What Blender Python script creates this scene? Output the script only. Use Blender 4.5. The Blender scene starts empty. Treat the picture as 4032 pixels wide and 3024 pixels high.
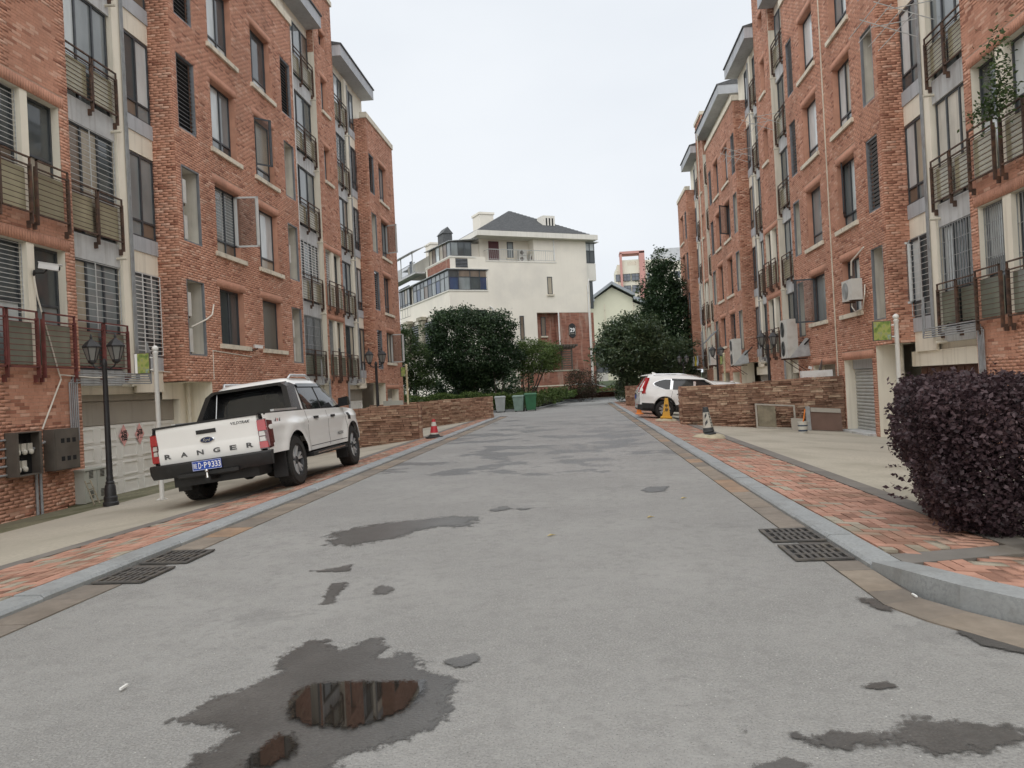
import bpy, bmesh, math, random
import numpy as np
from mathutils import Vector, Matrix, noise as mnoise
random.seed(11)
rng = np.random.default_rng(11)
scene = bpy.context.scene
COL = scene.collection
I4 = Matrix.Identity(4)

# ------------------------------------------------------------------ camera
H_CAM = 1.55
def cam_axes(psi, p, roll):
    F = Vector((-math.sin(psi)*math.cos(p), math.cos(psi)*math.cos(p), math.sin(p)))
    R = Vector((math.cos(psi), math.sin(psi), 0)); U = R.cross(F)
    return R*math.cos(roll)-U*math.sin(roll), U*math.cos(roll)+R*math.sin(roll), F
CR, CU, CF = cam_axes(math.radians(5.211), math.radians(0.2806), 0.05)
cam_d = bpy.data.cameras.new('camera'); cam = bpy.data.objects.new('camera', cam_d); COL.objects.link(cam)
cam.matrix_world = Matrix(((CR.x, CU.x, -CF.x, 0), (CR.y, CU.y, -CF.y, 0), (CR.z, CU.z, -CF.z, H_CAM), (0, 0, 0, 1)))
cam_d.sensor_width = 36; cam_d.lens = 36*3000/4032; cam_d.clip_end = 3000; cam_d.clip_start = 0.05
scene.camera = cam
def pix(p):                       # picture position of a point, photo pixels (used only to pick which bricks show largest)
    v = Vector(p)-Vector((0, 0, H_CAM)); z = v.dot(CF)
    return (2016+3000*v.dot(CR)/z, 1512-3000*v.dot(CU)/z, z)

# ------------------------------------------------------------------ overcast sky, soft sun
SUN_EL, SUN_AZ = math.radians(52), math.radians(200)
w = bpy.data.worlds.new('World'); scene.world = w; w.use_nodes = True
nt = w.node_tree; nt.nodes.clear()
N = nt.nodes.new; L = nt.links.new
out = N('ShaderNodeOutputWorld'); bg = N('ShaderNodeBackground')
sky = N('ShaderNodeTexSky'); sky.sky_type = 'NISHITA'; sky.sun_disc = False
sky.sun_elevation = SUN_EL; sky.sun_rotation = SUN_AZ; sky.dust_density = 6; sky.air_density = 1.2; sky.ozone_density = 1
hs = N('ShaderNodeHueSaturation'); hs.inputs['Saturation'].default_value = 0.35
tc = N('ShaderNodeTexCoord'); mp = N('ShaderNodeMapping'); mp.inputs['Scale'].default_value = (1, 1, 2.2)
nz = N('ShaderNodeTexNoise'); nz.inputs['Scale'].default_value = 1.7; nz.inputs['Detail'].default_value = 5
rp = N('ShaderNodeValToRGB'); rp.color_ramp.elements[0].position = .3; rp.color_ramp.elements[1].position = .7
rp.color_ramp.elements[0].color = (5.05, 5.36, 5.78, 1); rp.color_ramp.elements[1].color = (5.85, 6.1, 6.4, 1)
mx = N('ShaderNodeMix'); mx.data_type = 'RGBA'; mx.inputs[0].default_value = 0.93
L(sky.outputs[0], hs.inputs['Color']); L(tc.outputs['Generated'], mp.inputs[0]); L(mp.outputs[0], nz.inputs['Vector'])
L(nz.outputs[0], rp.inputs[0]); L(hs.outputs[0], mx.inputs[6]); L(rp.outputs[0], mx.inputs[7])
L(mx.outputs[2], bg.inputs[0]); bg.inputs[1].default_value = 0.115; L(bg.outputs[0], out.inputs[0])
sd = bpy.data.lights.new('sun', 'SUN'); sd.energy = 1.5; sd.angle = math.radians(120); sd.color = (1, .965, .91)
sun = bpy.data.objects.new('sun', sd); COL.objects.link(sun)
sun.rotation_euler = (math.radians(90)-SUN_EL, 0, -SUN_AZ+math.pi)
sun.location = (0, 0, 60)
scene.view_settings.view_transform = 'Standard'; scene.view_settings.look = 'None'
scene.view_settings.exposure = 0.46; scene.view_settings.gamma = 1.0

# ------------------------------------------------------------------ writing, turned to mesh before the scene grows
TEXT = {}
def make_text(s, bold=0.0, shear=0.0):
    c = bpy.data.curves.new('lettering', 'FONT'); c.body = s; c.align_x = 'CENTER'; c.align_y = 'CENTER'
    c.offset = bold; c.shear = shear; c.resolution_u = 3
    o = bpy.data.objects.new('lettering', c); COL.objects.link(o)
    dg = bpy.context.evaluated_depsgraph_get()
    m = bpy.data.meshes.new_from_object(o.evaluated_get(dg))
    bpy.data.objects.remove(o); bpy.data.curves.remove(c)
    TEXT[s] = m
for s, b, sh in (('R', .035, 0), ('A', .035, 0), ('N', .035, 0), ('G', .035, 0), ('E', .035, 0), ('WILDTRAK', .025, .3), ('4', .02, .2), ('x', .02, .2),
                 ('皖', .01, 0), ('D', .015, 0), ('P', .015, 0), ('9', .015, 0), ('3', .015, 0), ('29', .03, 0), ('福', .02, 0), ('禄', .02, 0), ('Ford', 0, .4),
                 ('禁止停车', .02, 0), ('禁', .03, 0), ('止', .03, 0), ('停', .03, 0), ('车', .03, 0), ('专', .03, 0), ('用', .03, 0)):
    make_text(s, b, sh)

# ------------------------------------------------------------------ object helpers
PINV = {}
def par(o, p):
    o.parent = p; o.matrix_parent_inverse = PINV.get(p.name, I4)
def tag(o, label=None, cat=None, group=None, kind=None):
    if label: o['label'] = label
    if cat: o['category'] = cat
    if group: o['group'] = group
    if kind: o['kind'] = kind
    return o
def empty(name, label=None, cat=None, group=None, world_at=None):
    o = bpy.data.objects.new(name, None); COL.objects.link(o); o.empty_display_size = .2
    if world_at is not None:
        o.location = world_at; PINV[o.name] = Matrix.Translation(-Vector(world_at))
    return tag(o, label, cat, group)
def link_mesh(name, me, mats=None, parent=None):
    o = bpy.data.objects.new(name, me); COL.objects.link(o)
    if mats is not None:
        for m in (mats if isinstance(mats, (list, tuple)) else [mats]): me.materials.append(m)
    if parent is not None: par(o, parent)
    return o
def copy_tree(o, parent=None):
    c = o.copy(); COL.objects.link(c)
    if parent is not None: c.parent = parent
    for ch in o.children: copy_tree(ch, c)
    return c
def lettering(s, name, size, mat, parent, mtx, width=None):
    me = TEXT[s].copy(); vs = [v.co.copy() for v in me.vertices]
    w_ = max(v.x for v in vs)-min(v.x for v in vs); h_ = max(v.y for v in vs)-min(v.y for v in vs)
    sx = width/w_ if width else size/h_; sy = size/h_
    cx = (max(v.x for v in vs)+min(v.x for v in vs))/2; cy = (max(v.y for v in vs)+min(v.y for v in vs))/2
    for v in me.vertices: v.co = mtx @ Vector(((v.co.x-cx)*sx, (v.co.y-cy)*sy, 0))
    me.materials.clear()
    return link_mesh(name, me, mat, parent)

class MB:
    """collects shapes into one mesh; T maps local to world"""
    def __init__(s, T=None): s.v = []; s.f = []; s.m = []; s.T = T
    def add(s, vs, fs, mi=0):
        b = len(s.v)
        s.v += [tuple(s.T(*p)) if s.T else tuple(p) for p in vs]
        s.f += [tuple(b+i for i in f) for f in fs]; s.m += [mi]*len(fs); return s
    def box(s, x0, x1, y0, y1, z0, z1, mi=0):
        return s.add([(x0, y0, z0), (x1, y0, z0), (x1, y1, z0), (x0, y1, z0), (x0, y0, z1), (x1, y0, z1), (x1, y1, z1), (x0, y1, z1)],
                     [(3, 2, 1, 0), (4, 5, 6, 7), (0, 1, 5, 4), (1, 2, 6, 5), (2, 3, 7, 6), (3, 0, 4, 7)], mi)
    def hexa(s, p, mi=0):
        return s.add(p, [(3, 2, 1, 0), (4, 5, 6, 7), (0, 1, 5, 4), (1, 2, 6, 5), (2, 3, 7, 6), (3, 0, 4, 7)], mi)
    def quad(s, a, b, c, d, mi=0): return s.add([a, b, c, d], [(0, 1, 2, 3)], mi)
    def tube(s, pts, r, n=8, mi=0, caps=True):
        pts = [Vector(p) for p in pts]; rs = r if isinstance(r, (list, tuple)) else [r]*len(pts)
        vs = []; prev = None
        for i, p in enumerate(pts):
            t = (pts[min(i+1, len(pts)-1)]-pts[max(i-1, 0)]).normalized()
            if prev is None:
                up = Vector((0, 0, 1)) if abs(t.z) < .9 else Vector((1, 0, 0))
                a = t.cross(up).normalized()
            else:
                a = (prev-t*prev.dot(t)).normalized()
            b = t.cross(a); prev = a
            for k in range(n):
                g = 2*math.pi*k/n
                vs.append(p+a*(rs[i]*math.cos(g))+b*(rs[i]*math.sin(g)))
        fs = []
        for i in range(len(pts)-1):
            for k in range(n):
                fs.append((i*n+k, i*n+(k+1) % n, (i+1)*n+(k+1) % n, (i+1)*n+k))
        if caps: fs.append(tuple(range(n-1, -1, -1))); fs.append(tuple((len(pts)-1)*n+k for k in range(n)))
        return s.add([tuple(v) for v in vs], fs, mi)
    def lathe(s, prof, c=(0, 0, 0), n=16, mi=0, axis='z', sq=None):
        vs = []; fs = []
        for (r, h) in prof:
            for k in range(n):
                g = 2*math.pi*(k+.5)/n; a, b = r*math.cos(g), r*math.sin(g)
                if sq: a, b = a*sq, b*sq
                q = {'z': (a, b, h), 'x': (h, a, b), 'y': (a, h, b)}[axis]
                vs.append((c[0]+q[0], c[1]+q[1], c[2]+q[2]))
        for i in range(len(prof)-1):
            for k in range(n): fs.append((i*n+k, i*n+(k+1) % n, (i+1)*n+(k+1) % n, (i+1)*n+k))
        fs.append(tuple(range(n-1, -1, -1))); fs.append(tuple((len(prof)-1)*n+k for k in range(n)))
        return s.add(vs, fs, mi)
    def prism(s, poly, a, b, axis='x', mi=0):
        """poly of 2-d points extruded between a and b along axis"""
        n = len(poly)
        def q(p, h): return {'x': (h, p[0], p[1]), 'y': (p[0], h, p[1]), 'z': (p[0], p[1], h)}[axis]
        vs = [q(p, a) for p in poly]+[q(p, b) for p in poly]
        fs = [tuple(range(n-1, -1, -1)), tuple(range(n, 2*n))]+[(i, (i+1) % n, n+(i+1) % n, n+i) for i in range(n)]
        return s.add(vs, fs, mi)
    def grid(s, P, mi=0, closed=False):
        """P[i][j] points"""
        n = len(P); m = len(P[0]); vs = [p for r in P for p in r]; fs = []
        for i in range(n-1):
            for j in range(m-1 if not closed else m):
                fs.append((i*m+j, i*m+(j+1) % m, (i+1)*m+(j+1) % m, (i+1)*m+j))
        return s.add(vs, fs, mi)
    def build(s, name, mats, parent=None, smooth=0, kind=None):
        me = bpy.data.meshes.new(name); me.from_pydata(s.v, [], s.f)
        mats = mats if isinstance(mats, (list, tuple)) else [mats]
        for m in mats: me.materials.append(m)
        if len(mats) > 1: me.polygons.foreach_set('material_index', s.m)
        if smooth:
            me.shade_smooth(); me.set_sharp_from_angle(angle=math.radians(smooth))
        me.update()
        o = bpy.data.objects.new(name, me); COL.objects.link(o)
        if parent is not None: par(o, parent)
        if kind: o['kind'] = kind
        return o
def fix_normals(o):
    bm = bmesh.new(); bm.from_mesh(o.data); bmesh.ops.recalc_face_normals(bm, faces=bm.faces); bm.to_mesh(o.data); bm.free()

# ------------------------------------------------------------------ materials
def new_mat(name):
    m = bpy.data.materials.new(name); m.use_nodes = True
    n = m.node_tree; b = n.nodes['Principled BSDF']; return m, n, b
def nd(n, t, **k):
    x = n.nodes.new(t)
    for a, v in k.items(): setattr(x, a, v)
    return x
def mixc(n, fac, a, b, blend='MIX'):
    x = n.nodes.new('ShaderNodeMix'); x.data_type = 'RGBA'; x.blend_type = blend
    for i, v in ((0, fac), (6, a), (7, b)):
        if hasattr(v, 'is_linked') or isinstance(v, bpy.types.NodeSocket): n.links.new(v, x.inputs[i])
        else: x.inputs[i].default_value = v if i == 0 else (*v[:3], 1)
    return x.outputs[2]
def noise_fac(n, scale, lo=.35, hi=.65, detail=4, vec=None, stretch=None, rough=.55):
    pos = n.nodes.new('ShaderNodeNewGeometry').outputs['Position'] if vec is None else vec
    if stretch:
        mp = n.nodes.new('ShaderNodeMapping'); mp.inputs['Scale'].default_value = stretch; n.links.new(pos, mp.inputs[0]); pos = mp.outputs[0]
    t = n.nodes.new('ShaderNodeTexNoise'); t.inputs['Scale'].default_value = scale; t.inputs['Detail'].default_value = detail; t.inputs['Roughness'].default_value = rough
    n.links.new(pos, t.inputs['Vector'])
    r = n.nodes.new('ShaderNodeMapRange'); r.inputs[1].default_value = lo; r.inputs[2].default_value = hi; n.links.new(t.outputs[0], r.inputs[0])
    return r.outputs[0]
def bump(n, b, fac, strength, dist=.01):
    x = n.nodes.new('ShaderNodeBump'); x.inputs['Strength'].default_value = strength; x.inputs['Distance'].default_value = dist
    n.links.new(fac, x.inputs['Height']); n.links.new(x.outputs[0], b.inputs['Normal'])
def M(name, col, rough=.7, var=.12, scale=2.5, metal=0, spec=.5, streak=None, fine=None, bmp=0, bscale=60, coat=0, obj_rand=0, dirt=None):
    m, n, b = new_mat(name)
    b.inputs['Roughness'].default_value = rough; b.inputs['Metallic'].default_value = metal; b.inputs['Specular IOR Level'].default_value = spec
    if coat: b.inputs['Coat Weight'].default_value = coat; b.inputs['Coat Roughness'].default_value = .06
    lo = [c*(1-var) for c in col]; hi = [min(1, c*(1+var)) for c in col]
    c = mixc(n, noise_fac(n, scale), lo, hi)
    if fine: c = mixc(n, noise_fac(n, fine[0], .45, .6), c, [x*fine[1] for x in col])
    if streak:      # rain streaks: (colour, amount)
        f = noise_fac(n, 2.2, .5, .72, 5, stretch=(3.2, 3.2, .22))
        mm = nd(n, 'ShaderNodeMath', operation='MULTIPLY'); n.links.new(f, mm.inputs[0]); mm.inputs[1].default_value = streak[1]
        c = mixc(n, mm.outputs[0], c, streak[0])
    if dirt:
        f = noise_fac(n, dirt[2] if len(dirt) > 2 else 1.1, .5, .68, 6)
        mm = nd(n, 'ShaderNodeMath', operation='MULTIPLY'); n.links.new(f, mm.inputs[0]); mm.inputs[1].default_value = dirt[1]
        c = mixc(n, mm.outputs[0], c, dirt[0])
    if obj_rand:
        oi = n.nodes.new('ShaderNodeObjectInfo'); r = nd(n, 'ShaderNodeMapRange'); r.inputs[3].default_value = 1-obj_rand; r.inputs[4].default_value = 1+obj_rand
        n.links.new(oi.outputs['Random'], r.inputs[0])
        c = mixc(n, 1.0, c, r.outputs[0], 'MULTIPLY')
    n.links.new(c, b.inputs['Base Color'])
    if bmp: bump(n, b, noise_fac(n, bscale, .2, .8), bmp)
    return m
def tint_mat(name, ramp, rough=.8, var=.1, by='attr', bmp=.25, bscale=90, dirt=None, spec=.35):
    """bricks: one tint for each piece, from a face attribute or the object's own random number"""
    m, n, b = new_mat(name); b.inputs['Roughness'].default_value = rough; b.inputs['Specular IOR Level'].default_value = spec
    if by == 'attr': src = nd(n, 'ShaderNodeAttribute', attribute_name='tint').outputs['Fac']
    else: src = n.nodes.new('ShaderNodeObjectInfo').outputs['Random']
    r = n.nodes.new('ShaderNodeValToRGB'); e = r.color_ramp.elements; r.color_ramp.interpolation = 'LINEAR'
    e[0].position = ramp[0][0]; e[0].color = (*ramp[0][1], 1); e[1].position = ramp[-1][0]; e[1].color = (*ramp[-1][1], 1)
    for p, c in ramp[1:-1]:
        x = e.new(p); x.color = (*c, 1)
    n.links.new(src, r.inputs[0])
    f = noise_fac(n, 11, .3, .7)
    c = mixc(n, f, mixc(n, 1.0, r.outputs[0], (1-var,)*3, 'MULTIPLY'), mixc(n, 1.0, r.outputs[0], (1+var,)*3, 'MULTIPLY'))
    c = mixc(n, noise_fac(n, .8, .42, .75, 5), c, mixc(n, 1.0, c, (.86, .84, .82), 'MULTIPLY'))
    if by == 'attr' or dirt: c = mixc(n, noise_fac(n, 1.3, .45, .8, 6, stretch=(1.6, 1.6, .16)), c, mixc(n, 1.0, c, (.80, .77, .75), 'MULTIPLY'))
    if dirt:
        g = noise_fac(n, dirt[2], .5, .7, 6); mm = nd(n, 'ShaderNodeMath', operation='MULTIPLY'); n.links.new(g, mm.inputs[0]); mm.inputs[1].default_value = dirt[1]
        c = mixc(n, mm.outputs[0], c, dirt[0])
    n.links.new(c, b.inputs['Base Color'])
    if bmp: bump(n, b, noise_fac(n, bscale, .2, .8), bmp, .004)
    return m
BR = [(0, (.33, .145, .095)), (.07, (.38, .17, .112)), (.12, (.555, .282, .192)), (.55, (.585, .30, .206)), (.86, (.615, .325, .226)), (.92, (.67, .40, .295)), (1, (.70, .44, .33))]
MT = dict(
    brick=tint_mat('brick_facing', BR, dirt=((.20, .13, .10), .25, .5)),
    brick_i=tint_mat('brick_facing_single', BR, by='obj', dirt=((.20, .13, .10), .25, .5)),
    mortar=M('mortar', (.48, .31, .235), .9, .12, 4),
    lintel=M('soldier_brick', (.56, .29, .20), .8, .1, 3, obj_rand=.05),
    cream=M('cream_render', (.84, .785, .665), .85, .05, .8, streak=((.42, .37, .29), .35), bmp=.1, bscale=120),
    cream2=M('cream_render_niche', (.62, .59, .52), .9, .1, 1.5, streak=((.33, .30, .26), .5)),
    sill=M('sill_stone', (.72, .66, .54), .8, .06, 2, dirt=((.30, .26, .2), .55, 4)),
    concrete=M('grey_panel', (.52, .53, .53), .85, .12, 1.6, streak=((.24, .22, .20), .6), dirt=((.60, .60, .60), .4, 2)),
    greypaint=M('grey_panel_smooth', (.47, .49, .515), .75, .07, 1.2, streak=((.24, .25, .26), .4)),
    frame=M('window_frame', (.055, .062, .07), .45, .2, 5),
    frame_w=M('pale_metal', (.55, .56, .55), .4, .06, 3),
    white_bar=M('white_bars', (.74, .74, .73), .5, .05, 3, dirt=((.4, .36, .3), .4, 3)),
    rust=M('rusty_steel', (.085, .052, .038), .75, .35, 9, dirt=((.20, .09, .045), .5, 6)),
    redpaint=M('dark_red_steel', (.16, .045, .04), .55, .25, 6, dirt=((.09, .045, .03), .5, 5)),
    steel=M('galvanised', (.36, .37, .37), .45, .15, 6, metal=.3),
    conduit=M('grey_conduit', (.30, .31, .32), .55, .12, 5, dirt=((.16, .13, .11), .4, 3)),
    copipe=M('cream_pipe', (.68, .63, .52), .6, .08, 3, dirt=((.35, .3, .24), .4, 2)),
    slat=M('louvre_slat', (.24, .245, .255), .5, .12, 4),
    slatframe=M('louvre_frame', (.19, .20, .215), .5, .12, 4),
    black=M('interior_dark', (.012, .012, .013), .95, .2, 2),
    roof=M('roof_shingle', (.115, .12, .125), .9, .22, 3, fine=(14, .7)),
    ac=M('ac_casing', (.63, .62, .58), .5, .05, 3, dirt=((.36, .32, .27), .4, 3)),
    gdoor=M('white_garage_door', (.80, .79, .75), .55, .04, 1.2, dirt=((.42, .38, .32), .35, 1.2)),
    gdoor2=M('grey_garage_panel', (.34, .31, .265), .7, .06, 1.2, streak=((.22, .2, .17), .4)),
)
def glass(name, col, rough=.04, spec=.6):
    m, n, b = new_mat(name); b.inputs['Roughness'].default_value = rough; b.inputs['Specular IOR Level'].default_value = spec
    c = mixc(n, noise_fac(n, 1.4, .35, .65, 3, stretch=(1, 1, .35)), [x*.8 for x in col], [min(1, x*1.15) for x in col])
    n.links.new(c, b.inputs['Base Color']); return m
MT['g_pale'] = glass('pane_pale', (.60, .645, .65)); MT['g_mid'] = glass('pane_mid', (.24, .265, .27)); MT['g_dark'] = glass('pane_dark', (.075, .086, .09))  # pale panes: curtains and sky reflection put into the base colour
MT['g_yellow'] = glass('pane_yellow_glass', (.42, .39, .27), .15); MT['g_green'] = glass('pane_green_glass', (.26, .275, .22), .12)
MT['g_blue'] = glass('pane_curtain_blue', (.05, .075, .14)); MT['g_wire'] = glass('pane_gauze', (.15, .145, .125), .5, .3)
# ------------------------------------------------------------------ many boxes as one mesh; single pieces as objects
CUBE = bpy.data.meshes.new('piece')
CUBE.from_pydata([(x, y, z) for z in (-.5, .5) for y in (-.5, .5) for x in (-.5, .5)], [], [(0, 2, 3, 1), (4, 5, 7, 6), (0, 1, 5, 4), (1, 3, 7, 5), (3, 2, 6, 7), (2, 0, 4, 6)])
def shared_cube(mat):
    m = CUBE.copy(); m.materials.append(mat); return m
def boxes_mesh(name, cen, siz, tint, mat, parent=None, zfun=None, kind='stuff'):
    cen = np.asarray(cen, float); siz = np.asarray(siz, float); n = len(cen)
    cor = np.array([(x, y, z) for z in (-.5, .5) for y in (-.5, .5) for x in (-.5, .5)])
    V = (cen[:, None, :]+cor[None]*siz[:, None, :]).reshape(-1, 3)
    if zfun is not None: V[:, 2] += zfun(V[:, 0])
    fq = np.array([(0, 2, 3, 1), (4, 5, 7, 6), (0, 1, 5, 4), (1, 3, 7, 5), (3, 2, 6, 7), (2, 0, 4, 6)])
    Fi = (np.arange(n)[:, None, None]*8+fq[None]).reshape(-1)
    me = bpy.data.meshes.new(name); me.vertices.add(n*8); me.vertices.foreach_set('co', V.ravel())
    me.loops.add(n*24); me.loops.foreach_set('vertex_index', Fi.astype(np.int32))
    me.polygons.add(n*6); me.polygons.foreach_set('loop_start', np.arange(0, n*24, 4, dtype=np.int32))
    a = me.attributes.new('tint', 'FLOAT', 'FACE'); a.data.foreach_set('value', np.repeat(np.asarray(tint, np.float32), 6))
    me.update(calc_edges=True); me.materials.append(mat)
    o = bpy.data.objects.new(name, me); COL.objects.link(o)
    if parent is not None: par(o, parent)
    if kind: o['kind'] = kind
    return o
def single_pieces(name, recs, mesh, parent, zfun=None, slope=0):
    for (c, s) in recs:
        o = bpy.data.objects.new(name, mesh); COL.objects.link(o)
        z = c[2]+(float(zfun(c[0])) if zfun else 0)
        o.location = (c[0], c[1], z); o.scale = s
        if slope: o.rotation_euler = (0, math.atan(-slope), 0)
        par(o, parent)

m_, n_, b_ = new_mat('clear_pane'); b_.inputs['Base Color'].default_value = (.10, .11, .11, 1); b_.inputs['Roughness'].default_value = .04
tr_ = nd(n_, 'ShaderNodeBsdfTransparent'); tr_.inputs[0].default_value = (.82, .84, .84, 1); mx_ = nd(n_, 'ShaderNodeMixShader'); mx_.inputs[0].default_value = .72
n_.links.new(b_.outputs[0], mx_.inputs[1]); n_.links.new(tr_.outputs[0], mx_.inputs[2]); n_.links.new(mx_.outputs[0], n_.nodes['Material Output'].inputs[0]); MT['g_clear'] = m_
# ------------------------------------------------------------------ the two brick apartment rows
ZT = [1.86, 4.86, 7.87, 10.87, 13.88]          # tops of the openings, storey by storey
class Row:
    def __init__(s, XF, sg, zo, root):
        s.XF, s.sg, s.zo, s.root = XF, sg, zo, root; s.T = lambda y, d, z: (XF+sg*d, y, z+zo)
        s.cen = []; s.siz = []; s.tint = []
        s.back = MB(s.T); s.wall = MB(s.T)
    def mb(s): return MB(s.T)
    def brick(s, axis, a, b, z, h, plane, t):
        pr = .0145+random.uniform(-.0015, .0015)
        if axis == 'y':
            x = s.XF+s.sg*(plane); s.cen.append((x, (a+b)/2, z+s.zo)); s.siz.append((pr*2, b-a, h))
        else:
            xa, xb = s.XF+s.sg*a, s.XF+s.sg*b; s.cen.append(((xa+xb)/2, plane, z+s.zo)); s.siz.append((abs(xb-xa), pr*2, h))
        s.tint.append(t)
    def bricks(s, axis, a0, a1, z0, z1, plane, holes=()):
        hz, bl, j = .0675, .25, .008
        i = 0; z = z0
        while z+hz*.6 < z1:
            zt = min(z+hz, z1); zc = (z+zt)/2; iv = [(a0, a1)]
            for (h0, h1, k0, k1) in holes:
                if k0 < zc < k1:
                    nv = []
                    for (p, q) in iv:
                        if h1 <= p or h0 >= q: nv.append((p, q)); continue
                        if h0 > p: nv.append((p, h0))
                        if h1 < q: nv.append((h1, q))
                    iv = nv
            off = (i % 2)*bl/2+(.03 if i % 3 == 0 else 0)
            for (p, q) in iv:
                k = math.floor((p-off)/bl)
                while k*bl+off < q:
                    u0 = max(p, k*bl+off); u1 = min(q, k*bl+off+bl)
                    if u1-u0 > .035: s.brick(axis, u0+j/2, u1-j/2, zc, zt-z-j, plane, random.random())
                    k += 1
            z += hz; i += 1
    def lintel(s, y0, y1, z, d=0.):
        n = max(1, round((y1-y0+.3)/.072)); a = y0-.15; st = (y1-y0+.3)/n
        for k in range(n): s.brick('y', a+k*st+.004, a+(k+1)*st-.004, z+.12, .232, d, random.uniform(.3, .62))
    def sheet(s, y0, y1, z0, z1, d, holes, mbk, mi=0):
        ys = sorted({y0, y1, *[v for h in holes for v in h[:2] if y0 < v < y1]}); zs = sorted({z0, z1, *[v for h in holes for v in h[2:] if z0 < v < z1]})
        for a, b in zip(ys, ys[1:]):
            for c, e in zip(zs, zs[1:]):
                if not any(h[0] < (a+b)/2 < h[1] and h[2] < (c+e)/2 < h[3] for h in holes):
                    mbk.quad((a, d, c), (b, d, c), (b, d, e), (a, d, e), mi)
    def reveal(s, h, d0, d1, mbk, mi=0, bottom=True):
        y0, y1, z0, z1 = h
        mbk.quad((y0, d0, z0), (y0, d1, z0), (y0, d1, z1), (y0, d0, z1), mi); mbk.quad((y1, d0, z0), (y1, d1, z0), (y1, d1, z1), (y1, d0, z1), mi)
        mbk.quad((y0, d0, z1), (y1, d0, z1), (y1, d1, z1), (y0, d1, z1), mi)
        if bottom: mbk.quad((y0, d0, z0), (y1, d0, z0), (y1, d1, z0), (y0, d1, z0), mi)
    def face(s, y0, y1, z0, z1, d, holes, lintels=()):
        """brick face toward the street"""
        hh = list(holes)+[(a-.15, b+.15, z, z+.24) for (a, b, z) in lintels]
        s.bricks('y', y0, y1, z0, z1, d, hh)
        for (a, b, z) in lintels: s.lintel(a, b, z, d)
        s.sheet(y0, y1, z0, z1, d+.009, holes, s.back, 0)

ALT = {'g_mid': ['g_mid', 'g_mid', 'g_dark', 'g_pale', 'g_curt'], 'g_dark': ['g_dark', 'g_dark', 'g_mid', 'g_curt2'], 'g_pale': ['g_pale', 'g_pale', 'g_pale', 'g_mid', 'g_curt']}
MT['g_curt'] = glass('pane_curtain_beige', (.42, .37, .29), .25); MT['g_curt2'] = glass('pane_curtain_brown', (.20, .155, .12), .25)
def window(R, y0, y1, z0, z1, d, panes, mull=(.5,), transom=None, sill=None, sash=None, bars=None, fm=None, fw=.05, name='window'):
    """frame with its panes, sill, open sash and bars; d = depth of the frame's face"""
    fm = fm or MT['frame']; m = R.mb()
    m.box(y0, y1, d-.06, d, z0, z0+fw).box(y0, y1, d-.06, d, z1-fw, z1).box(y0, y0+fw, d-.06, d, z0+fw, z1-fw).box(y1-fw, y1, d-.06, d, z0+fw, z1-fw)
    ys = [y0+fw]+[y0+(y1-y0)*f for f in mull]+[y1-fw]
    for f in mull: yy = y0+(y1-y0)*f; m.box(yy-fw*.55, yy+fw*.55, d-.055, d+.008, z0+fw, z1-fw)
    zs = [z0+fw, z1-fw]
    if transom: zt = z0+transom; m.box(y0+fw, y1-fw, d-.055, d+.005, zt-fw*.5, zt+fw*.5); zs = [z0+fw, zt, z1-fw]
    w_ = m.build(name, fm, R.root)
    k = 0
    for a, b in zip(ys, ys[1:]):
        for c, e in zip(zs, zs[1:]):
            pn_ = panes[k % len(panes)]; pn_ = random.choice(ALT[pn_]) if pn_ in ALT else pn_
            R.mb().box(a, b, d-.04, d-.03, c, e).build('pane', MT[pn_], w_); k += 1
    if sill: R.mb().box(y0-.14, y1+.28, -.15, .085, z0-.13, z0).build('sill', MT['sill'], w_)
    if sash:          # casement swung out: (hinge side, angle, frame material)
        hs, ang, sm = sash; yw = (y1-y0)*.46; zb = zs[1]-.02 if transom else z0+.04; yh = y0+.03 if hs < 0 else y1-.03
        dy, dd = -hs*math.cos(ang)*yw, math.sin(ang)*yw
        def P(u, v, t=0): return (yh+dy*u, d+.03+dd*u+t, v)
        q = R.mb(); zt = z1-.04
        for (u0, u1, v0, v1) in ((0, 1, zb, zb+.055), (0, 1, zt-.055, zt), (0, .1, zb, zt), (.9, 1, zb, zt)):
            q.hexa([P(u0, v0, -.015), P(u1, v0, -.015), P(u1, v0, .02), P(u0, v0, .02), P(u0, v1, -.015), P(u1, v1, -.015), P(u1, v1, .02), P(u0, v1, .02)])
        q.quad(P(.1, zb+.05), P(.9, zb+.05), P(.9, zt-.05), P(.1, zt-.05), 1)
        q.build('open_sash', [MT[sm], MT['g_clear']], w_)
    if bars:          # (material, rows, uprights, depth, z0, z1)
        bm_, nr, nu, bd, b0, b1 = bars; q = R.mb(); bt = 1.7 if bm_ == 'white_bar' else 1.0
        for i in range(nr+1): zz = b0+(b1-b0)*i/nr; q.box(y0, y1, bd, bd+.012, zz-.0055*bt, zz+.0055*bt)
        for i in range(nu+1): yy = y0+(y1-y0)*i/nu; q.box(yy-.007*bt, yy+.007*bt, bd-.006, bd+.014, b0, b1)
        q.build('window_bars', MT[bm_], w_)
    return w_
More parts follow.
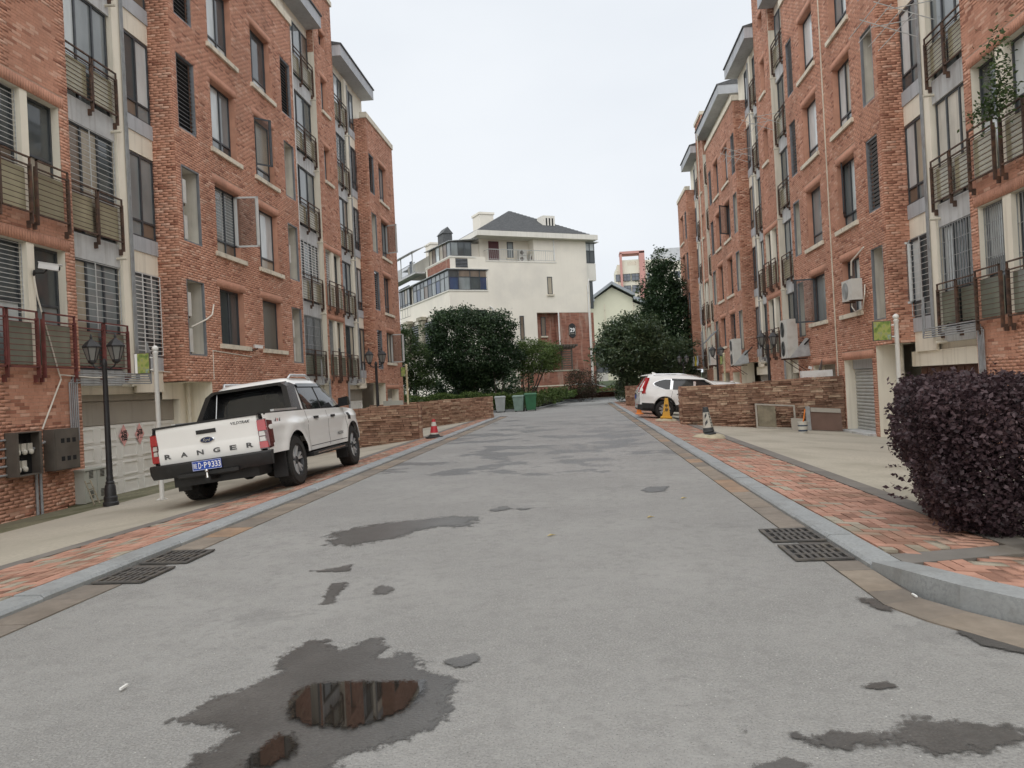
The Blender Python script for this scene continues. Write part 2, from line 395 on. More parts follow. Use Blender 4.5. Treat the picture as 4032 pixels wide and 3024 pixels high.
def railing(R, y0, y1, z0, z1, d, mat='rust', panel='g_yellow', mid=True, backplate=True):
    m = R.mb(); t = .018
    segs = [(y0, (y0+y1)/2-.02), ((y0+y1)/2+.02, y1)] if mid else [(y0, y1)]
    for (a, b) in segs:
        m.box(a, b, d-t, d+t, z1-.03, z1).box(a, b, d-t, d+t, z1-.19, z1-.165).box(a, b, d-t, d+t, z0+.08, z0+.11)
        m.box(a, a+.03, d-t, d+t, z0+.08, z1).box(b-.03, b, d-t, d+t, z0+.08, z1)
        for k in range(8): zz = z0+.18+k*(z1-z0-.42)/7; m.box(a, b, d-.006, d+.006, zz-.006, zz+.006)
    o = m.build('balcony_railing', MT[mat], R.root)
    for yy in ([y0, (y0+y1)/2, y1] if mid else [y0, y1]):
        q = R.mb(); q.box(yy-.014, yy+.014, d-.05, d+.025, z0-.12, z1-.14); q.box(yy-.02, yy+.02, d-.16, d-.04, z0-.2, z0-.06); q.build('post', MT[mat], o)
    if backplate:
        for (a, b) in segs: R.mb().box(a+.04, b-.04, d-.10, d-.09, z0+.14, z1-.22).build('glass_panel', MT[panel], o)
    return o
SLATM = {}
def louvre(R, y0, y1, z0, z1, n=17):
    m = R.mb(); f = .045
    m.box(y0, y1, -.10, -.005, z0, z0+f).box(y0, y1, -.10, -.005, z1-f, z1).box(y0, y0+f, -.10, -.005, z0, z1).box(y1-f, y1, -.10, -.005, z0, z1)
    o = m.build('louvre_panel', MT['slatframe'], R.root)
    R.mb().box(y0+f, y1-f, -.16, -.15, z0+f, z1-f).build('backing', MT['black'], o)
    key = round(y1-y0, 2)
    if key not in SLATM:
        q = MB(); L2 = (y1-y0)/2-f; q.hexa([(-.014, -L2, -.032), (-.006, -L2, -.038), (-.006, L2, -.038), (-.014, L2, -.032), (.034, -L2, .012), (.04, -L2, .004), (.04, L2, .004), (.034, L2, .012)])
        me = bpy.data.meshes.new('slat'); me.from_pydata(q.v, [], q.f); me.materials.append(MT['slat']); SLATM[key] = me
    for k in range(n):
        s_ = bpy.data.objects.new('slat', SLATM[key]); COL.objects.link(s_); par(s_, o)
        zz = z0+f+(k+.5)*(z1-z0-2*f)/n
        s_.location = R.T((y0+y1)/2, -.07, zz); s_.rotation_euler = (math.pi, math.pi, 0) if R.sg > 0 else (math.pi, 0, 0)
    return o
def niche(R, h):
    """open recess for air conditioners with a thin dark edge frame"""
    y0, y1, z0, z1 = h; m = R.mb()
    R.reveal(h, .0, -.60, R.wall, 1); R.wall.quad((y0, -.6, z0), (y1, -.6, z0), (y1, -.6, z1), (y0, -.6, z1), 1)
    f = .035
    m.box(y0, y1, -.06, .012, z0, z0+f).box(y0, y1, -.06, .012, z1-f, z1).box(y0, y0+f, -.06, .012, z0+f, z1-f).box(y1-f, y1, -.06, .012, z0+f, z1-f)
    m.build('niche_frame', MT['slatframe'], R.root)

def tower(R, y0, y1, wins, niches, spec, ground=(), top=15.5, over=1.4, pane_seed=0):
    """projecting brick bay; spec[(col, storey)] gives what stands in each opening"""
    holes = [(y0, y0+over, -.7, 2.13)]; lint = []
    for ci, (a, b) in enumerate(wins):
        for k in range(1, 5):
            z1 = ZT[k]; z0 = 3.22 if k == 1 else z1-2.0
            holes.append((y0+a, y0+b, z0, z1)); lint.append((y0+a, y0+b, z1))
    for ci, (a, b) in enumerate(niches):
        for k in range(1, 5): holes.append((y0+a, y0+b, ZT[k]-2.02, ZT[k]))
    for (a, b, z1) in ground: holes.append((y0+a, y0+b, -.7, z1)); lint.append((y0+a, y0+b, z1))
    R.face(y0, y1, -.7, top, 0, holes, lint)
    R.bricks('x', -.66, -.0, 2.15, top, y0, ()); R.back.quad((y0+.009, -.66, 2.15), (y0+.009, 0, 2.15), (y0+.009, 0, top), (y0+.009, -.66, top))
    R.back.quad((y1, -.66, -.7), (y1, .0, -.7), (y1, .0, top), (y1, -.66, top))
    R.wall.quad((y0, -.66, 2.13), (y0+over, -.66, 2.13), (y0+over, .0, 2.13), (y0, .0, 2.13), 0)        # soffit
    R.wall.quad((y0+over, -.66, -.7), (y0+over, 0, -.7), (y0+over, 0, 2.13), (y0+over, -.66, 2.13), 0)
    R.mb().box(y0-.06, y1+.06, -.3, .07, top, top+.28).build('coping', MT['sill'], R.root)
    ps = ['g_pale', 'g_mid', 'g_pale', 'g_pale', 'g_mid', 'g_dark']
    for ci, (a, b) in enumerate(wins):
        for k in range(1, 5):
            z1 = ZT[k]; z0 = 3.22 if k == 1 else z1-2.0; h = (y0+a, y0+b, z0, z1); R.reveal(h, 0, -.2, R.back, 1)
            kw = dict(spec.get(('w', ci, k), {})); pn = kw.pop('panes', ['g_pale', 'g_pale', 'g_mid', 'g_mid'] if k > 2 else ['g_mid', 'g_mid', 'g_dark', 'g_dark'])
            window(R, y0+a, y0+b, z0, z1, -.17, pn, mull=kw.pop('mull', (.58,) if ci == 0 else (.32,)), transom=None if k == 1 else .42, sill=True, **kw)
    for ci, (a, b) in enumerate(niches):
        for k in range(1, 5):
            h = (y0+a, y0+b, ZT[k]-2.02, ZT[k])
            if spec.get(('n', ci, k)) == 'L':
                R.reveal(h, 0, -.16, R.back, 1); louvre(R, *h)
            else: niche(R, h)
    for (a, b, z1) in ground: R.reveal((y0+a, y0+b, -.7, z1), 0, -.45, R.wall, 0)

def balcony_col(R, y0, y1, dw, storeys, red=(), bars=None, panes=None):
    """french windows with a grey parapet panel and a railing, storey over storey on the recessed wall"""
    for k in storeys:
        za = ZT[k]+.55; zb = ZT[k+1] if k+1 < len(ZT) else 16.7
        R.mb().box(y0, y1, dw-.1, dw+.05, ZT[k]+(0 if k else .2), za).build('parapet_panel', MT['concrete'], R.root)
        pn = (panes or {}).get(k, ['g_mid', 'g_dark', 'g_mid'] if k < 2 else ['g_pale', 'g_mid', 'g_dark'])
        b = (bars or {}).get(k)
        window(R, y0+.04, y1-.06, za, zb, dw+.0, pn, mull=(.36, .7), bars=(b[0], b[1], b[2], dw+.05, za+.9, zb-.03) if b else None)
        railing(R, y0+.02, y1-.02, ZT[k]+.5, ZT[k]+1.62, dw+.17, 'redpaint' if k in red else 'rust', 'g_green' if k == 0 else 'g_yellow')
        pipe = R.mb(); pipe.tube([(y1-.12, dw+.05, za-.35), (y1-.12, dw+.3, za-.36)], .035, 8); pipe.build('drain_pipe', MT['copipe'], R.root, smooth=40)

def recess_B(R, p1, t0, red=(), bars=None, wbars=None, panes=None, sashes=None, top=16.9):
    """between a pier and a bay: balcony column, cream pilaster with conduits, tall windows"""
    dw = -.66; c0 = t0-1.68; c1 = t0-1.22; hs = []
    R.wall.quad((p1, dw-.07, 1.86), (t0, dw-.07, 1.86), (t0, dw-.07, top), (p1, dw-.07, top), 0)
    balcony_col(R, p1+.02, c0, dw+.03, range(0, 5), red, bars, panes)
    R.mb().box(c0, c1, dw, dw+.14, 2.05, top).build('pilaster', MT['cream'], R.root)
    for k in range(0, 5):
        zb = ZT[k+1] if k+1 < 5 else 16.7; z0 = ZT[k]+.92
        R.mb().box(c1, t0, dw, dw+.09, ZT[k]+.55, z0).build('grey_panel', MT['greypaint'], R.root)
        R.mb().box(c1, t0, dw, dw+.06, ZT[k]+.03, ZT[k]+.55).build('cream_panel', MT['cream'], R.root)
        wb = (wbars or {}).get(k); sa = (sashes or {}).get(k)
        window(R, c1+.02, t0-.02, z0, zb, dw+.05, ['g_dark', 'g_mid'], mull=(.5,), transom=.42, sash=sa, bars=(wb[0], wb[1], wb[2], dw+.09, z0+.05, zb) if wb else None)
    for i, yy in enumerate((c1-.05, c1-.10, c1-.15)):
        m = R.mb(); m.tube([(yy, dw+.17, 2.2), (yy, dw+.17, top-.2)], .019, 6); m.build('conduit', MT['conduit'], R.root, smooth=50)
def recess_D(R, t1, p0, top=16.9, bars=None, panes=None):
    dw = -.66
    R.wall.quad((t1, dw-.07, 1.86), (p0, dw-.07, 1.86), (p0, dw-.07, top), (t1, dw-.07, top), 0)
    R.mb().box(t1, max(t1+.05, p0-2.7), dw-.06, dw+.06, 1.9, top).build('pilaster', MT['cream'], R.root)
    balcony_col(R, max(t1+.05, p0-2.7), p0-.05, dw+.03, range(0, 5), (), bars, panes)
def pier(R, y0, y1, pair, narrow, top=19.35, red=(), zn=None, rails=None, pbars=None):
    """slim brick pier: paired windows low down, narrow windows above; d = -.4"""
    d = -.4; holes = []; lint = []
    a, m0, m1, b = pair
    for k in (1, 2): holes.append((a, b, ZT[k]-2.42, ZT[k])); lint.append((a, b, ZT[k]))
    if narrow:
        for k, (z0, z1) in {3: (10.93, 12.42), 4: (13.98, 15.45), 5: (16.86, 17.5)}.items():
            holes.append((narrow[0], narrow[1], z0, z1)); lint.append((narrow[0], narrow[1], z1))
    R.face(y0, y1, -.7, top, d, holes, lint)
    for yy in (y0, y1): R.wall.quad((yy, -.66, -.7), (yy, d+.012, -.7), (yy, d+.012, top), (yy, -.66, top), 0)
    R.bricks('x', -1.6, d, 16.2, top, y0, ()); R.back.quad((y0+.009, -1.6, 16.2), (y0+.009, d, 16.2), (y0+.009, d, top), (y0+.009, -1.6, top))
    R.mb().box(y0-.06, y1+.06, -2.6, d+.08, top, top+.22).build('coping', MT['sill'], R.root)
    for k in (1, 2):
        h = (a, b, ZT[k]-2.42, ZT[k]); R.reveal(h, d, d-.22, R.wall, 0)
        for i, (p, q) in enumerate(((a, m0), (m1, b))):
            pb = (pbars or {}).get((k, i))
            window(R, p, q, h[2], h[3], d-.17, ['g_mid', 'g_dark'] if (k+i) % 2 else ['g_dark', 'g_mid'], mull=(.5,) if q-p > 1 else (), transom=1.25, bars=(pb[0], pb[1], pb[2], d-.12, h[2]+(.95 if pb[3] else .05), h[3]-.04) if pb else None)
            railing(R, p-.02, q+.02, h[2]-.12, h[2]+1.06, d+.13, 'redpaint' if k in red else 'rust', 'g_green' if k == 1 else 'g_yellow', mid=(q-p > 1.1))
        R.mb().box(m0, m1, d-.24, d-.005, h[2], h[3]).build('cream_mullion', MT['cream'], R.root)
    if narrow:
        for k, (z0, z1) in {3: (10.93, 12.42), 4: (13.98, 15.45), 5: (16.86, 17.5)}.items():
            h = (narrow[0], narrow[1], z0, z1); R.reveal(h, d, d-.2, R.back, 1)
            w_ = window(R, *h, d-.17, ['g_pale' if k < 5 else 'g_dark'], mull=())
            if k < 5: R.mb().box(h[0]-.06, h[1]+.3, d-.15, d+.085, z0-.13, z0).build('sill', MT['sill'], w_)
def eave(R, y0, y1, z=17.12, dout=.0, d_in=-3.0):
    m = R.mb(); m.box(y0, y1, d_in, dout, z, z+.5); m.build('eave', MT['greypaint'], R.root)
    q = R.mb(); q.prism([(d_in, z+.5), (dout+.06, z+.5), (dout+.06, z+.56), (d_in, z+1.3)], y0-.03, y1+.03, 'x'); q.build('roof', MT['roof'], R.root)
    R.wall.quad((y0, -.67, 14.3), (y1, -.67, 14.3), (y1, -.67, z), (y0, -.67, z), 0)
def gutter_bend(R, ys, z, dw, dn, zend, n=5):
    """conduits that come down, run along above the garage and drop at the pier"""
    for i in range(n):
        zz = z-i*.055; m = R.mb()
        m.tube([(ys[1]+i*.03, dw+.19, zz+.8), (ys[1]+i*.03, dw+.19, zz), (ys[0]-.06*i, dn+.06, zz+.01), (ys[0]-.06*i, dn+.06, zend)], .017, 6)
        m.build('conduit', MT['conduit'], R.root, smooth=50)
def sectional_door(R, y0, y1, z0, z1, d, top_z=None, cols=4, rows=4, label=None):
    o = R.mb().box(y0, y1, d-.05, d, z0, z1).build('garage_door', MT['gdoor'], R.root)
    for r in range(rows):
        h = (z1-z0)/rows
        R.mb().box(y0+.01, y1-.01, d, d+.012, z0+r*h+.012, z0+(r+1)*h-.012).build('panel', MT['gdoor'], o)
        for c_ in range(cols):
            w_ = (y1-y0)/cols; a = y0+c_*w_+.12; b = y0+(c_+1)*w_-.12; zc = z0+(r+.5)*h
            m = R.mb()
            for (u0, u1, v0, v1) in ((a, b, zc-.16, zc-.13), (a, b, zc+.13, zc+.16), (a, a+.03, zc-.13, zc+.13), (b-.03, b, zc-.13, zc+.13)): m.box(u0, u1, d+.012, d+.03, v0, v1)
            m.build('moulding', MT['gdoor'], o)
    if top_z: R.mb().box(y0, y1, d-.04, d+.02, z1+.012, top_z).build('panel', MT['gdoor2'], o)
    return o
def finish_row(R, pick, ylim):
    """brick objects that show largest, the rest as one part; walls behind"""
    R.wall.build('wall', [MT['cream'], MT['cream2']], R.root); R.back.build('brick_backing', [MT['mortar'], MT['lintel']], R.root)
    sc = []
    for i, (c, s_) in enumerate(zip(R.cen, R.siz)):
        x, y, z = pix(c)
        if z > 0 and 25 < x < 4007 and 15 < y < 3000 and pick(c, x, y) and max(s_[0] if s_[0] > .1 else 0, s_[1] if s_[1] > .1 else 0, .0) > .2: sc.append((z*z, i))
    sc.sort(); best = {i for _, i in sc[:300]}
    single_pieces('brick', [(R.cen[i], R.siz[i]) for i in sorted(best)], shared_cube(MT['brick_i']), R.root)
    rest = [i for i in range(len(R.cen)) if i not in best]
    boxes_mesh('brickwork', [R.cen[i] for i in rest], [R.siz[i] for i in rest], [R.tint[i] for i in rest], MT['brick'], R.root)

# ---- left row
LB = empty('apartment_building', 'long red brick apartment row with cream recesses behind the white pickup truck', 'building', world_at=(-14, 25, -.6))
RL = Row(-10.2, 1, 0, LB)
pier(RL, 9.0, 15.3, (12.3, 13.9, 14.1, 15.0), (10.2, 10.95), red=(1,), pbars={(1, 0): ('frame_w', 16, 1, 1), (2, 0): ('frame_w', 14, 2, 1)})
recess_B(RL, 15.3, 18.9, red=(0,), bars={0: ('frame_w', 10, 2), 1: ('frame_w', 12, 2)}, wbars={0: ('white_bar', 19, 3)}, panes={2: ['g_mid', 'g_pale', 'g_mid'], 1: ['g_dark', 'g_mid', 'g_mid']})
sp = {('n', 0, 3): 'L', ('n', 0, 4): 'L', ('n', 1, 4): 'L',
      ('w', 0, 2): dict(sash=(1, 1.75, 'frame_w'), bars=('frame_w', 17, 2, -.2, 6.3, 7.8), panes=['g_mid', 'g_mid', 'g_dark', 'g_dark']), ('w', 1, 3): dict(sash=(-1, .75, 'frame'), panes=['g_pale', 'g_pale', 'g_mid', 'g_pale']),
      ('w', 0, 1): dict(panes=['g_mid', 'g_dark'], bars=None), ('w', 1, 1): dict(panes=['g_wire'], mull=()), ('w', 1, 2): dict(panes=['g_mid', 'g_mid', 'g_mid', 'g_pale'])}
tower(RL, 18.9, 27.6, ((2.1, 3.65), (5.05, 6.6)), ((.25, 1.2), (7.55, 8.5)), sp)
recess_D(RL, 27.6, 31.4, bars={1: ('white_bar', 14, 6), 0: ('steel', 4, 18)}, panes={3: ['g_pale', 'g_mid', 'g_dark'], 2: ['g_mid', 'g_dark', 'g_mid']})
pier(RL, 31.4, 33.9, (31.65, 32.48, 32.78, 33.65), (32.1, 32.85), pbars={(2, 0): ('white_bar', 14, 3, 1), (1, 0): ('steel', 4, 10, 1)})
recess_B(RL, 33.9, 37.65, wbars={2: ('frame', 10, 5), 3: ('frame', 10, 5)}, bars={3: ('frame', 10, 8)})
sp = {('n', 0, 4): 'L', ('n', 0, 2): 'L', ('n', 0, 1): 'L', ('w', 0, 1): dict(sash=(1, 1.5, 'frame_w')), ('w', 0, 3): dict(sash=(1, 1.2, 'frame_w'))}
tower(RL, 37.65, 43.0, ((2.1, 3.65),), ((.25, 1.2),), sp, ground=((1.75, 4.2, 1.8),), top=15.55)
eave(RL, 22.5, 31.35); eave(RL, 33.95, 39.5)
core = RL.mb()
core.box(-8, 43.0, -12, -1.62, -.7, 14.3).box(9.0, 15.3, -1.7, -.68, -.7, 19.3).box(31.4, 33.9, -2.5, -.68, -.7, 19.3).box(-8, 9.0, -1.7, 0, -.7, 17)  # unseen body, stops light; stretch before the first pier added for reflections and light
core.box(18.95, 27.55, -1.7, -.62, 14.3, 15.45).box(37.7, 42.9, -1.7, -.62, 14.3, 15.45).box(22.5, 39.4, -12, -1.7, 14.3, 17.1).box(-8, 22, -12, -4, 14.3, 17.1)
core.build('core_wall', MT['cream'], LB)
# ground floor of the near garage bay
RL.wall.quad((15.3, -.66, 1.86), (15.3, -.66, -.7), (15.6, -.66, -.7), (15.6, -.66, 1.86)); RL.wall.quad((15.3, -.66, 1.86), (18.9, -.66, 1.86), (18.9, -1.0, 1.86), (15.3, -1.0, 1.86))
RL.wall.quad((19.75, -.66, -.7), (20.3, -.66, -.7), (20.3, -.66, 2.13), (19.75, -.66, 2.13)); RL.wall.quad((15.6, -.66, -.7), (15.6, -1., -.7), (15.6, -1., 1.86), (15.6, -.66, 1.86)); RL.wall.quad((19.75, -.66, -.7), (19.75, -1., -.7), (19.75, -1., 2.13), (19.75, -.66, 2.13))
RL.wall.quad((18.9, -.66, 1.7), (19.75, -.66, 1.7), (19.75, -.66, 2.13), (18.9, -.66, 2.13))
gd = sectional_door(RL, 15.6, 19.75, -.56, 1.15, -.86, 1.7, 5, 4)
RL.mb().box(15.6, 19.75, -.95, -.80, 1.712, 1.86).build('roller_box', MT['gdoor2'], LB)
gutter_bend(RL, (15.1, 17.75), 2.32, -.52, -.4, .9)
m = RL.mb(); m.tube([(20.05, -.56, -.6), (20.05, -.56, 2.12)], .055, 10).tube([(20.05, -.56, 1.25), (20.05, -.56, 1.33)], .066, 10).tube([(20.05, -.56, .3), (20.05, -.56, .38)], .066, 10); m.build('downpipe', MT['copipe'], LB, smooth=40)
m = RL.mb(); m.tube([(27.64, -.02, 2.2), (27.64, .03, 15.3)], .022, 6); m.build('downpipe', MT['white_bar'], LB)
for (a, b, zt) in ((34.2, 37.6, 1.86), (28.0, 31.3, 1.86)):
    RL.wall.quad((a-.3, -.66, -.7), (a, -.66, -.7), (a, -.66, 1.86), (a-.3, -.66, 1.86)); sectional_door(RL, a, b, -.56, 1.3, -.86, 1.86, 4, 4)
sectional_door(RL, 39.4, 41.85, -.6, 1.3, -.4, 1.8, 3, 4)
finish_row(RL, lambda c, x, y: (c[1] < 15.4 or c[1] > 18.85) and not (560 < x < 1500 and y > 1480) and not (x < 420 and 1670 < y < 2000) and c[2] > -.35, None)

# ---- right row
RB = empty('apartment_building', 'long red brick apartment row beyond the purple bush and stone wall', 'building', world_at=(12, 36, -.6))
RR = Row(8.3, -1, .08, RB)
pier(RR, 13.0, 17.6, (14.4, 16.05, 16.35, 17.3), None, pbars={(1, 1): ('steel', 4, 12, 1), (1, 0): ('steel', 4, 8, 0)})
recess_B(RR, 17.6, 21.2, bars={0: ('steel', 4, 14)}, sashes={0: (1, 1.9, 'frame_w')}, wbars={0: ('frame_w', 14, 2)}, panes={1: ['cream2', 'cream2', 'cream2']})
sp = {('n', 0, 2): 'L', ('n', 1, 3): 'L', ('n', 1, 4): 'L', ('w', 1, 1): dict(sash=(1, 1.75, 'frame'), panes=['g_dark', 'g_mid']),
      ('w', 0, 2): dict(sash=(1, .35, 'frame'), panes=['g_mid', 'g_pale']), ('w', 0, 3): dict(panes=['g_pale']), ('w', 1, 3): dict(panes=['g_pale', 'g_pale', 'g_mid', 'g_pale']), ('w', 1, 2): dict(panes=['g_mid', 'g_mid'])}
tower(RR, 21.2, 30.0, ((2.0, 3.5), (5.2, 6.75)), ((.25, 1.1), (7.65, 8.45)), sp, ground=((1.4, 3.75, 1.8), (4.6, 7.0, 1.72)), over=1.1)
recess_D(RR, 30.0, 33.5, panes={1: ['g_mid', 'g_mid', 'g_mid'], 0: ['g_dark', 'g_mid', 'g_dark']})
pier(RR, 33.5, 36.1, (33.75, 34.6, 34.9, 35.8), (34.4, 35.1))
recess_B(RR, 36.1, 39.35)
sp = {('n', 0, 4): 'L', ('n', 1, 4): 'L', ('n', 1, 3): 'L', ('w', 0, 1): dict(bars=('frame', 9, 4, -.05, 3.25, 4.82)), ('w', 1, 4): dict(panes=['g_pale', 'g_mid']), ('w', 0, 3): dict(sash=(1, .9, 'frame'))}
tower(RR, 39.35, 47.7, ((2.0, 3.4), (4.75, 6.15)), ((.15, 1.05), (7.0, 7.9)), sp, top=15.4, ground=((1.6, 3.4, 1.7), (4.3, 6.6, 1.7)), over=1.2)
recess_D(RR, 47.7, 51.2)
pier(RR, 51.2, 53.7, (51.4, 52.2, 52.5, 53.4), (52.0, 52.7), top=18.85)
recess_B(RR, 53.7, 56.8, wbars={0: ('white_bar', 9, 4), 1: ('white_bar', 9, 4)})
sp = {('n', 0, k): 'L' for k in (1, 2, 3, 4)}; sp[('w', 0, 2)] = dict(sash=(1, 1.4, 'frame_w')); sp[('w', 0, 1)] = dict(sash=(1, 1.6, 'frame_w'))
tower(RR, 56.8, 61.4, ((2.0, 3.5),), ((.3, 1.2),), sp, top=15.3)
eave(RR, 24.5, 33.45); eave(RR, 36.15, 41.0); eave(RR, 43.0, 51.15); eave(RR, 53.75, 58.6)
core = RR.mb()
core.box(-8, 61.4, -12, -1.62, -.7, 14.3).box(13.0, 17.6, -1.7, -.68, -.7, 19.3).box(33.5, 36.1, -2.5, -.68, -.7, 19.3).box(51.2, 53.7, -2.5, -.68, -.7, 18.8).box(-8, 13.0, -1.7, 0, -.7, 17)  # unseen bulk closes the row against light, extended nearer the camera for reflections
core.box(21.25, 29.95, -1.7, -.62, 14.3, 15.4).box(39.4, 47.6, -1.7, -.62, 14.3, 15.3).box(56.85, 61.3, -1.7, -.62, 14.3, 15.2).box(24.5, 58.5, -12, -1.7, 14.3, 17.1).box(-8, 24, -12, -4, 14.3, 17.1)
core.build('core_wall', MT['cream'], RB)
# roller shutter garage
sh = RR.mb().box(22.62, 24.93, -.36, -.34, -.5, 1.84).build('roller_shutter', MT['steel'], RB)
q = MB(); 
for i in range(3): pass
MT['shutter'] = M('shutter_metal', (.46, .47, .455), .5, .08, 3, metal=.15, dirt=((.3, .28, .24), .4, 2), obj_rand=.04)
me = None
zs = [-.47+i*.105 for i in range(20)]
prof = [(0, -.05), (.012, -.045), (.03, -.02), (.034, .0), (.03, .02), (.012, .045), (0, .05)]
mq = MB(); mq.grid([[(-p[0], yy, p[1]) for p in prof] for yy in (-1.15, 1.15)]); me = bpy.data.meshes.new('slat'); me.from_pydata(mq.v, [], mq.f); me.materials.append(MT['shutter'])
for z_ in zs:
    o = bpy.data.objects.new('slat', me); COL.objects.link(o); par(o, sh); o.location = RR.T(23.775, -.335, z_+.05)
RR.mb().box(22.62, 24.93, -.45, -.25, 1.52, 1.80).build('shutter_box', MT['greypaint'], RB)
RR.mb().box(22.55, 25.0, -.4, .25, -.6, -.36).build('door_step', MT['concrete'], RB)
# garage bays in the recesses
for (a, b, dd) in ((18.0, 21.6, 0), (30.4, 33.3, 1), (36.5, 40.0, 2), (48.0, 51.0, 1), (54.0, 57.8, 1)):
    RR.wall.quad((a-.4, -.66, -.7), (a, -.66, -.7), (a, -.66, 1.86), (a-.4, -.66, 1.86)); RR.wall.quad((a-.4, -.66, 1.5), (b, -.66, 1.5), (b, -.66, 1.9), (a-.4, -.66, 1.9))
    if dd == 0:
        o = RR.mb().box(a, b, -.95, -.9, -.6, 1.5).build('garage_door', M('shaded_interior_brown', (.13, .06, .045), .6, .25, 2), RB)  # red-brown door shape stands in for the shaded garage interior
        for i in range(9): RR.mb().box(a+.05+i*(b-a)/9, a+(i+1)*(b-a)/9-.02, -.9, -.88, -.58, 1.45).build('panel', o.data.materials[0], o)
    else: sectional_door(RR, a, b, -.6, 1.2, -.86, 1.5, 4, 4)
for (a, b) in ((25.8, 28.2), (41.0, 42.75), (43.7, 45.9)):
    sectional_door(RR, a, b, -.6, 1.1, -.42, 1.7, 3, 4)
gutter_bend(RR, (17.45, 19.95), 2.42, -.52, -.4, .9); gutter_bend(RR, (33.4, 32.4), 2.3, -.5, -.4, .3, 4); gutter_bend(RR, (36.2, 37.6), 2.3, -.5, -.4, .3, 4); gutter_bend(RL, (31.35, 30.2), 2.3, -.5, -.4, .3, 4); gutter_bend(RL, (33.95, 36.2), 2.3, -.5, -.4, .3, 4)
m = RR.mb(); m.tube([(25.62, .03, 15.3), (25.5, .03, 1.1)], .022, 6); m.build('downpipe', MT['copipe'], RB)
m = RR.mb(); m.tube([(22.0, -.56, -.6), (22.0, -.56, 2.12)], .055, 10).tube([(22.0, -.56, 1.3), (22.0, -.56, 1.38)], .066, 10); m.build('downpipe', MT['copipe'], RB, smooth=40)
m = RR.mb(); m.tube([(49.9, .1, 17.2), (50.1, .1, 2.)], .03, 6); m.build('downpipe', MT['copipe'], RB)
finish_row(RR, lambda c, x, y: (c[1] > 21.1 or c[1] < 17.7) and not (x > 3400 and y > 1400) and y < 1440 and not (3320 < x < 3460 and 1080 < y < 1250), None)
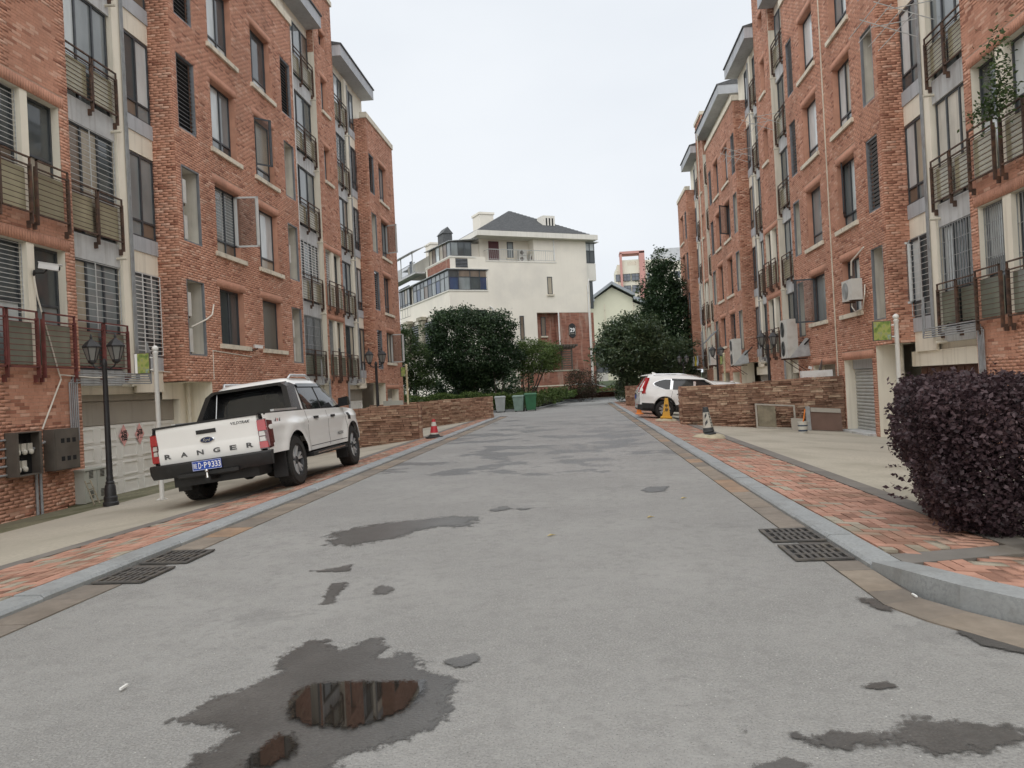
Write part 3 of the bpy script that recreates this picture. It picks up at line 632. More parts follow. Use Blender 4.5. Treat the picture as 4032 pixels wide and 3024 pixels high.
# ------------------------------------------------------------------ ground, road, kerbs, pavements
G_ = .92; Z0 = .124          # scale of the ground against the first survey, level of the road
def zl(x): return Z0+.056+.1*(x+4.32)
def zr(x): return Z0+.056-.087*(x-2.2)
def asphalt(name, wet=False):
    m, n, b = new_mat(name)
    pos = n.nodes.new('ShaderNodeNewGeometry').outputs['Position']
    c = mixc(n, noise_fac(n, .5, .38, .64, 6), (.25, .248, .242), (.345, .342, .333))
    c = mixc(n, noise_fac(n, 2.6, .46, .72, 7, rough=.7), c, (.225, .222, .217))
    c = mixc(n, noise_fac(n, 90, .38, .68, 3), c, (.37, .367, .356))
    c = mixc(n, noise_fac(n, 11, .5, .75, 6, rough=.7), c, (.25, .247, .24))
    c = mixc(n, noise_fac(n, 130, .63, .70, 2), c, (.12, .12, .12))
    v = nd(n, 'ShaderNodeTexVoronoi'); v.inputs['Scale'].default_value = 42; n.links.new(pos, v.inputs['Vector'])
    sp = nd(n, 'ShaderNodeMapRange'); sp.inputs[1].default_value = .16; sp.inputs[2].default_value = .08; n.links.new(v.outputs['Distance'], sp.inputs[0])
    wn = nd(n, 'ShaderNodeTexWhiteNoise'); wn.noise_dimensions = '3D'; n.links.new(v.outputs['Position'], wn.inputs['Vector'])
    th = nd(n, 'ShaderNodeMath', operation='GREATER_THAN'); th.inputs[1].default_value = .93; n.links.new(wn.outputs['Value'], th.inputs[0])
    mu = nd(n, 'ShaderNodeMath', operation='MULTIPLY'); n.links.new(sp.outputs[0], mu.inputs[0]); n.links.new(th.outputs[0], mu.inputs[1])
    c = mixc(n, mu.outputs[0], c, (.72, .71, .68))
    rough = .78
    if wet:
        c = mixc(n, 1.0, c, mixc(n, noise_fac(n, 2.4, .35, .7, 5), (.27, .266, .26), (.40, .395, .388)), 'MULTIPLY'); b.inputs['Roughness'].default_value = .36
        bump(n, b, noise_fac(n, 75, .2, .8), .35, .004)
        ed = nd(n, 'ShaderNodeAttribute', attribute_name='edge').outputs['Fac']; gr = noise_fac(n, 11, .27, .73, 10, rough=.82)
        sm = nd(n, 'ShaderNodeMath', operation='MULTIPLY_ADD'); n.links.new(ed, sm.inputs[0]); sm.inputs[1].default_value = 1.5; n.links.new(gr, sm.inputs[2])
        al = nd(n, 'ShaderNodeMapRange'); al.inputs[1].default_value = 1.12; al.inputs[2].default_value = 1.32; n.links.new(sm.outputs[0], al.inputs[0]); n.links.new(al.outputs[0], b.inputs['Alpha'])
    else:
        # damp blotches further up the street
        sx = nd(n, 'ShaderNodeSeparateXYZ'); n.links.new(pos, sx.inputs[0])
        up = nd(n, 'ShaderNodeMapRange'); up.inputs[1].default_value = 11.5; up.inputs[2].default_value = 14; n.links.new(sx.outputs['Y'], up.inputs[0])
        dn = nd(n, 'ShaderNodeMapRange'); dn.inputs[1].default_value = 36; dn.inputs[2].default_value = 24; n.links.new(sx.outputs['Y'], dn.inputs[0])
        a = nd(n, 'ShaderNodeMath', operation='MULTIPLY'); n.links.new(up.outputs[0], a.inputs[0]); n.links.new(dn.outputs[0], a.inputs[1])
        big = noise_fac(n, .75, .38, .62, 7, rough=.62)
        d = nd(n, 'ShaderNodeMath', operation='MULTIPLY_ADD'); n.links.new(a.outputs[0], d.inputs[0]); d.inputs[1].default_value = .42; d.inputs[2].default_value = -.0
        e = nd(n, 'ShaderNodeMath', operation='ADD'); n.links.new(big, e.inputs[0]); n.links.new(d.outputs[0], e.inputs[1])
        f = nd(n, 'ShaderNodeMapRange'); f.inputs[1].default_value = .98; f.inputs[2].default_value = 1.07; n.links.new(e.outputs[0], f.inputs[0])
        g = nd(n, 'ShaderNodeMath', operation='MULTIPLY'); n.links.new(f.outputs[0], g.inputs[0]); g.inputs[1].default_value = .72
        c = mixc(n, g.outputs[0], c, (.085, .085, .086))
        r = nd(n, 'ShaderNodeMapRange'); r.inputs[3].default_value = .8; r.inputs[4].default_value = .42; n.links.new(f.outputs[0], r.inputs[0]); n.links.new(r.outputs[0], b.inputs['Roughness'])
        bump(n, b, noise_fac(n, 55, .2, .8, 4), .8, .008)
    n.links.new(c, b.inputs['Base Color']); b.inputs['Specular IOR Level'].default_value = .45
    return m
MT['asphalt'] = asphalt('asphalt'); MT['wet'] = asphalt('wet_asphalt', True)
m_, n_, b_ = new_mat('puddle_water'); b_.inputs['Base Color'].default_value = (.022, .019, .016, 1); b_.inputs['Roughness'].default_value = .025; b_.inputs['Specular IOR Level'].default_value = .38; MT['water'] = m_
ed_ = nd(n_, 'ShaderNodeAttribute', attribute_name='edge').outputs['Fac']; sm_ = nd(n_, 'ShaderNodeMath', operation='MULTIPLY_ADD'); n_.links.new(ed_, sm_.inputs[0]); sm_.inputs[1].default_value = 1.6; n_.links.new(noise_fac(n_, 30, .25, .75, 8, rough=.75), sm_.inputs[2])
al_ = nd(n_, 'ShaderNodeMapRange'); al_.inputs[1].default_value = 1.1; al_.inputs[2].default_value = 1.5; n_.links.new(sm_.outputs[0], al_.inputs[0]); n_.links.new(al_.outputs[0], b_.inputs['Alpha'])
MT['earth'] = M('earth', (.09, .085, .055), .95, .3, .6, fine=(9, .6))
MT['grass'] = M('garden_soil', (.05, .075, .028), .95, .35, .9, fine=(12, .55))
MT['drive'] = M('driveway_concrete', (.48, .445, .37), .85, .09, .5, dirt=((.29, .265, .205), .7, .55), fine=(22, .88), bmp=.2, bscale=40)
MT['drive_moss'] = M('driveway_foot', (.20, .19, .12), .9, .3, 1.0, dirt=((.07, .085, .03), .8, 1.3), fine=(18, .7))
MT['bed'] = M('joint_sand', (.13, .10, .075), .95, .25, 6)
PV = [(0, (.30, .165, .12)), (.1, (.36, .20, .148)), (.16, (.49, .27, .20)), (.62, (.55, .31, .235)), (.8, (.53, .325, .25)), (.84, (.40, .36, .29)), (1, (.44, .40, .325))]
MT['paver'] = tint_mat('paving_brick', PV, .75, .12, dirt=((.20, .15, .10), .55, 1.6)); MT['paver_i'] = tint_mat('paving_brick_single', PV, .75, .12, by='obj', dirt=((.20, .15, .10), .5, 1.6))
MT['kerb'] = M('kerb_stone', (.345, .365, .375), .7, .1, 2.2, fine=(40, .85), dirt=((.20, .20, .19), .4, 3), bmp=.15, obj_rand=.05)
MT['slab'] = tint_mat('gutter_slab', [(0, (.225, .20, .175)), (.4, (.27, .235, .20)), (.85, (.33, .28, .225)), (.93, (.36, .25, .175)), (1, (.42, .285, .19))], .8, .12, by='obj', dirt=((.15, .13, .11), .5, 2.2))
MT['border'] = M('border_slab', (.21, .195, .18), .85, .15, 2, obj_rand=.12, dirt=((.13, .11, .08), .5, 2))
def sheet(name, pts, z, mat, zf=None, kind='structure'):
    bm = bmesh.new(); vs = [bm.verts.new((x, y, z if zf is None else zf(x, y))) for x, y in pts]
    f = bm.faces.new(vs); bmesh.ops.triangulate(bm, faces=[f]); bmesh.ops.recalc_face_normals(bm, faces=bm.faces)
    me = bpy.data.meshes.new(name); bm.to_mesh(me); bm.free()
    o = link_mesh(name, me, mat); o['kind'] = kind; return o
MB().add([(-900, -300, -.85), (900, -300, -.85), (900, 1500, -.85), (-900, 1500, -.85)], [(0, 1, 2, 3)]).build('ground', MT['earth'], kind='structure')
road = sheet('road', [(x*G_, y*G_) for x, y in [(-4.09, -15), (-4.09, 41.5), (-6, 43.5), (-11, 44.5), (-11, 49.2), (-5.5, 49.4), (-3.3, 51), (-2.6, 54), (-1.95, 62.2), (-1.1, 68.2), (.9, 71.7), (4, 72.4), (14, 74.4), (14, 66.2), (4, 62.4), (2.2, 61), (1.9, 60), (1.9, 6), (1.95, 5.2), (2.2, 4.7), (2.5, 4.2), (3.4, 3.4), (14, 2.8), (14, -15)]], Z0, MT['asphalt'])
def ragged(pts, amp, depth=4):
    r = random.Random(5); P = [Vector((*p, 0)) for p in pts]
    for k in range(depth):
        Q = []
        for a, b in zip(P, P[1:]+P[:1]):
            d = b-a; n_ = Vector((-d.y, d.x, 0)); Q += [a, (a+b)/2+n_*r.uniform(-amp, amp)]
        P = Q
    return [(p.x, p.y) for p in P]
WET = [[(-2.073, 3.56), (-2.035, 3.651), (-1.979, 3.825), (-1.896, 3.948), (-1.843, 3.99), (-1.827, 4.079), (-1.782, 4.171), (-1.865, 4.35), (-1.873, 4.444), (-1.83, 4.539), (-1.817, 4.669), (-1.775, 4.727), (-1.684, 4.676), (-1.612, 4.584), (-1.525, 4.537), (-1.454, 4.633), (-1.362, 4.748), (-1.271, 4.58), (-1.285, 4.428), (-1.222, 4.372), (-1.181, 4.477), (-1.083, 4.391), (-.948, 4.16), (-.848, 4.11), (-.77, 4.016), (-.734, 3.908), (-.769, 3.73), (-.7, 3.564), (-.795, 3.464), (-.849, 3.369), (-.907, 3.309), (-.982, 3.265), (-1.099, 3.223), (-1.107, 3.139), (-1.12, 3.033), (-1.177, 2.863), (-1.398, 2.785), (-1.686, 2.899), (-1.73, 3.109), (-1.736, 3.231), (-1.721, 3.306), (-1.682, 3.449), (-1.762, 3.484), (-1.848, 3.529)],
       [(-2.722, 7.814), (-2.859, 8.46), (-2.664, 8.704), (-2.458, 8.96), (-2.043, 9.113), (-1.677, 9.282), (-1.371, 9.141), (-1.376, 8.617), (-1.679, 8.671), (-1.951, 8.441), (-2.055, 8.009), (-2.317, 7.87), (-2.469, 7.72)],
       [(-2.014, 5.566), (-2.099, 5.891), (-2.135, 6.138), (-2.026, 6.164), (-1.993, 5.881), (-1.941, 5.56)], [(-1.707, 5.921), (-1.687, 6.058), (-1.582, 5.943), (-1.595, 5.779), (-1.66, 5.817)],
       [(-2.502, 6.606), (-2.335, 6.671), (-2.171, 6.826), (-2.132, 6.564), (-2.365, 6.574)], [(.78, 10.964), (.938, 11.285), (1.195, 11.212), (1.046, 10.731), (.855, 10.714)], [(-1.262, 9.622), (-1.09, 9.949), (-.979, 9.74), (-1.136, 9.542)], [(-.919, 9.727), (-.709, 9.681), (-.818, 9.562)],
       [(.856, 3.248), (.913, 3.305), (1.004, 3.379), (1.039, 3.363), (1.112, 3.377), (1.233, 3.375), (1.344, 3.483), (1.454, 3.497), (1.527, 3.463), (1.593, 3.43), (1.687, 3.405), (1.778, 3.388), (1.95, 3.364), (1.92, 3.306), (1.718, 3.292), (1.562, 3.238), (1.445, 3.192), (1.355, 3.199), (1.283, 3.256), (1.133, 3.287), (1.02, 3.246), (.92, 3.24)],
       [(1.262, 3.848), (1.361, 3.906), (1.418, 3.914), (1.445, 3.862), (1.357, 3.835)], [(.621, 3.114), (.687, 3.1), (.73, 3.166), (.758, 3.152), (.817, 3.112), (.771, 3.061), (.612, 3.049)], [(.604, 3.434), (.63, 3.442), (.633, 3.386), (.605, 3.387)], [(.811, 3.375), (.85, 3.367), (.864, 3.321), (.828, 3.337)],
       [(-.866, 4.304), (-.794, 4.377), (-.697, 4.425), (-.661, 4.294), (-.763, 4.188)], [(1.80, 5.351), (1.88, 5.346), (1.92, 5.145), (1.88, 5.067), (1.80, 5.17)], [(2.12, 4.72), (2.2, 4.6), (2.34, 4.42), (2.45, 4.27), (2.376, 4.2), (2.282, 4.25), (2.13, 4.382), (2.09, 4.594)]]
def wet_sheet(pts, z, ring, cell, name='wet_patch', mat=None):
    """damp patch as a fine sheet; 'edge' runs from 0 outside to 1 well inside"""
    P = np.array(pts); lo = P.min(0)-ring; hi = P.max(0)+ring; gx = np.arange(lo[0], hi[0]+cell, cell); gy = np.arange(lo[1], hi[1]+cell, cell); X, Y = np.meshgrid(gx, gy, indexing='ij')
    ins = np.zeros(X.shape, bool); D = np.full(X.shape, 9.)
    for (x0, y0), (x1, y1) in zip(P, np.roll(P, -1, 0)):
        cr = ((y0 > Y) != (y1 > Y)); xi = (x1-x0)*(Y-y0)/((y1-y0) if y1 != y0 else 1e-9)+x0; ins ^= cr & (X < xi)
        dx, dy = x1-x0, y1-y0; t = np.clip(((X-x0)*dx+(Y-y0)*dy)/(dx*dx+dy*dy+1e-9), 0, 1); D = np.minimum(D, np.hypot(X-x0-t*dx, Y-y0-t*dy))
    E_ = np.clip(.5+np.where(ins, D, -D)/ring, 0, 1); n1, n2 = X.shape; idx = np.arange(n1*n2).reshape(n1, n2)
    f = np.stack([idx[:-1, :-1], idx[1:, :-1], idx[1:, 1:], idx[:-1, 1:]], -1).reshape(-1, 4); keep = (E_.ravel()[f].max(1) > .02); f = f[keep]
    me = bpy.data.meshes.new('wet_patch'); me.from_pydata(np.stack([X.ravel(), Y.ravel(), np.full(n1*n2, z)], 1).tolist(), [], f.tolist()); a = me.attributes.new('edge', 'FLOAT', 'POINT'); a.data.foreach_set('value', E_.ravel().astype(np.float32))
    bm = bmesh.new(); bm.from_mesh(me); bmesh.ops.delete(bm, geom=[v for v in bm.verts if not v.link_faces], context='VERTS'); bm.to_mesh(me); bm.free()
    o = link_mesh(name, me, mat or MT['wet']); o['kind'] = 'structure'
for i, p in enumerate(WET): wet_sheet([(x*G_, y*G_) for x, y in p], Z0+.004+.0003*i, (.30 if len(p) > 10 else .12) if p[0][1] < 5.2 else (.22 if len(p) < 10 else .6), .025 if p[0][1] < 7 else .05)
for i, p in enumerate(([(-1.572, 3.894), (-1.519, 3.989), (-1.347, 4.005), (-1.17, 4.005), (-.995, 4.007), (-.926, 4.011), (-.897, 3.956), (-.888, 3.872), (-.908, 3.772), (-.943, 3.641), (-1.008, 3.554), (-1.072, 3.504), (-1.134, 3.455), (-1.253, 3.465), (-1.337, 3.484), (-1.478, 3.564), (-1.545, 3.694)],
                       [(-1.50, 3.228), (-1.466, 3.38), (-1.411, 3.395), (-1.344, 3.3), (-1.321, 3.183), (-1.402, 3.087), (-1.5, 3.088)])):
    wet_sheet([(x*G_, y*G_) for x, y in p], Z0+.0125+.002*i, .16, .02, 'puddle', MT['water'])

# pavement widths
def bl(y): return float(np.interp(y, [1.8, 4.6, 6.9, 8.4, 10.5, 13.8, 60], [-6.1, -5.9, -5.62, -5.42, -5.15, -5.0, -4.95]))
BR_R = 3.33
ysl = list(np.arange(-8, 38.6, 1.0))
def strip(name, xa, xb, ys, zf, mat, dz=0):
    P = [[(xa(y), y, zf(xa(y))+dz), (xb(y), y, zf(xb(y))+dz)] for y in ys]
    return MB().grid(P).build(name, mat, kind='structure')
pav_l = strip('pavement', lambda y: -4.29, lambda y: bl(y)-.3, ysl, zl, MT['bed'], -.02)
drv_l = strip('driveway', lambda y: bl(y)-.28, lambda y: -9.0, list(np.arange(-8, 43.2, 1.0)), zl, MT['drive'], -.006)
strip('driveway', lambda y: -9.0, lambda y: -11.3, list(np.arange(-8, 43.2, 1.0)), zl, MT['drive_moss'], -.006)
ysr = list(np.arange(4.95, 55.8, 1.0))
sheet('pavement', [(2.3, 4.96), (2.38, 4.78), (2.56, 4.42), (2.86, 4.11), (3.32, 3.83), (3.66, 3.76), (3.66, 4.96)], 0, MT['bed'], lambda x, y: zr(x)-.021)
pav_r = strip('pavement', lambda y: 2.19, lambda y: 3.66, ysr, zr, MT['bed'], -.02)
drv_r = strip('driveway', lambda y: 3.62, lambda y: 9.3, list(np.arange(4.0, 62.5, 1.0)), zr, MT['drive'], -.006)
# herringbone paving bricks
def herring(x0, x1, y0, y1, keep):
    w_ = .122; nx = int((x1-x0)/w_)+2; ny = int((y1-y0)/w_)+2; out_ = []
    for i in range(-1, nx):
        for j in range(-1, ny):
            k = (i-j) % 4
            if k == 0: cx, cy, sx, sy = x0+(i+1)*w_, y0+(j+.5)*w_, 2*w_, w_
            elif k == 3: cx, cy, sx, sy = x0+(i+.5)*w_, y0+(j+1)*w_, w_, 2*w_
            else: continue
            a0, a1 = max(cx-sx/2, x0), min(cx+sx/2, x1)
            if a1-a0 < .03 or not keep((a0+a1)/2, cy): continue
            out_.append((((a0+a1)/2, cy, -.022+random.uniform(-.0025, .0025)), (a1-a0-.014, sy-.014, .05)))
    return out_
def paving(recs, parent, zf, slope, y_in):
    sc = sorted((pix((c[0], c[1], 0))[2], i) for i, (c, s_) in enumerate(recs) if y_in(c))
    best = {i for _, i in sc[:300]}
    single_pieces('brick', [recs[i] for i in best], shared_cube(MT['paver_i']), parent, zf, slope)
    rest = [r for i, r in enumerate(recs) if i not in best]
    boxes_mesh('brick_paving', [r[0] for r in rest], [r[1] for r in rest], rng.random(len(rest)), MT['paver'], parent, zf)
def in_view(c):
    x, y, z = pix((c[0], c[1], zl(c[0]) if c[0] < 0 else zr(c[0]))); return z > 0 and 10 < x < 4022 and 0 < y < 3014
paving(herring(-6.1, -4.315, 2.3, 38.0, lambda x, y: x > bl(y)+.02), pav_l, zl, .1, in_view)
paving(herring(2.215, BR_R, 4.2, 55.2, lambda x, y: not (5.5+.55*(x-2.12) < y < 5.84+.55*(x-2.12)) and (y > 4.8 or x > 2.3+(4.8-y)*.8)), pav_r, zr, -.087, lambda c: in_view(c) and not (c[0] > 2.72 and c[1] < 6.9))
sp_ = [(2.2, 5.56), (3.6, 6.33), (3.6, 6.63), (2.2, 5.85)]; MB().hexa([(x, y, zr(x)-.04) for x, y in sp_]+[(x, y, zr(x)+.004) for x, y in sp_]).build('slab', MT['border'], pav_r)
# border slabs between bricks and drive
def border(parent, xa, xb, y0, y1, zf, st=.62):
    y = y0
    while y < y1:
        e = min(y+st, y1)
        p = [(xa(y)+.0, y+.004), (xb(y), y+.004), (xb(e), e-.004), (xa(e), e-.004)]
        MB().hexa([(x_, y_, zf(x_)-.05) for x_, y_ in p]+[(x_, y_, zf(x_)+.004) for x_, y_ in p]).build('slab', MT['border'], parent); y = e
border(drv_l, lambda y: bl(y)+.015, lambda y: bl(y)-.27, 3, 38, zl); border(drv_r, lambda y: BR_R+.015, lambda y: BR_R+.29, 5, 55, zr)
# gutters and kerbs
MT['gutbed'] = M('gutter_bed', (.11, .10, .09), .95, .2, 5)
gut_l = MB().quad((-4.1, 2, Z0+.002), (-3.76, 2, Z0+.002), (-3.76, 38, Z0+.002), (-4.1, 38, Z0+.002)).build('gutter', MT['gutbed'], kind='structure')
gut_r = MB().quad((1.75, 5.0, Z0+.002), (2.02, 5.0, Z0+.002), (2.02, 55.2, Z0+.002), (1.75, 55.2, Z0+.002)).build('gutter', MT['gutbed'], kind='structure')
def gutter(parent, x0, x1, y0, y1, skip):
    y = y0
    while y < y1:
        L_ = random.choice((.55, .6, .6, .62))
        if not (skip[0] < y+L_ and y < skip[1]): MB().box(x0, x1, y+.005, y+L_-.005, Z0-.04, Z0+.007+random.uniform(0, .003)).build('slab', MT['slab'], parent)
        elif y < skip[0]-.1: MB().box(x0, x1, y+.005, skip[0], Z0-.04, Z0+.008).build('slab', MT['slab'], parent); y = skip[1]; continue
        else: y = skip[1]; continue
        y += L_
gutter(gut_l, -4.07, -3.755, 3.0, 37.8, (5.8, 7.1)); gutter(gut_r, 1.753, 1.99, 5.0, 54.8, (5.9, 7.22))
q = MB()
GP_ = [(x*G_, y*G_) for x, y in [(2.165, 5.55), (2.19, 5.3), (2.33, 5.0), (2.6, 4.56), (2.98, 4.2), (3.55, 3.88), (4.4, 3.67), (5.4, 3.55)]]; GO_ = [(x*G_, y*G_) for x, y in [(1.905, 5.5), (1.90, 5.2), (2.02, 4.85), (2.30, 4.34), (2.72, 3.93), (3.40, 3.58), (4.3, 3.36), (5.4, 3.24)]]
for i in range(7):
    a, b, c, d = GP_[i], GP_[i+1], GO_[i+1], GO_[i]; MB().hexa([(*p, Z0-.04) for p in (d, a, b, c)]+[(*p, Z0+.009) for p in (d, a, b, c)]).build('slab', MT['slab'], gut_r)
kb_l = MB().box(-4.29, -4.09, 2, 38, Z0-.1, Z0-.02).build('kerb', MT['gutbed'], kind='structure')
kb_r = MB().box(2.01, 2.18, 5.7, 55.2, Z0-.1, Z0-.02).build('kerb', MT['gutbed'], kind='structure')
def kerbs(parent, xf, xb, y0, y1, L_=.98):
    s_ = 1 if xb > xf else -1; y = y0
    while y < y1-.3:
        e = min(y+L_, y1); j = random.uniform(-.004, .004); h = Z0+.056+random.uniform(-.004, .004)
        prof = [(xf+j, Z0-.1), (xf+j, h-.022), (xf+j+s_*.022, h), (xb, h), (xb, Z0-.1)]
        MB().prism(prof, y+.004, e-.004, 'y').build('kerbstone', MT['kerb'], parent); y = e
kerbs(kb_l, -4.07, -4.31, 2.4, 38); kerbs(kb_r, 1.992, 2.204, 5.66, 55.2)
cp = [(2.165, 6.14), (2.19, 5.65), (2.33, 5.1), (2.6, 4.62), (2.98, 4.25), (3.55, 3.93), (4.4, 3.72), (5.4, 3.6)]; ck = [(2.395, 6.14), (2.42, 5.72), (2.54, 5.24), (2.77, 4.82), (3.1, 4.48), (3.6, 4.18), (4.42, 3.97), (5.4, 3.85)]; hh_ = [Z0+v for v in (.056, .11, .135, .14, .14, .14, .14, .14)]; cp = [(x*G_, y*G_) for x, y in cp]; ck = [(x*G_, y*G_) for x, y in ck]
for i in range(7):
    a, b, c, d = cp[i], cp[i+1], ck[i+1], ck[i]; g = .02
    MB().hexa([(*a, .05), (*b, .05), (*c, .05), (*d, .05), (a[0]+g*.5, a[1]+g*.4, hh_[i]), (b[0]+g*.5, b[1]+g*.4, hh_[i+1]), (*c, hh_[i+1]), (*d, hh_[i])]).build('kerbstone', MT['kerb'], kb_r)
# far garden kerb
kb_f = MB().quad((-5.0, 45.6, .1), (-3.0, 47.1, .1), (-3.1, 47.4, .1), (-5.1, 45.9, .1)).build('kerb', MT['gutbed'], kind='structure')
fp = [(x*G_, y*G_) for x, y in [(-11, 49.2), (-8, 49.3), (-5.5, 49.4), (-3.3, 51), (-2.85, 52.5), (-2.6, 54), (-2.3, 58), (-1.95, 62.2), (-1.55, 65.2), (-1.1, 68.2), (-.1, 70.1), (.9, 71.7), (4, 72.4), (9, 73.4), (14, 74.4)]]
for a, b in zip(fp, fp[1:]):
    a, b = Vector((*a, 0)), Vector((*b, 0)); t = (b-a).normalized(); n_ = Vector((-t.y, t.x, 0))*.2; k = max(1, round((b-a).length/1.5))
    for i in range(k):
        p, r = a+(b-a)*(i/k)+t*.01, a+(b-a)*((i+1)/k)-t*.01
        MB().hexa([(v.x, v.y, z) for z in (Z0-.05, Z0+.12) for v in (p, r, r+n_, p+n_)]).build('kerbstone', MT['kerb'], kb_f)
def gz(x, y): return Z0+.1+max(0, (y-46))*.028
garden = sheet('garden_ground', [(x*G_, y*G_) for x, y in [(-60, 43.6), (-11.2, 43.6), (-11.2, 49.4), (-5.6, 49.6), (-3.5, 51.2), (-2.8, 54.2), (-2.15, 62.4), (-1.3, 68.4), (.8, 71.9), (4, 72.6), (14, 74.6), (40, 80), (40, 140), (-60, 140)]], 0, MT['grass'], gz)
sheet('garden_ground', [(2.15, 55.7), (3.8, 57), (13, 60.6), (40, 61), (40, 62.4), (9.2, 62.4), (9.2, 55.6)], Z0+.03, MT['grass'])
# drain grates
MT['iron'] = M('cast_iron', (.105, .10, .095), .65, .2, 8, metal=.2, dirt=((.22, .19, .15), .5, 6))
def grate(x0, x1, y0, y1, label):
    g = empty('drain_grate', label, 'drain grate', 'kerbside drain grates', world_at=((x0+x1)/2, (y0+y1)/2, Z0))
    MB().box(x0+.01, x1-.01, y0+.01, y1-.01, Z0+.003, Z0+.0075).build('pit_shade_plate', MT['black'], g)  # flat black plate under the bars, stands in for the unlit hollow
    m = MB(); fr = .035; nr, nc = 3, 7; z0, z1 = Z0+.008, Z0+.022
    m.box(x0, x1, y0, y0+fr, z0, z1).box(x0, x1, y1-fr, y1, z0, z1).box(x0, x0+fr, y0+fr, y1-fr, z0, z1).box(x1-fr, x1, y0+fr, y1-fr, z0, z1)
    m.build('frame', MT['iron'], g)
    ys = [(y0+fr)+(y1-y0-2*fr)*i/nr for i in range(1, nr)]
    for yy in ys: MB().box(x0+fr, x1-fr, yy-.012, yy+.012, z0, z1).build('cross_bar', MT['iron'], g)
    for r in range(nr):
        a = y0+fr+(y1-y0-2*fr)*r/nr+(.012 if r else 0); b = y0+fr+(y1-y0-2*fr)*(r+1)/nr-(.012 if r < nr-1 else 0)
        for c in range(1, nc):
            xx = x0+fr+(x1-x0-2*fr)*c/nc; MB().box(xx-.013, xx+.013, a, b, z0, z1-.001).build('bar', MT['iron'], g)
grate(-4.03, -3.6, 5.83, 6.35, 'iron drain grate by the kerb below the pickup, the nearer of the pair'); grate(-4.03, -3.58, 6.5, 7.03, 'iron drain grate by the kerb below the pickup, the farther of the pair')
grate(1.545, 1.98, 5.94, 6.48, 'iron drain grate beside the purple bush, the nearer of the two'); grate(1.545, 1.985, 6.62, 7.16, 'iron drain grate beside the purple bush, the farther of the two')
# ledgestone walls
SR = [(0, (.22, .122, .085)), (.15, (.29, .168, .118)), (.45, (.38, .235, .165)), (.8, (.45, .29, .205)), (.93, (.54, .39, .28)), (1, (.60, .45, .33))]
MT['ledge'] = tint_mat('ledgestone', SR, .9, .22, bmp=.5, bscale=45, dirt=((.11, .075, .055), .45, 1.2)); MT['ledge_i'] = tint_mat('ledgestone_single', SR, .9, .22, by='obj', bmp=.5, bscale=45, dirt=((.11, .075, .055), .45, 1.2))
def stone_wall(label, x0, x1, y, ztop0, ztop1, zf, th=.3, road_end='lo', group=None, hid=None):
    w_ = empty('stone_wall', label, 'wall', group, world_at=((x0+x1)/2, y+th/2, zf((x0+x1)/2)))
    def zt(x): return ztop0+(ztop1-ztop0)*(x-x0)/(x1-x0)
    MB().hexa([(x0+.03, y+.03, zf(x0)-.3), (x1-.03, y+.03, zf(x1)-.3), (x1-.03, y+th-.03, zf(x1)-.3), (x0+.03, y+th-.03, zf(x0)-.3), (x0+.03, y+.03, zt(x0)-.03), (x1-.03, y+.03, zt(x1)-.03), (x1-.03, y+th-.03, zt(x1)-.03), (x0+.03, y+th-.03, zt(x0)-.03)]).build('core', MT['bed'], w_)
    rec = []; z = min(zf(x0), zf(x1))-.15; ztop = max(ztop0, ztop1)
    while z < ztop-.02:
        h = random.uniform(.045, .085)
        if z+h > ztop-.03: h = ztop-z
        x = x0
        while x < x1:
            L_ = random.uniform(.13, .42)
            if x+L_ > x1-.1: L_ = x1-x
            xc = x+L_/2
            if z+h*.5 < zt(xc)+.01 and z+h > zf(xc)-.05:
                pr = random.uniform(-.03, .05); hh2 = min(h, zt(xc)-z+random.uniform(0, .015)); 
                rec.append(((xc, y-pr/2+.04, z+hh2/2), (L_-.008, .12+pr, hh2-.009)))
            x += L_
        xe = x0 if road_end == 'lo' else x1; s_ = -1 if road_end == 'lo' else 1
        if z+h*.5 < zt(xe) and z+h > zf(xe)-.05: rec.append(((xe+s_*.01, y+th/2+.05, z+h/2), (.1+random.uniform(0, .05), th-.08, h-.006)))
        z += h
    vis = [i for i, r in enumerate(rec) if hid is None or not hid(r[0])]; best = set(vis[-300:])
    single_pieces('stone', [rec[i] for i in sorted(best)], shared_cube(MT['ledge_i']), w_)
    rest = [r for i, r in enumerate(rec) if i not in best]
    if rest: boxes_mesh('stonework', [r[0] for r in rest], [r[1] for r in rest], rng.random(len(rest)), MT['ledge'], w_)
    return w_
stone_wall('brown ledgestone wall between the white suv and the roller shutter', 3.2, 8.25, 25.0, 1.31, 1.41, zr)
stone_wall('brown ledgestone wall just ahead of the white pickup truck', -10.15, -5.13, 23.4, 1.08, 1.2, zl, road_end='hi', hid=lambda c: c[0] < -7.4)
stone_wall('darker ledgestone wall beyond the red cone, below the round tree', -10.1, -4.28, 35.5, 1.05, 1.2, zl, road_end='hi', hid=lambda c: c[0] < -7.9)
stone_wall('distant ledgestone wall beside the road behind the white suv', 2.6, 8.2, 45, 1.32, 1.32, zr, hid=lambda c: c[0] > 4.2)
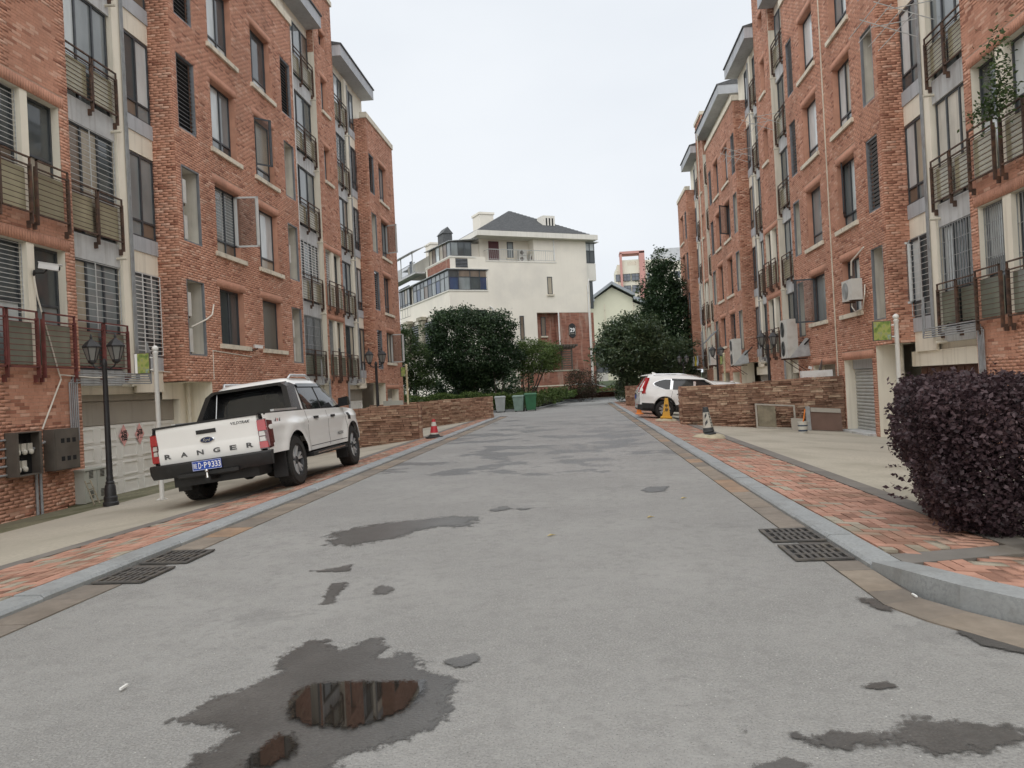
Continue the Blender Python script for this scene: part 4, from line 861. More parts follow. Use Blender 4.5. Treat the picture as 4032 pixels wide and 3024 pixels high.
# ------------------------------------------------------------------ vehicles
def paint(name, col):
    m, n, b = new_mat(name); b.inputs['Roughness'].default_value = .28; b.inputs['Coat Weight'].default_value = .6; b.inputs['Coat Roughness'].default_value = .05
    c = mixc(n, noise_fac(n, 3, .3, .7), col, [x*.96 for x in col]); sx = None
    n.links.new(c, b.inputs['Base Color']); return m
MT['paint'] = paint('white_paint', (.90, .90, .885)); MT['blackplastic'] = M('black_plastic', (.018, .018, .019), .55, .2, 12); MT['blackgloss'] = M('black_gloss', (.012, .012, .013), .25, .1, 8)
MT['tyre'] = M('tyre_rubber', (.022, .021, .02), .85, .25, 14, fine=(40, 1.4)); MT['rimdark'] = M('rim_dark', (.05, .05, .053), .35, .1, 8, metal=.6); MT['alloy'] = M('alloy', (.68, .69, .70), .3, .06, 8, metal=.6)
MT['chrome'] = M('chrome', (.75, .76, .77), .12, .03, 6, metal=1); MT['cglass'] = glass('car_glass', (.02, .022, .024), .03, .7)
MT['lamp_red'] = M('tail_lamp_red', (.42, .012, .018), .12, .15, 10, coat=.8); MT['lamp_dark'] = M('tail_lamp_dark', (.10, .012, .014), .12, .15, 10, coat=.8); MT['lamp_clear'] = M('tail_lamp_clear', (.62, .60, .57), .15, .1, 20, coat=.8)
MT['decal'] = M('grey_decal', (.09, .092, .095), .5, .05, 4); MT['plate'] = M('plate_blue', (.012, .07, .42), .4, .05, 4); MT['white_ink'] = M('white_ink', (.85, .85, .85), .5, .02, 4)
MT['red_ink'] = M('red_ink', (.55, .03, .03), .5, .02, 4); MT['ovalblue'] = M('emblem_blue', (.02, .035, .10), .25, .05, 5)
def rowgrid(rows, yl, yr, xf, n=8, out=.0):
    return [[(xf(y, z)+out, y, z) for y in [yl(z)+(yr(z)-yl(z))*i/n for i in range(n+1)]] for z in rows]
def both(f):          # same shape on both flanks
    for s_ in (1, -1): f(s_)
def wheel(parent, x, y, r, w_, s_, spokes=6, rr=.62):
    m = MB(); m.lathe([(r*.15, -.03), (r*.55, -.03), (r*.55, .0), (r*.15, .0)], (0, 0, 0), 20, 0, 'x'); hub = m.build('wheel', MT['rimdark'], parent, smooth=40)
    pr = [(r*.60, -w_/2+.02), (r*.66, -w_/2), (r*.90, -w_/2+.004), (r*.975, -w_/2+.03), (r, -w_/2+.06), (r, w_/2-.06), (r*.975, w_/2-.03), (r*.90, w_/2-.004), (r*.66, w_/2), (r*.60, w_/2-.02), (r*.58, 0)]
    t = MB(); n = 40; vs = []; fs = []
    for k in range(n):
        g = 2*math.pi*k/n
        for (q, h) in pr: vs.append((h, q*math.cos(g), q*math.sin(g)))
    mm = len(pr)
    for k in range(n):
        for j in range(mm): fs.append((k*mm+j, ((k+1) % n)*mm+j, ((k+1) % n)*mm+(j+1) % mm, k*mm+(j+1) % mm))
    t.add(vs, fs)
    for k in range(44):       # tread blocks
        g = 2*math.pi*k/44
        for h in (-w_*.34, -w_*.12, w_*.12, w_*.34):
            c, s2 = math.cos(g), math.sin(g); d = .035
            t.hexa([(h-.026, (r-.004)*c-d*.5*s2*-1*-1, (r-.004)*s2+d*.5*c) if False else (h-.026, (r-.004)*math.cos(g-.05), (r-.004)*math.sin(g-.05)), (h+.026, (r-.004)*math.cos(g-.05), (r-.004)*math.sin(g-.05)), (h+.026, (r-.004)*math.cos(g+.05), (r-.004)*math.sin(g+.05)), (h-.026, (r-.004)*math.cos(g+.05), (r-.004)*math.sin(g+.05)),
                    (h-.026, (r+.006)*math.cos(g-.05), (r+.006)*math.sin(g-.05)), (h+.026, (r+.006)*math.cos(g-.05), (r+.006)*math.sin(g-.05)), (h+.026, (r+.006)*math.cos(g+.05), (r+.006)*math.sin(g+.05)), (h-.026, (r+.006)*math.cos(g+.05), (r+.006)*math.sin(g+.05))])
    ty = t.build('tyre', MT['tyre'], hub, smooth=35)
    q = MB(); xo = w_/2-.02; R0 = r*rr
    q.lathe([(R0, xo-.10), (R0+.012, xo-.02), (R0+.012, xo+.004), (R0-.012, xo+.006), (R0-.03, xo-.06), (R0-.03, xo-.10)], (0, 0, 0), 36, 1, 'x')
    q.lathe([(.0, xo-.02), (.06, xo-.016), (.075, xo-.04), (.08, xo-.10)], (0, 0, 0), 16, 1, 'x')
    for k in range(spokes):
        for dg in (-.17, .17):
            a0 = 2*math.pi*k/spokes; a1 = a0+dg
            u = Vector((0, math.cos(a1), math.sin(a1))); u0 = Vector((0, math.cos(a0), math.sin(a0))); t_ = Vector((0, -math.sin(a1), math.cos(a1)))
            p0 = u0*.05; p1 = u*(R0-.005); wd0, wd1 = .022, .026
            q.hexa([tuple(p0-t_*wd0+Vector((xo-.075, 0, 0))), tuple(p1-t_*wd1+Vector((xo-.06, 0, 0))), tuple(p1+t_*wd1+Vector((xo-.06, 0, 0))), tuple(p0+t_*wd0+Vector((xo-.075, 0, 0))),
                    tuple(p0-t_*wd0*.6+Vector((xo-.025, 0, 0))), tuple(p1-t_*wd1*.7+Vector((xo-.006, 0, 0))), tuple(p1+t_*wd1*.7+Vector((xo-.006, 0, 0))), tuple(p0+t_*wd0*.6+Vector((xo-.025, 0, 0)))], 0)
    q.build('rim', [MT['alloy'], MT['rimdark']], hub, smooth=35)
    hub.location = (x, y, r); hub.rotation_euler = (0.3, 0, 0 if s_ > 0 else math.pi)
def ring_shell(rings, n=7):
    """greenhouse: rings of (z, y_rear, y_front, half_width, rear_bow, front_bow)"""
    out_ = []
    for (z, a, b, hw, rb, fb) in rings:
        P = []
        for i in range(n+1): t = -1+2*i/n; P.append((t*hw*.97, a-rb*(1-t*t), z))
        for i in range(1, n+1): t = i/n; P.append((hw*(1-.03*abs(2*t-1)**4), a+(b-a)*t, z))
        for i in range(1, n+1): t = 1-2*i/n; P.append((t*hw*.97, b+fb*(1-t*t), z))
        for i in range(1, n): t = 1-i/n; P.append((-hw*(1-.03*abs(2*t-1)**4), a+(b-a)*t, z))
        out_.append(P)
    return out_
def interp(tab, z, k): return float(np.interp(z, [r[0] for r in tab], [r[k] for r in tab]))

# ---- white pickup
TK = empty('pickup_truck', 'white double-cab pickup truck parked half on the brick pavement, tailgate towards the road', 'pickup truck')
AR, AX0, AX1, AZ = .475, 0., 3.22, .41
def t_bot(y):
    b = .50 if y > 0 else .60
    if y > 3.72: b = .50
    for a in (AX0, AX1):
        if abs(y-a) < AR: b = max(b, AZ+math.sqrt(AR*AR-(y-a)**2))
    return b
def t_top(y): return float(np.interp(y, [-1.12, .6, 2.9, 3.5, 3.95, 4.1], [1.205, 1.205, 1.185, 1.13, 1.02, .95]))
def t_w(y, z):
    x = .905
    if y > 3.4: x -= .17*((y-3.4)/.7)**2
    if y < -.95: x -= .04*((-.95-y)/.17)**2
    x -= .10*max(0, .72-z)**1.2+.16*max(0, z-1.02)
    x += .018*math.exp(-((z-1.0)/.05)**2)-.012*math.exp(-((z-.74)/.06)**2)
    for a in (AX0, AX1):
        r = math.hypot(y-a, z-AZ); x += .045*math.exp(-((r-AR-.05)/.13)**2)
    return x
ys = sorted(set([round(v, 3) for v in np.linspace(-1.10, 4.1, 66)]+[a+d*AR for a in (AX0, AX1) for d in (-1, -.98, -.94, .94, .98, 1)]))
def flank(s_, y0, y1, name, mat, z0=None, z1=None, out=.0, n=14):
    yy = [y for y in ys if y0 < y < y1]; yy = [y0]+yy+[y1]
    P = [[(s_*(t_w(y, z)+out), y, z) for z in np.linspace(t_bot(y) if z0 is None else max(z0, t_bot(y)), t_top(y) if z1 is None else min(z1, t_top(y)), n)] for y in yy]
    return MB().grid(P).build(name, mat, TK, smooth=60)
m = MB()
for s_ in (1, -1):
    P = [[(s_*t_w(y, z), y, z) for z in np.linspace(t_bot(y), t_top(y), 16)] for y in ys]
    m.grid(P)
    m.grid([[(s_*t_w(y, t_top(y)), y, t_top(y)), (s_*(t_w(y, t_top(y))-.07), y, t_top(y)+.004)] for y in ys])
# bonnet, nose
P = []
for y in np.linspace(2.9, 4.1, 9):
    zt = t_top(y); hw = t_w(y, zt)-.065; P.append([(hw*t, y+(.06*(1-t*t) if y > 3.6 else 0), zt+.05*(1-t*t)*(1 if y < 3.8 else .6)) for t in np.linspace(-1, 1, 11)])
m.grid(P)
P = [[(t_w(4.1, .95)*t, 4.1+.07*(1-t*t), z) for t in np.linspace(-1, 1, 11)] for z in (.96, .8, .62, .5)]
m.grid(P)
body = m.build('body', MT['paint'], TK, smooth=50)
MB().box(-.62, .62, 4.12, 4.185, .72, .95).build('grille', MT['blackplastic'], TK)
for s_ in (1, -1):
    MB().hexa([(s_*.62, 4.08, .80), (s_*.80, 3.95, .80), (s_*.80, 3.99, .80), (s_*.62, 4.15, .80), (s_*.62, 4.08, .97), (s_*.80, 3.93, .98), (s_*.80, 3.98, .98), (s_*.62, 4.14, .97)]).build('headlight', MT['lamp_clear'], TK)
# tailgate with a soft fold
P = []
for z, yo in ((.655, 0), (.70, -.012), (.86, -.016), (.885, -.004), (.91, .0), (1.10, -.012), (1.16, -.012), (1.20, -.004)):
    P.append([(.775*t, -1.125+yo-.02*(1-t*t), z) for t in np.linspace(-1, 1, 11)])
tg = MB().grid(P).box(-.775, .775, -1.12, -1.06, .66, 1.2).build('tailgate', MT['paint'], TK, smooth=30)
MB().box(-.80, .80, -1.155, -1.03, 1.198, 1.228).build('tailgate_cap', MT['blackplastic'], tg)
m = MB(); m.box(-.15, .15, -1.165, -1.14, 1.04, 1.10); m.build('handle', MT['blackplastic'], tg)
RX = Matrix.Rotation(math.pi/2, 4, 'X')
for i, ch in enumerate('RANGER'):
    x = -.63+i*.252; lettering(ch, 'letter', .072, MT['decal'], tg, Matrix.Translation((x, -1.150-.016*(1-(x/.775)**2), .775)) @ RX, width=.105)
lettering('WILDTRAK', 'badge', .042, MT['decal'], tg, Matrix.Translation((.52, -1.152, 1.125)) @ RX, width=.32)
m = MB(); m.lathe([(.0, 0), (.093, 0), (.09, -.012), (.078, -.015), (.0, -.015)], (0, 0, 0), 28, 0, 'y'); o = m.build('emblem', MT['chrome'], tg, smooth=30); o.scale = (1.25, 1, .52); o.location = (0, -1.148, .945)
m = MB(); m.lathe([(.0, 0), (.078, 0), (.07, -.006), (.0, -.007)], (0, 0, 0), 28, 0, 'y'); o = m.build('emblem_disc', MT['ovalblue'], tg, smooth=30); o.scale = (1.25, 1, .52); o.location = (0, -1.1635, .945)
lettering('Ford', 'script', .045, MT['chrome'], tg, Matrix.Translation((0, -1.1725, .945)) @ RX, width=.12)
# tail lamps wrap the corners
for s_ in (1, -1):
    lp = MB(); seg = [(.70, .79, 1), (.79, .88, 2), (.88, .96, 2), (.96, 1.125, 1)]
    parts_ = []
    o = MB().hexa([(s_*.772, -1.135, .69), (s_*.895, -1.09, .69), (s_*.905, -.93, .70), (s_*.772, -1.05, .69), (s_*.772, -1.13, 1.13), (s_*.872, -1.09, 1.13), (s_*.885, -.90, 1.12), (s_*.772, -1.05, 1.13)]).build('tail_light', MT['lamp_dark'], TK)
    for (a, b, k) in ((.705, .80, 'lamp_red'), (.805, .87, 'lamp_clear'), (.885, .95, 'lamp_clear'), (.96, 1.115, 'lamp_red')):
        ex = .012 if k == 'lamp_clear' else .02
        x0, x1 = (.79, .868) if k == 'lamp_clear' else (.775, .895)
        MB().hexa([(s_*x0, -1.15, a), (s_*x1, -1.118, a), (s_*x1, -1.07, a), (s_*x0, -1.09, a), (s_*x0, -1.147, b), (s_*(x1-.01), -1.116, b), (s_*(x1-.01), -1.07, b), (s_*x0, -1.09, b)]).build('lens', MT[k], o)
    MB().hexa([(s_*.88, -1.10, .72), (s_*.914, -1.09, .72), (s_*.925, -.935, .76), (s_*.88, -.95, .76), (s_*.86, -1.10, 1.11), (s_*.90, -1.09, 1.11), (s_*.912, -.91, 1.09), (s_*.87, -.93, 1.08)]).build('lens', MT['lamp_dark' if s_ > 0 else 'lamp_red'], o)
# bed
m = MB(); m.box(-.80, .80, -1.06, .60, 1.10, 1.17)
for s_ in (1, -1): m.box(s_*.78-.06, s_*.78+.09 if s_ > 0 else s_*.78+.06, -1.06, .60, 1.19, 1.225) if s_ > 0 else m.box(-.87, -.72, -1.06, .60, 1.19, 1.225)
m.build('bed_cover', MT['blackplastic'], TK)
for s_ in (1, -1): MB().box(s_*.80-.03, s_*.80+.03, -.55, .45, 1.225, 1.262).build('bed_rail', MT['alloy'], TK)
# sports hoop behind the cab
m = MB()
for s_ in (1, -1):
    m.hexa([(s_*.74, .22, 1.225), (s_*.83, .22, 1.225), (s_*.83, .66, 1.225), (s_*.74, .66, 1.225), (s_*.62, .44, 1.64), (s_*.71, .44, 1.64), (s_*.71, .80, 1.67), (s_*.62, .80, 1.67)])
    m.hexa([(s_*.62, .44, 1.64), (s_*.71, .44, 1.64), (s_*.71, .80, 1.67), (s_*.62, .80, 1.67), (s_*.50, .46, 1.70), (s_*.60, .46, 1.715), (s_*.60, .80, 1.735), (s_*.50, .80, 1.73)])
m.box(-.56, .56, .45, .78, 1.675, 1.72); m.build('sports_bar', MT['blackgloss'], TK, smooth=20)
for s_ in (1, -1): m = MB(); m.tube([(s_*.56, .40, 1.24), (s_*.54, .52, 1.66)], .009, 6); m.build('brace', MT['alloy'], TK) if s_ < 0 else None
# cab
CR_ = [(1.18, .60, 3.02, .815, .0, .10), (1.40, .645, 2.72, .765, .02, .10), (1.62, .70, 2.36, .695, .03, .09), (1.745, .76, 2.12, .63, .03, .08), (1.80, .86, 1.96, .54, .03, .06), (1.822, 1.05, 1.75, .36, .02, .03)]
cab = MB().grid(ring_shell(CR_), closed=True); top = ring_shell(CR_)[-1]; cab.add(top, [tuple(range(len(top)))]); cab = cab.build('cab', MT['paint'], TK, smooth=50)
hwz = lambda z: interp(CR_, z, 3)
RW = [1.215, 1.30, 1.40, 1.50, 1.60, 1.655]
for s_ in (1, -1):
    xf = lambda y, z: s_*(hwz(z)*(1-.03*abs(2*(y-interp(CR_, z, 1))/(interp(CR_, z, 2)-interp(CR_, z, 1))-1)**4))
    a0 = lambda z: .86+.16*(z-1.2); b0 = lambda z: 2.90-1.26*(z-1.2)-.25*(z-1.2)**2
    MB().grid(rowgrid([1.195]+RW+[1.675], lambda z: a0(z)-.03, lambda z: b0(z)+.05, xf, 12, s_*.004)).build('window_surround', MT['blackplastic'], TK, smooth=40)
    g1 = MB().grid(rowgrid(RW, a0, lambda z: 1.70-.03*(z-1.2), xf, 6, s_*.009)).build('side_window', MT['cglass'], TK, smooth=40)
    MB().grid(rowgrid(RW, lambda z: 1.78-.03*(z-1.2), b0, xf, 6, s_*.009)).build('side_window', MT['cglass'], TK, smooth=40)
    MB().grid(rowgrid([1.625, 1.66, 1.69], lambda z: .95, lambda z: b0(z)+.04, xf, 8, s_*.03)).build('rain_visor', MT['cglass'], TK, smooth=40)
    m = MB(); m.tube([(s_*.58, .92, 1.79), (s_*.60, .98, 1.845), (s_*.60, 1.75, 1.85), (s_*.585, 2.0, 1.775)], .022, 8); m.build('roof_rail', MT['alloy'], TK, smooth=50)
    m = MB(); m.hexa([(s_*.86, 2.66, 1.20), (s_*1.06, 2.64, 1.20), (s_*1.06, 2.80, 1.22), (s_*.90, 2.84, 1.22), (s_*.88, 2.66, 1.37), (s_*1.07, 2.64, 1.38), (s_*1.06, 2.78, 1.36), (s_*.91, 2.82, 1.36)]); m.hexa([(s_*.80, 2.70, 1.17), (s_*.90, 2.68, 1.20), (s_*.90, 2.78, 1.21), (s_*.80, 2.84, 1.18), (s_*.80, 2.70, 1.24), (s_*.90, 2.68, 1.26), (s_*.90, 2.78, 1.26), (s_*.80, 2.84, 1.25)]); m.build('wing_mirror', MT['blackgloss'], TK)
    for yy, z in ((.98, 1.055), (1.92, 1.045)): m = MB(); m.box(s_*(t_w(yy, z)+.02)-.014, s_*(t_w(yy, z)+.02)+.014, yy, yy+.19, z-.022, z+.022); m.build('door_handle', MT['blackplastic'], TK)
    for yg in (.66, 1.76, 2.82):     # shut lines
        P = [[(s_*(t_w(y, z)+.0015), y, z) for z in np.linspace(max(.52, t_bot(yg)+.03), 1.17, 12)] for y in (yg-.006, yg+.006)]
        if yg == .66: P = [[(s_*(t_w(y+max(0, 1.0-z)*.0, z)+.0015), y, z) for z in np.linspace(t_bot(yg)+.02, 1.19, 12)] for y in (yg-.006, yg+.006)]
        MB().grid(P).build('shut_line', MT['blackplastic'], TK)
    P = [[(s_*(t_w(y, z)+.0015), y, z) for z in (.566, .578)] for y in np.linspace(.70, 2.8, 20)]; MB().grid(P).build('shut_line', MT['blackplastic'], TK)
    m = MB(); m.box(s_*.90-.09, s_*.90+.05, .62, 2.62, .40, .47) if s_ > 0 else m.box(-.95, -.81, .62, 2.62, .40, .47); stp = m.build('side_step', MT['blackplastic'], TK)
    MB().box(s_*.952-.004, s_*.952+.004, .85, 2.45, .425, .452).build('trim_strip', MT['chrome'], stp)
    MB().grid([[(s_*(t_w(y, z)+.004), y, z) for z in (.93, 1.0, 1.07)] for y in (2.93, 3.0, 3.07)]).build('fender_vent', MT['blackplastic'], TK)
    RZ = Matrix.Rotation(math.pi/2 if s_ > 0 else -math.pi/2, 4, 'Z')
    lettering('WILDTRAK', 'badge', .06, MT['decal'], TK, Matrix.Translation((s_*(t_w(2.35, .70)+.014), 2.42, .70)) @ RZ @ RX, width=.36)
    for ch, dy, mm_ in (('4', -.085, 'decal'), ('x', 0, 'red_ink'), ('4', .085, 'decal')):
        lettering(ch, 'badge', .095 if ch == '4' else .07, MT[mm_], TK, Matrix.Translation((s_*(t_w(-.66, 1.08)+.005), -.66+s_*dy, 1.075)) @ RZ @ RX, width=.075)
    # arch liners and flaps
    for a in (AX0, AX1):
        P = [[(s_*xx, a+(AR+.005)*math.cos(g), AZ+(AR+.005)*math.sin(g)) for xx in (.60, .86)] for g in np.linspace(.12, math.pi-.12, 14)]
        MB().grid(P).build('wheel_arch_liner', MT['blackplastic'], TK, smooth=60)
        MB().box(s_*.80-.13, s_*.80+.09, a-AR-.03, a-AR-.015, .20, .62).build('mud_flap', MT['blackplastic'], TK) if s_ > 0 else MB().box(-.89, -.67, a-AR-.03, a-AR-.015, .20, .62).build('mud_flap', MT['blackplastic'], TK)
        wheel(TK, s_*.775, a, .405, .27, s_)
xr = lambda t: t*.66
P = [[(.62*t*(hwz(z)/.765), interp(CR_, z, 1)-interp(CR_, z, 4)*(1-t*t)-.008, z) for t in np.linspace(-1, 1, 9)] for z in (1.24, 1.40, 1.55, 1.64)]
MB().grid(P).build('rear_window', MT['cglass'], TK, smooth=40)
P = [[(.985*t*hwz(z)*.97, interp(CR_, z, 1)-interp(CR_, z, 4)*(1-t*t)-.004, z) for t in np.linspace(-1, 1, 9)] for z in (1.19, 1.40, 1.62, 1.74)]; MB().grid(P).build('rear_panel', MT['blackgloss'], TK, smooth=40)
P = [[((hwz(z)-.05)*t, interp(CR_, z, 2)+interp(CR_, z, 5)*(1-t*t)+.008, z) for t in np.linspace(-1, 1, 9)] for z in (1.21, 1.40, 1.62, 1.71)]
MB().grid(P).build('windscreen', MT['cglass'], TK, smooth=40)
# bumper, plate, towbar, underside
m = MB(); P = []
for t in np.linspace(-1, 1, 15):
    x = .935*t; yo = -1.255+.10*abs(t)**6; lo = .455 if abs(t) > .55 else .42
    P.append([(x, -1.05, .665), (x, yo+.02, .665), (x, yo, .64), (x, yo+.005, .54), (x*(.99), yo+.05, lo), (x*.96, -1.0, lo)])
m.grid(P); m.add(P[0], [tuple(range(6))]); m.add(P[-1], [tuple(range(6))])
m.box(-.46, .46, -1.262, -1.10, .44, .49)
bp = m.build('rear_bumper', MT['blackplastic'], TK, smooth=35)
pl = MB().box(-.22, .22, -1.275, -1.262, .515, .655).build('number_plate', MT['plate'], TK)
m = MB()
for (a, b, c, d) in ((-.216, .216, .519, .523), (-.216, .216, .647, .651), (-.216, -.212, .523, .647), (.212, .216, .523, .647)): m.box(a, b, -1.2775, -1.2755, c, d)
m.build('plate_rim', MT['white_ink'], pl)
for ch, x, wd, hh2 in (('皖', -.175, .052, .085), ('D', -.105, .044, .088), ('P', -.018, .044, .088), ('9', .04, .044, .088), ('3', .095, .042, .088), ('3', .145, .042, .088), ('3', .192, .036, .088)):
    lettering(ch, 'plate_character', hh2, MT['white_ink'], pl, Matrix.Translation((x, -1.2785, .585)) @ RX, width=wd)
MB().lathe([(0, -.003), (.008, -.003), (.008, 0), (0, 0)], (-.066, -1.276, .585), 10, 0, 'y').build('plate_dot', MT['white_ink'], pl)
m = MB(); m.box(-.04, .04, -1.30, -1.0, .36, .42); m.build('tow_bar', MT['blackplastic'], TK)
m = MB(); m.lathe([(.0, .40), (.022, .40), (.018, .46), (.012, .475), (.026, .49), (.028, .505), (.02, .525), (0, .53)], (0, -1.30, 0), 12); m.build('tow_ball', MT['chrome'], TK, smooth=50)
m = MB(); m.box(-.50, .50, -1.0, 3.95, .36, .60).box(-.66, .66, -1.02, -.55, .30, .46).tube([(-.7, 0, .36), (.7, 0, .36)], .06, 8).lathe([(0, -.14), (.12, -.1), (.16, 0), (.12, .1), (0, .14)], (.05, 0, .36), 12, 0, 'y'); m.box(-.80, .80, .5, 2.7, .46, .56); m.build('underbody', MT['blackplastic'], TK, smooth=40)
TK.location = (-5.47, 11.95, zl(-5.47)+.004); TK.rotation_euler = (0.0, -math.atan(.1), .02)

# ---- white SUV parked across the pavement
SV = empty('suv', 'white suv parked nose-in beside the ledgestone wall, rear towards the road', 'car')
WB = 2.62
def s_bot(y):
    b = .33 if -.2 < y < WB+.2 else .36
    for a in (0, WB):
        if abs(y-a) < .41: b = max(b, .36+math.sqrt(.41**2-(y-a)**2))
    return b
def s_top(y): return float(np.interp(y, [-.92, -.5, 0, 1.6, 2.3, 2.9, 3.4, 3.62], [1.05, 1.10, 1.085, 1.03, 1.0, .96, .86, .76]))
def s_w(y, z):
    x = .895
    if y > 2.9: x -= .22*((y-2.9)/.72)**2
    if y < -.35: x -= .15*((-.35-y)/.57)**2
    x -= .25*max(0, z-.95)+.10*max(0, .6-z)+.0; x += .014*math.exp(-((z-.82)/.06)**2)-.012*math.exp(-((z-.60)/.07)**2)
    for a in (0, WB): x += .03*math.exp(-((math.hypot(y-a, z-.36)-.47)/.12)**2)
    return x
ys2 = sorted(set([round(v, 3) for v in np.linspace(-.92, 3.62, 56)]+[a+d*.41 for a in (0, WB) for d in (-1, -.97, .97, 1)]))
m = MB()
for s_ in (1, -1):
    m.grid([[(s_*s_w(y, z), y, z) for z in np.linspace(s_bot(y), s_top(y), 15)] for y in ys2])
P = [[(s_w(-.92, z)*t, -.92-.09*(1-t*t)-(.03 if .5 < z < .75 else 0), z) for t in np.linspace(-1, 1, 11)] for z in (.36, .5, .62, .75, .9, 1.05)]; m.grid(P)
P = [[((s_w(y, s_top(y)))*t, y, s_top(y)+.05*(1-t*t)) for t in np.linspace(-1, 1, 9)] for y in np.linspace(2.3, 3.62, 8)]; m.grid(P)
P = [[(s_w(3.62, .7)*t, 3.62+.1*(1-t*t), z) for t in np.linspace(-1, 1, 9)] for z in (.76, .6, .36)]; m.grid(P)
m.build('body', MT['paint'], SV, smooth=50)
SR_ = [(1.0, -.93, 2.55, .835, .06, .1), (1.1, -.90, 2.32, .815, .06, .1), (1.3, -.80, 1.95, .745, .06, .1), (1.5, -.66, 1.55, .665, .05, .08), (1.58, -.60, 1.30, .61, .05, .06), (1.635, -.45, .95, .50, .04, .04), (1.65, 0, .6, .3, .0, .0)]
g = MB().grid(ring_shell(SR_), closed=True); top = ring_shell(SR_)[-1]; g.add(top, [tuple(range(len(top)))]); g.build('cabin', MT['paint'], SV, smooth=50)
hs_ = lambda z: interp(SR_, z, 3)
def sx(s_): return lambda y, z: s_*(hs_(z)*(1-.03*abs(2*(y-interp(SR_, z, 1))/(interp(SR_, z, 2)-interp(SR_, z, 1))-1)**4))
for s_ in (1, -1):
    xf = sx(s_); RZs = [1.09, 1.18, 1.28, 1.38, 1.46]
    QZ = [1.09, 1.16, 1.22, 1.28, 1.34, 1.40, 1.46]; ql = lambda z: float(np.interp(z, QZ, [.02, -.20, -.36, -.42, -.36, -.22, .0]))
    MB().grid(rowgrid([1.075]+QZ+[1.48], lambda z: ql(z)-.035, lambda z: 2.2-1.85*(z-1.09), xf, 14, s_*.004)).build('chrome_surround', MT['chrome'], SV, smooth=40)
    MB().grid(rowgrid(QZ, ql, lambda z: .17+.10*(z-1.09), xf, 5, s_*.010)).build('quarter_window', MT['cglass'], SV, smooth=40)
    MB().grid(rowgrid(RZs, lambda z: .27+.10*(z-1.09), lambda z: 1.03, xf, 5, s_*.010)).build('side_window', MT['cglass'], SV, smooth=40)
    MB().grid(rowgrid(RZs, lambda z: 1.12, lambda z: 2.12-1.85*(z-1.09), xf, 5, s_*.010)).build('side_window', MT['cglass'], SV, smooth=40)
    MB().grid(rowgrid([1.44, 1.475, 1.50], lambda z: .25, lambda z: 1.45, xf, 6, s_*.03)).build('rain_visor', MT['cglass'], SV, smooth=40)
    m = MB(); m.tube([(s_*.575, -.42, 1.585), (s_*.59, -.36, 1.64), (s_*.595, .5, 1.685), (s_*.60, 1.1, 1.64), (s_*.60, 1.3, 1.585)], .018, 6); m.build('roof_rail', MT['chrome'], SV, smooth=50)
    # lower cladding
    P = [[(s_*(s_w(y, z)+.008), y, z) for z in np.linspace(s_bot(y), s_bot(y)+(.06 if s_bot(y) > .4 else .20), 4)] for y in ys2 if -.86 < y < 3.4]; MB().grid(P).build('lower_cladding', MT['blackplastic'], SV, smooth=50)
    # tall tail lamp climbing the rear pillar
    o = MB().hexa([(s_*.60, -.985, .90), (s_*.845, -.80, .90), (s_*.835, -.62, .92), (s_*.60, -.8, .92), (s_*.72, -.94, 1.12), (s_*.82, -.80, 1.10), (s_*.80, -.70, 1.10), (s_*.7, -.8, 1.12)]).build('tail_light', MT['lamp_red'], SV)
    MB().hexa([(s_*.72, -.94, 1.12), (s_*.825, -.80, 1.10), (s_*.81, -.70, 1.10), (s_*.7, -.8, 1.12), (s_*.62, -.72, 1.50), (s_*.69, -.63, 1.50), (s_*.68, -.57, 1.49), (s_*.6, -.6, 1.5)]).build('lens', MT['lamp_red'], o)
    MB().box(s_*.62-.08, s_*.62+.08, -1.0, -.9, .905, .96).build('lens', MT['lamp_clear'], o)
    for yy in (.42, 1.5): MB().box(s_*(s_w(yy, .93)+.012)-.012, s_*(s_w(yy, .93)+.012)+.012, yy, yy+.2, .91, .945).build('door_handle', MT['chrome'], SV)
    for yg in (.22, 1.1):
        MB().grid([[(s_*(s_w(y, z)+.0015), y+(.0 if yg > 1 else -max(0, z-.8)*-.2), z) for z in np.linspace(max(.5, s_bot(yg)+.1), 1.03, 9)] for y in (yg-.005, yg+.005)]).build('shut_line', MT['blackplastic'], SV)
    for a in (0, WB):
        MB().grid([[(s_*xx, a+.415*math.cos(gg), .36+.415*math.sin(gg)) for xx in (.55, .86)] for gg in np.linspace(.05, math.pi-.05, 12)]).build('wheel_arch_liner', MT['blackplastic'], SV, smooth=60)
        wheel(SV, s_*.785, a, .345, .225, s_, 7, .66)
    MB().box(s_*.45, s_*.72, -1.02, -1.0, .47, .51).build('reflector', MT['lamp_red'], SV) if s_ > 0 else MB().box(-.72, -.45, -1.02, -1.0, .47, .51).build('reflector', MT['lamp_red'], SV)
P = [[(.60*t*(hs_(z)/.7), interp(SR_, z, 1)-interp(SR_, z, 4)*(1-t*t)-.008, z) for t in np.linspace(-1, 1, 9)] for z in (1.14, 1.3, 1.5)]; MB().grid(P).build('rear_window', MT['cglass'], SV, smooth=40)
P = [[((hs_(z)-.05)*t, interp(SR_, z, 2)+interp(SR_, z, 5)*(1-t*t)+.008, z) for t in np.linspace(-1, 1, 9)] for z in (1.12, 1.3, 1.5, 1.57)]; MB().grid(P).build('windscreen', MT['cglass'], SV, smooth=40)
m = MB(); m.hexa([(-.52, -.86, 1.545), (.52, -.86, 1.545), (.55, -.50, 1.60), (-.55, -.50, 1.60), (-.52, -.86, 1.575), (.52, -.86, 1.575), (.55, -.50, 1.655), (-.55, -.50, 1.655)]); m.build('spoiler', MT['paint'], SV)
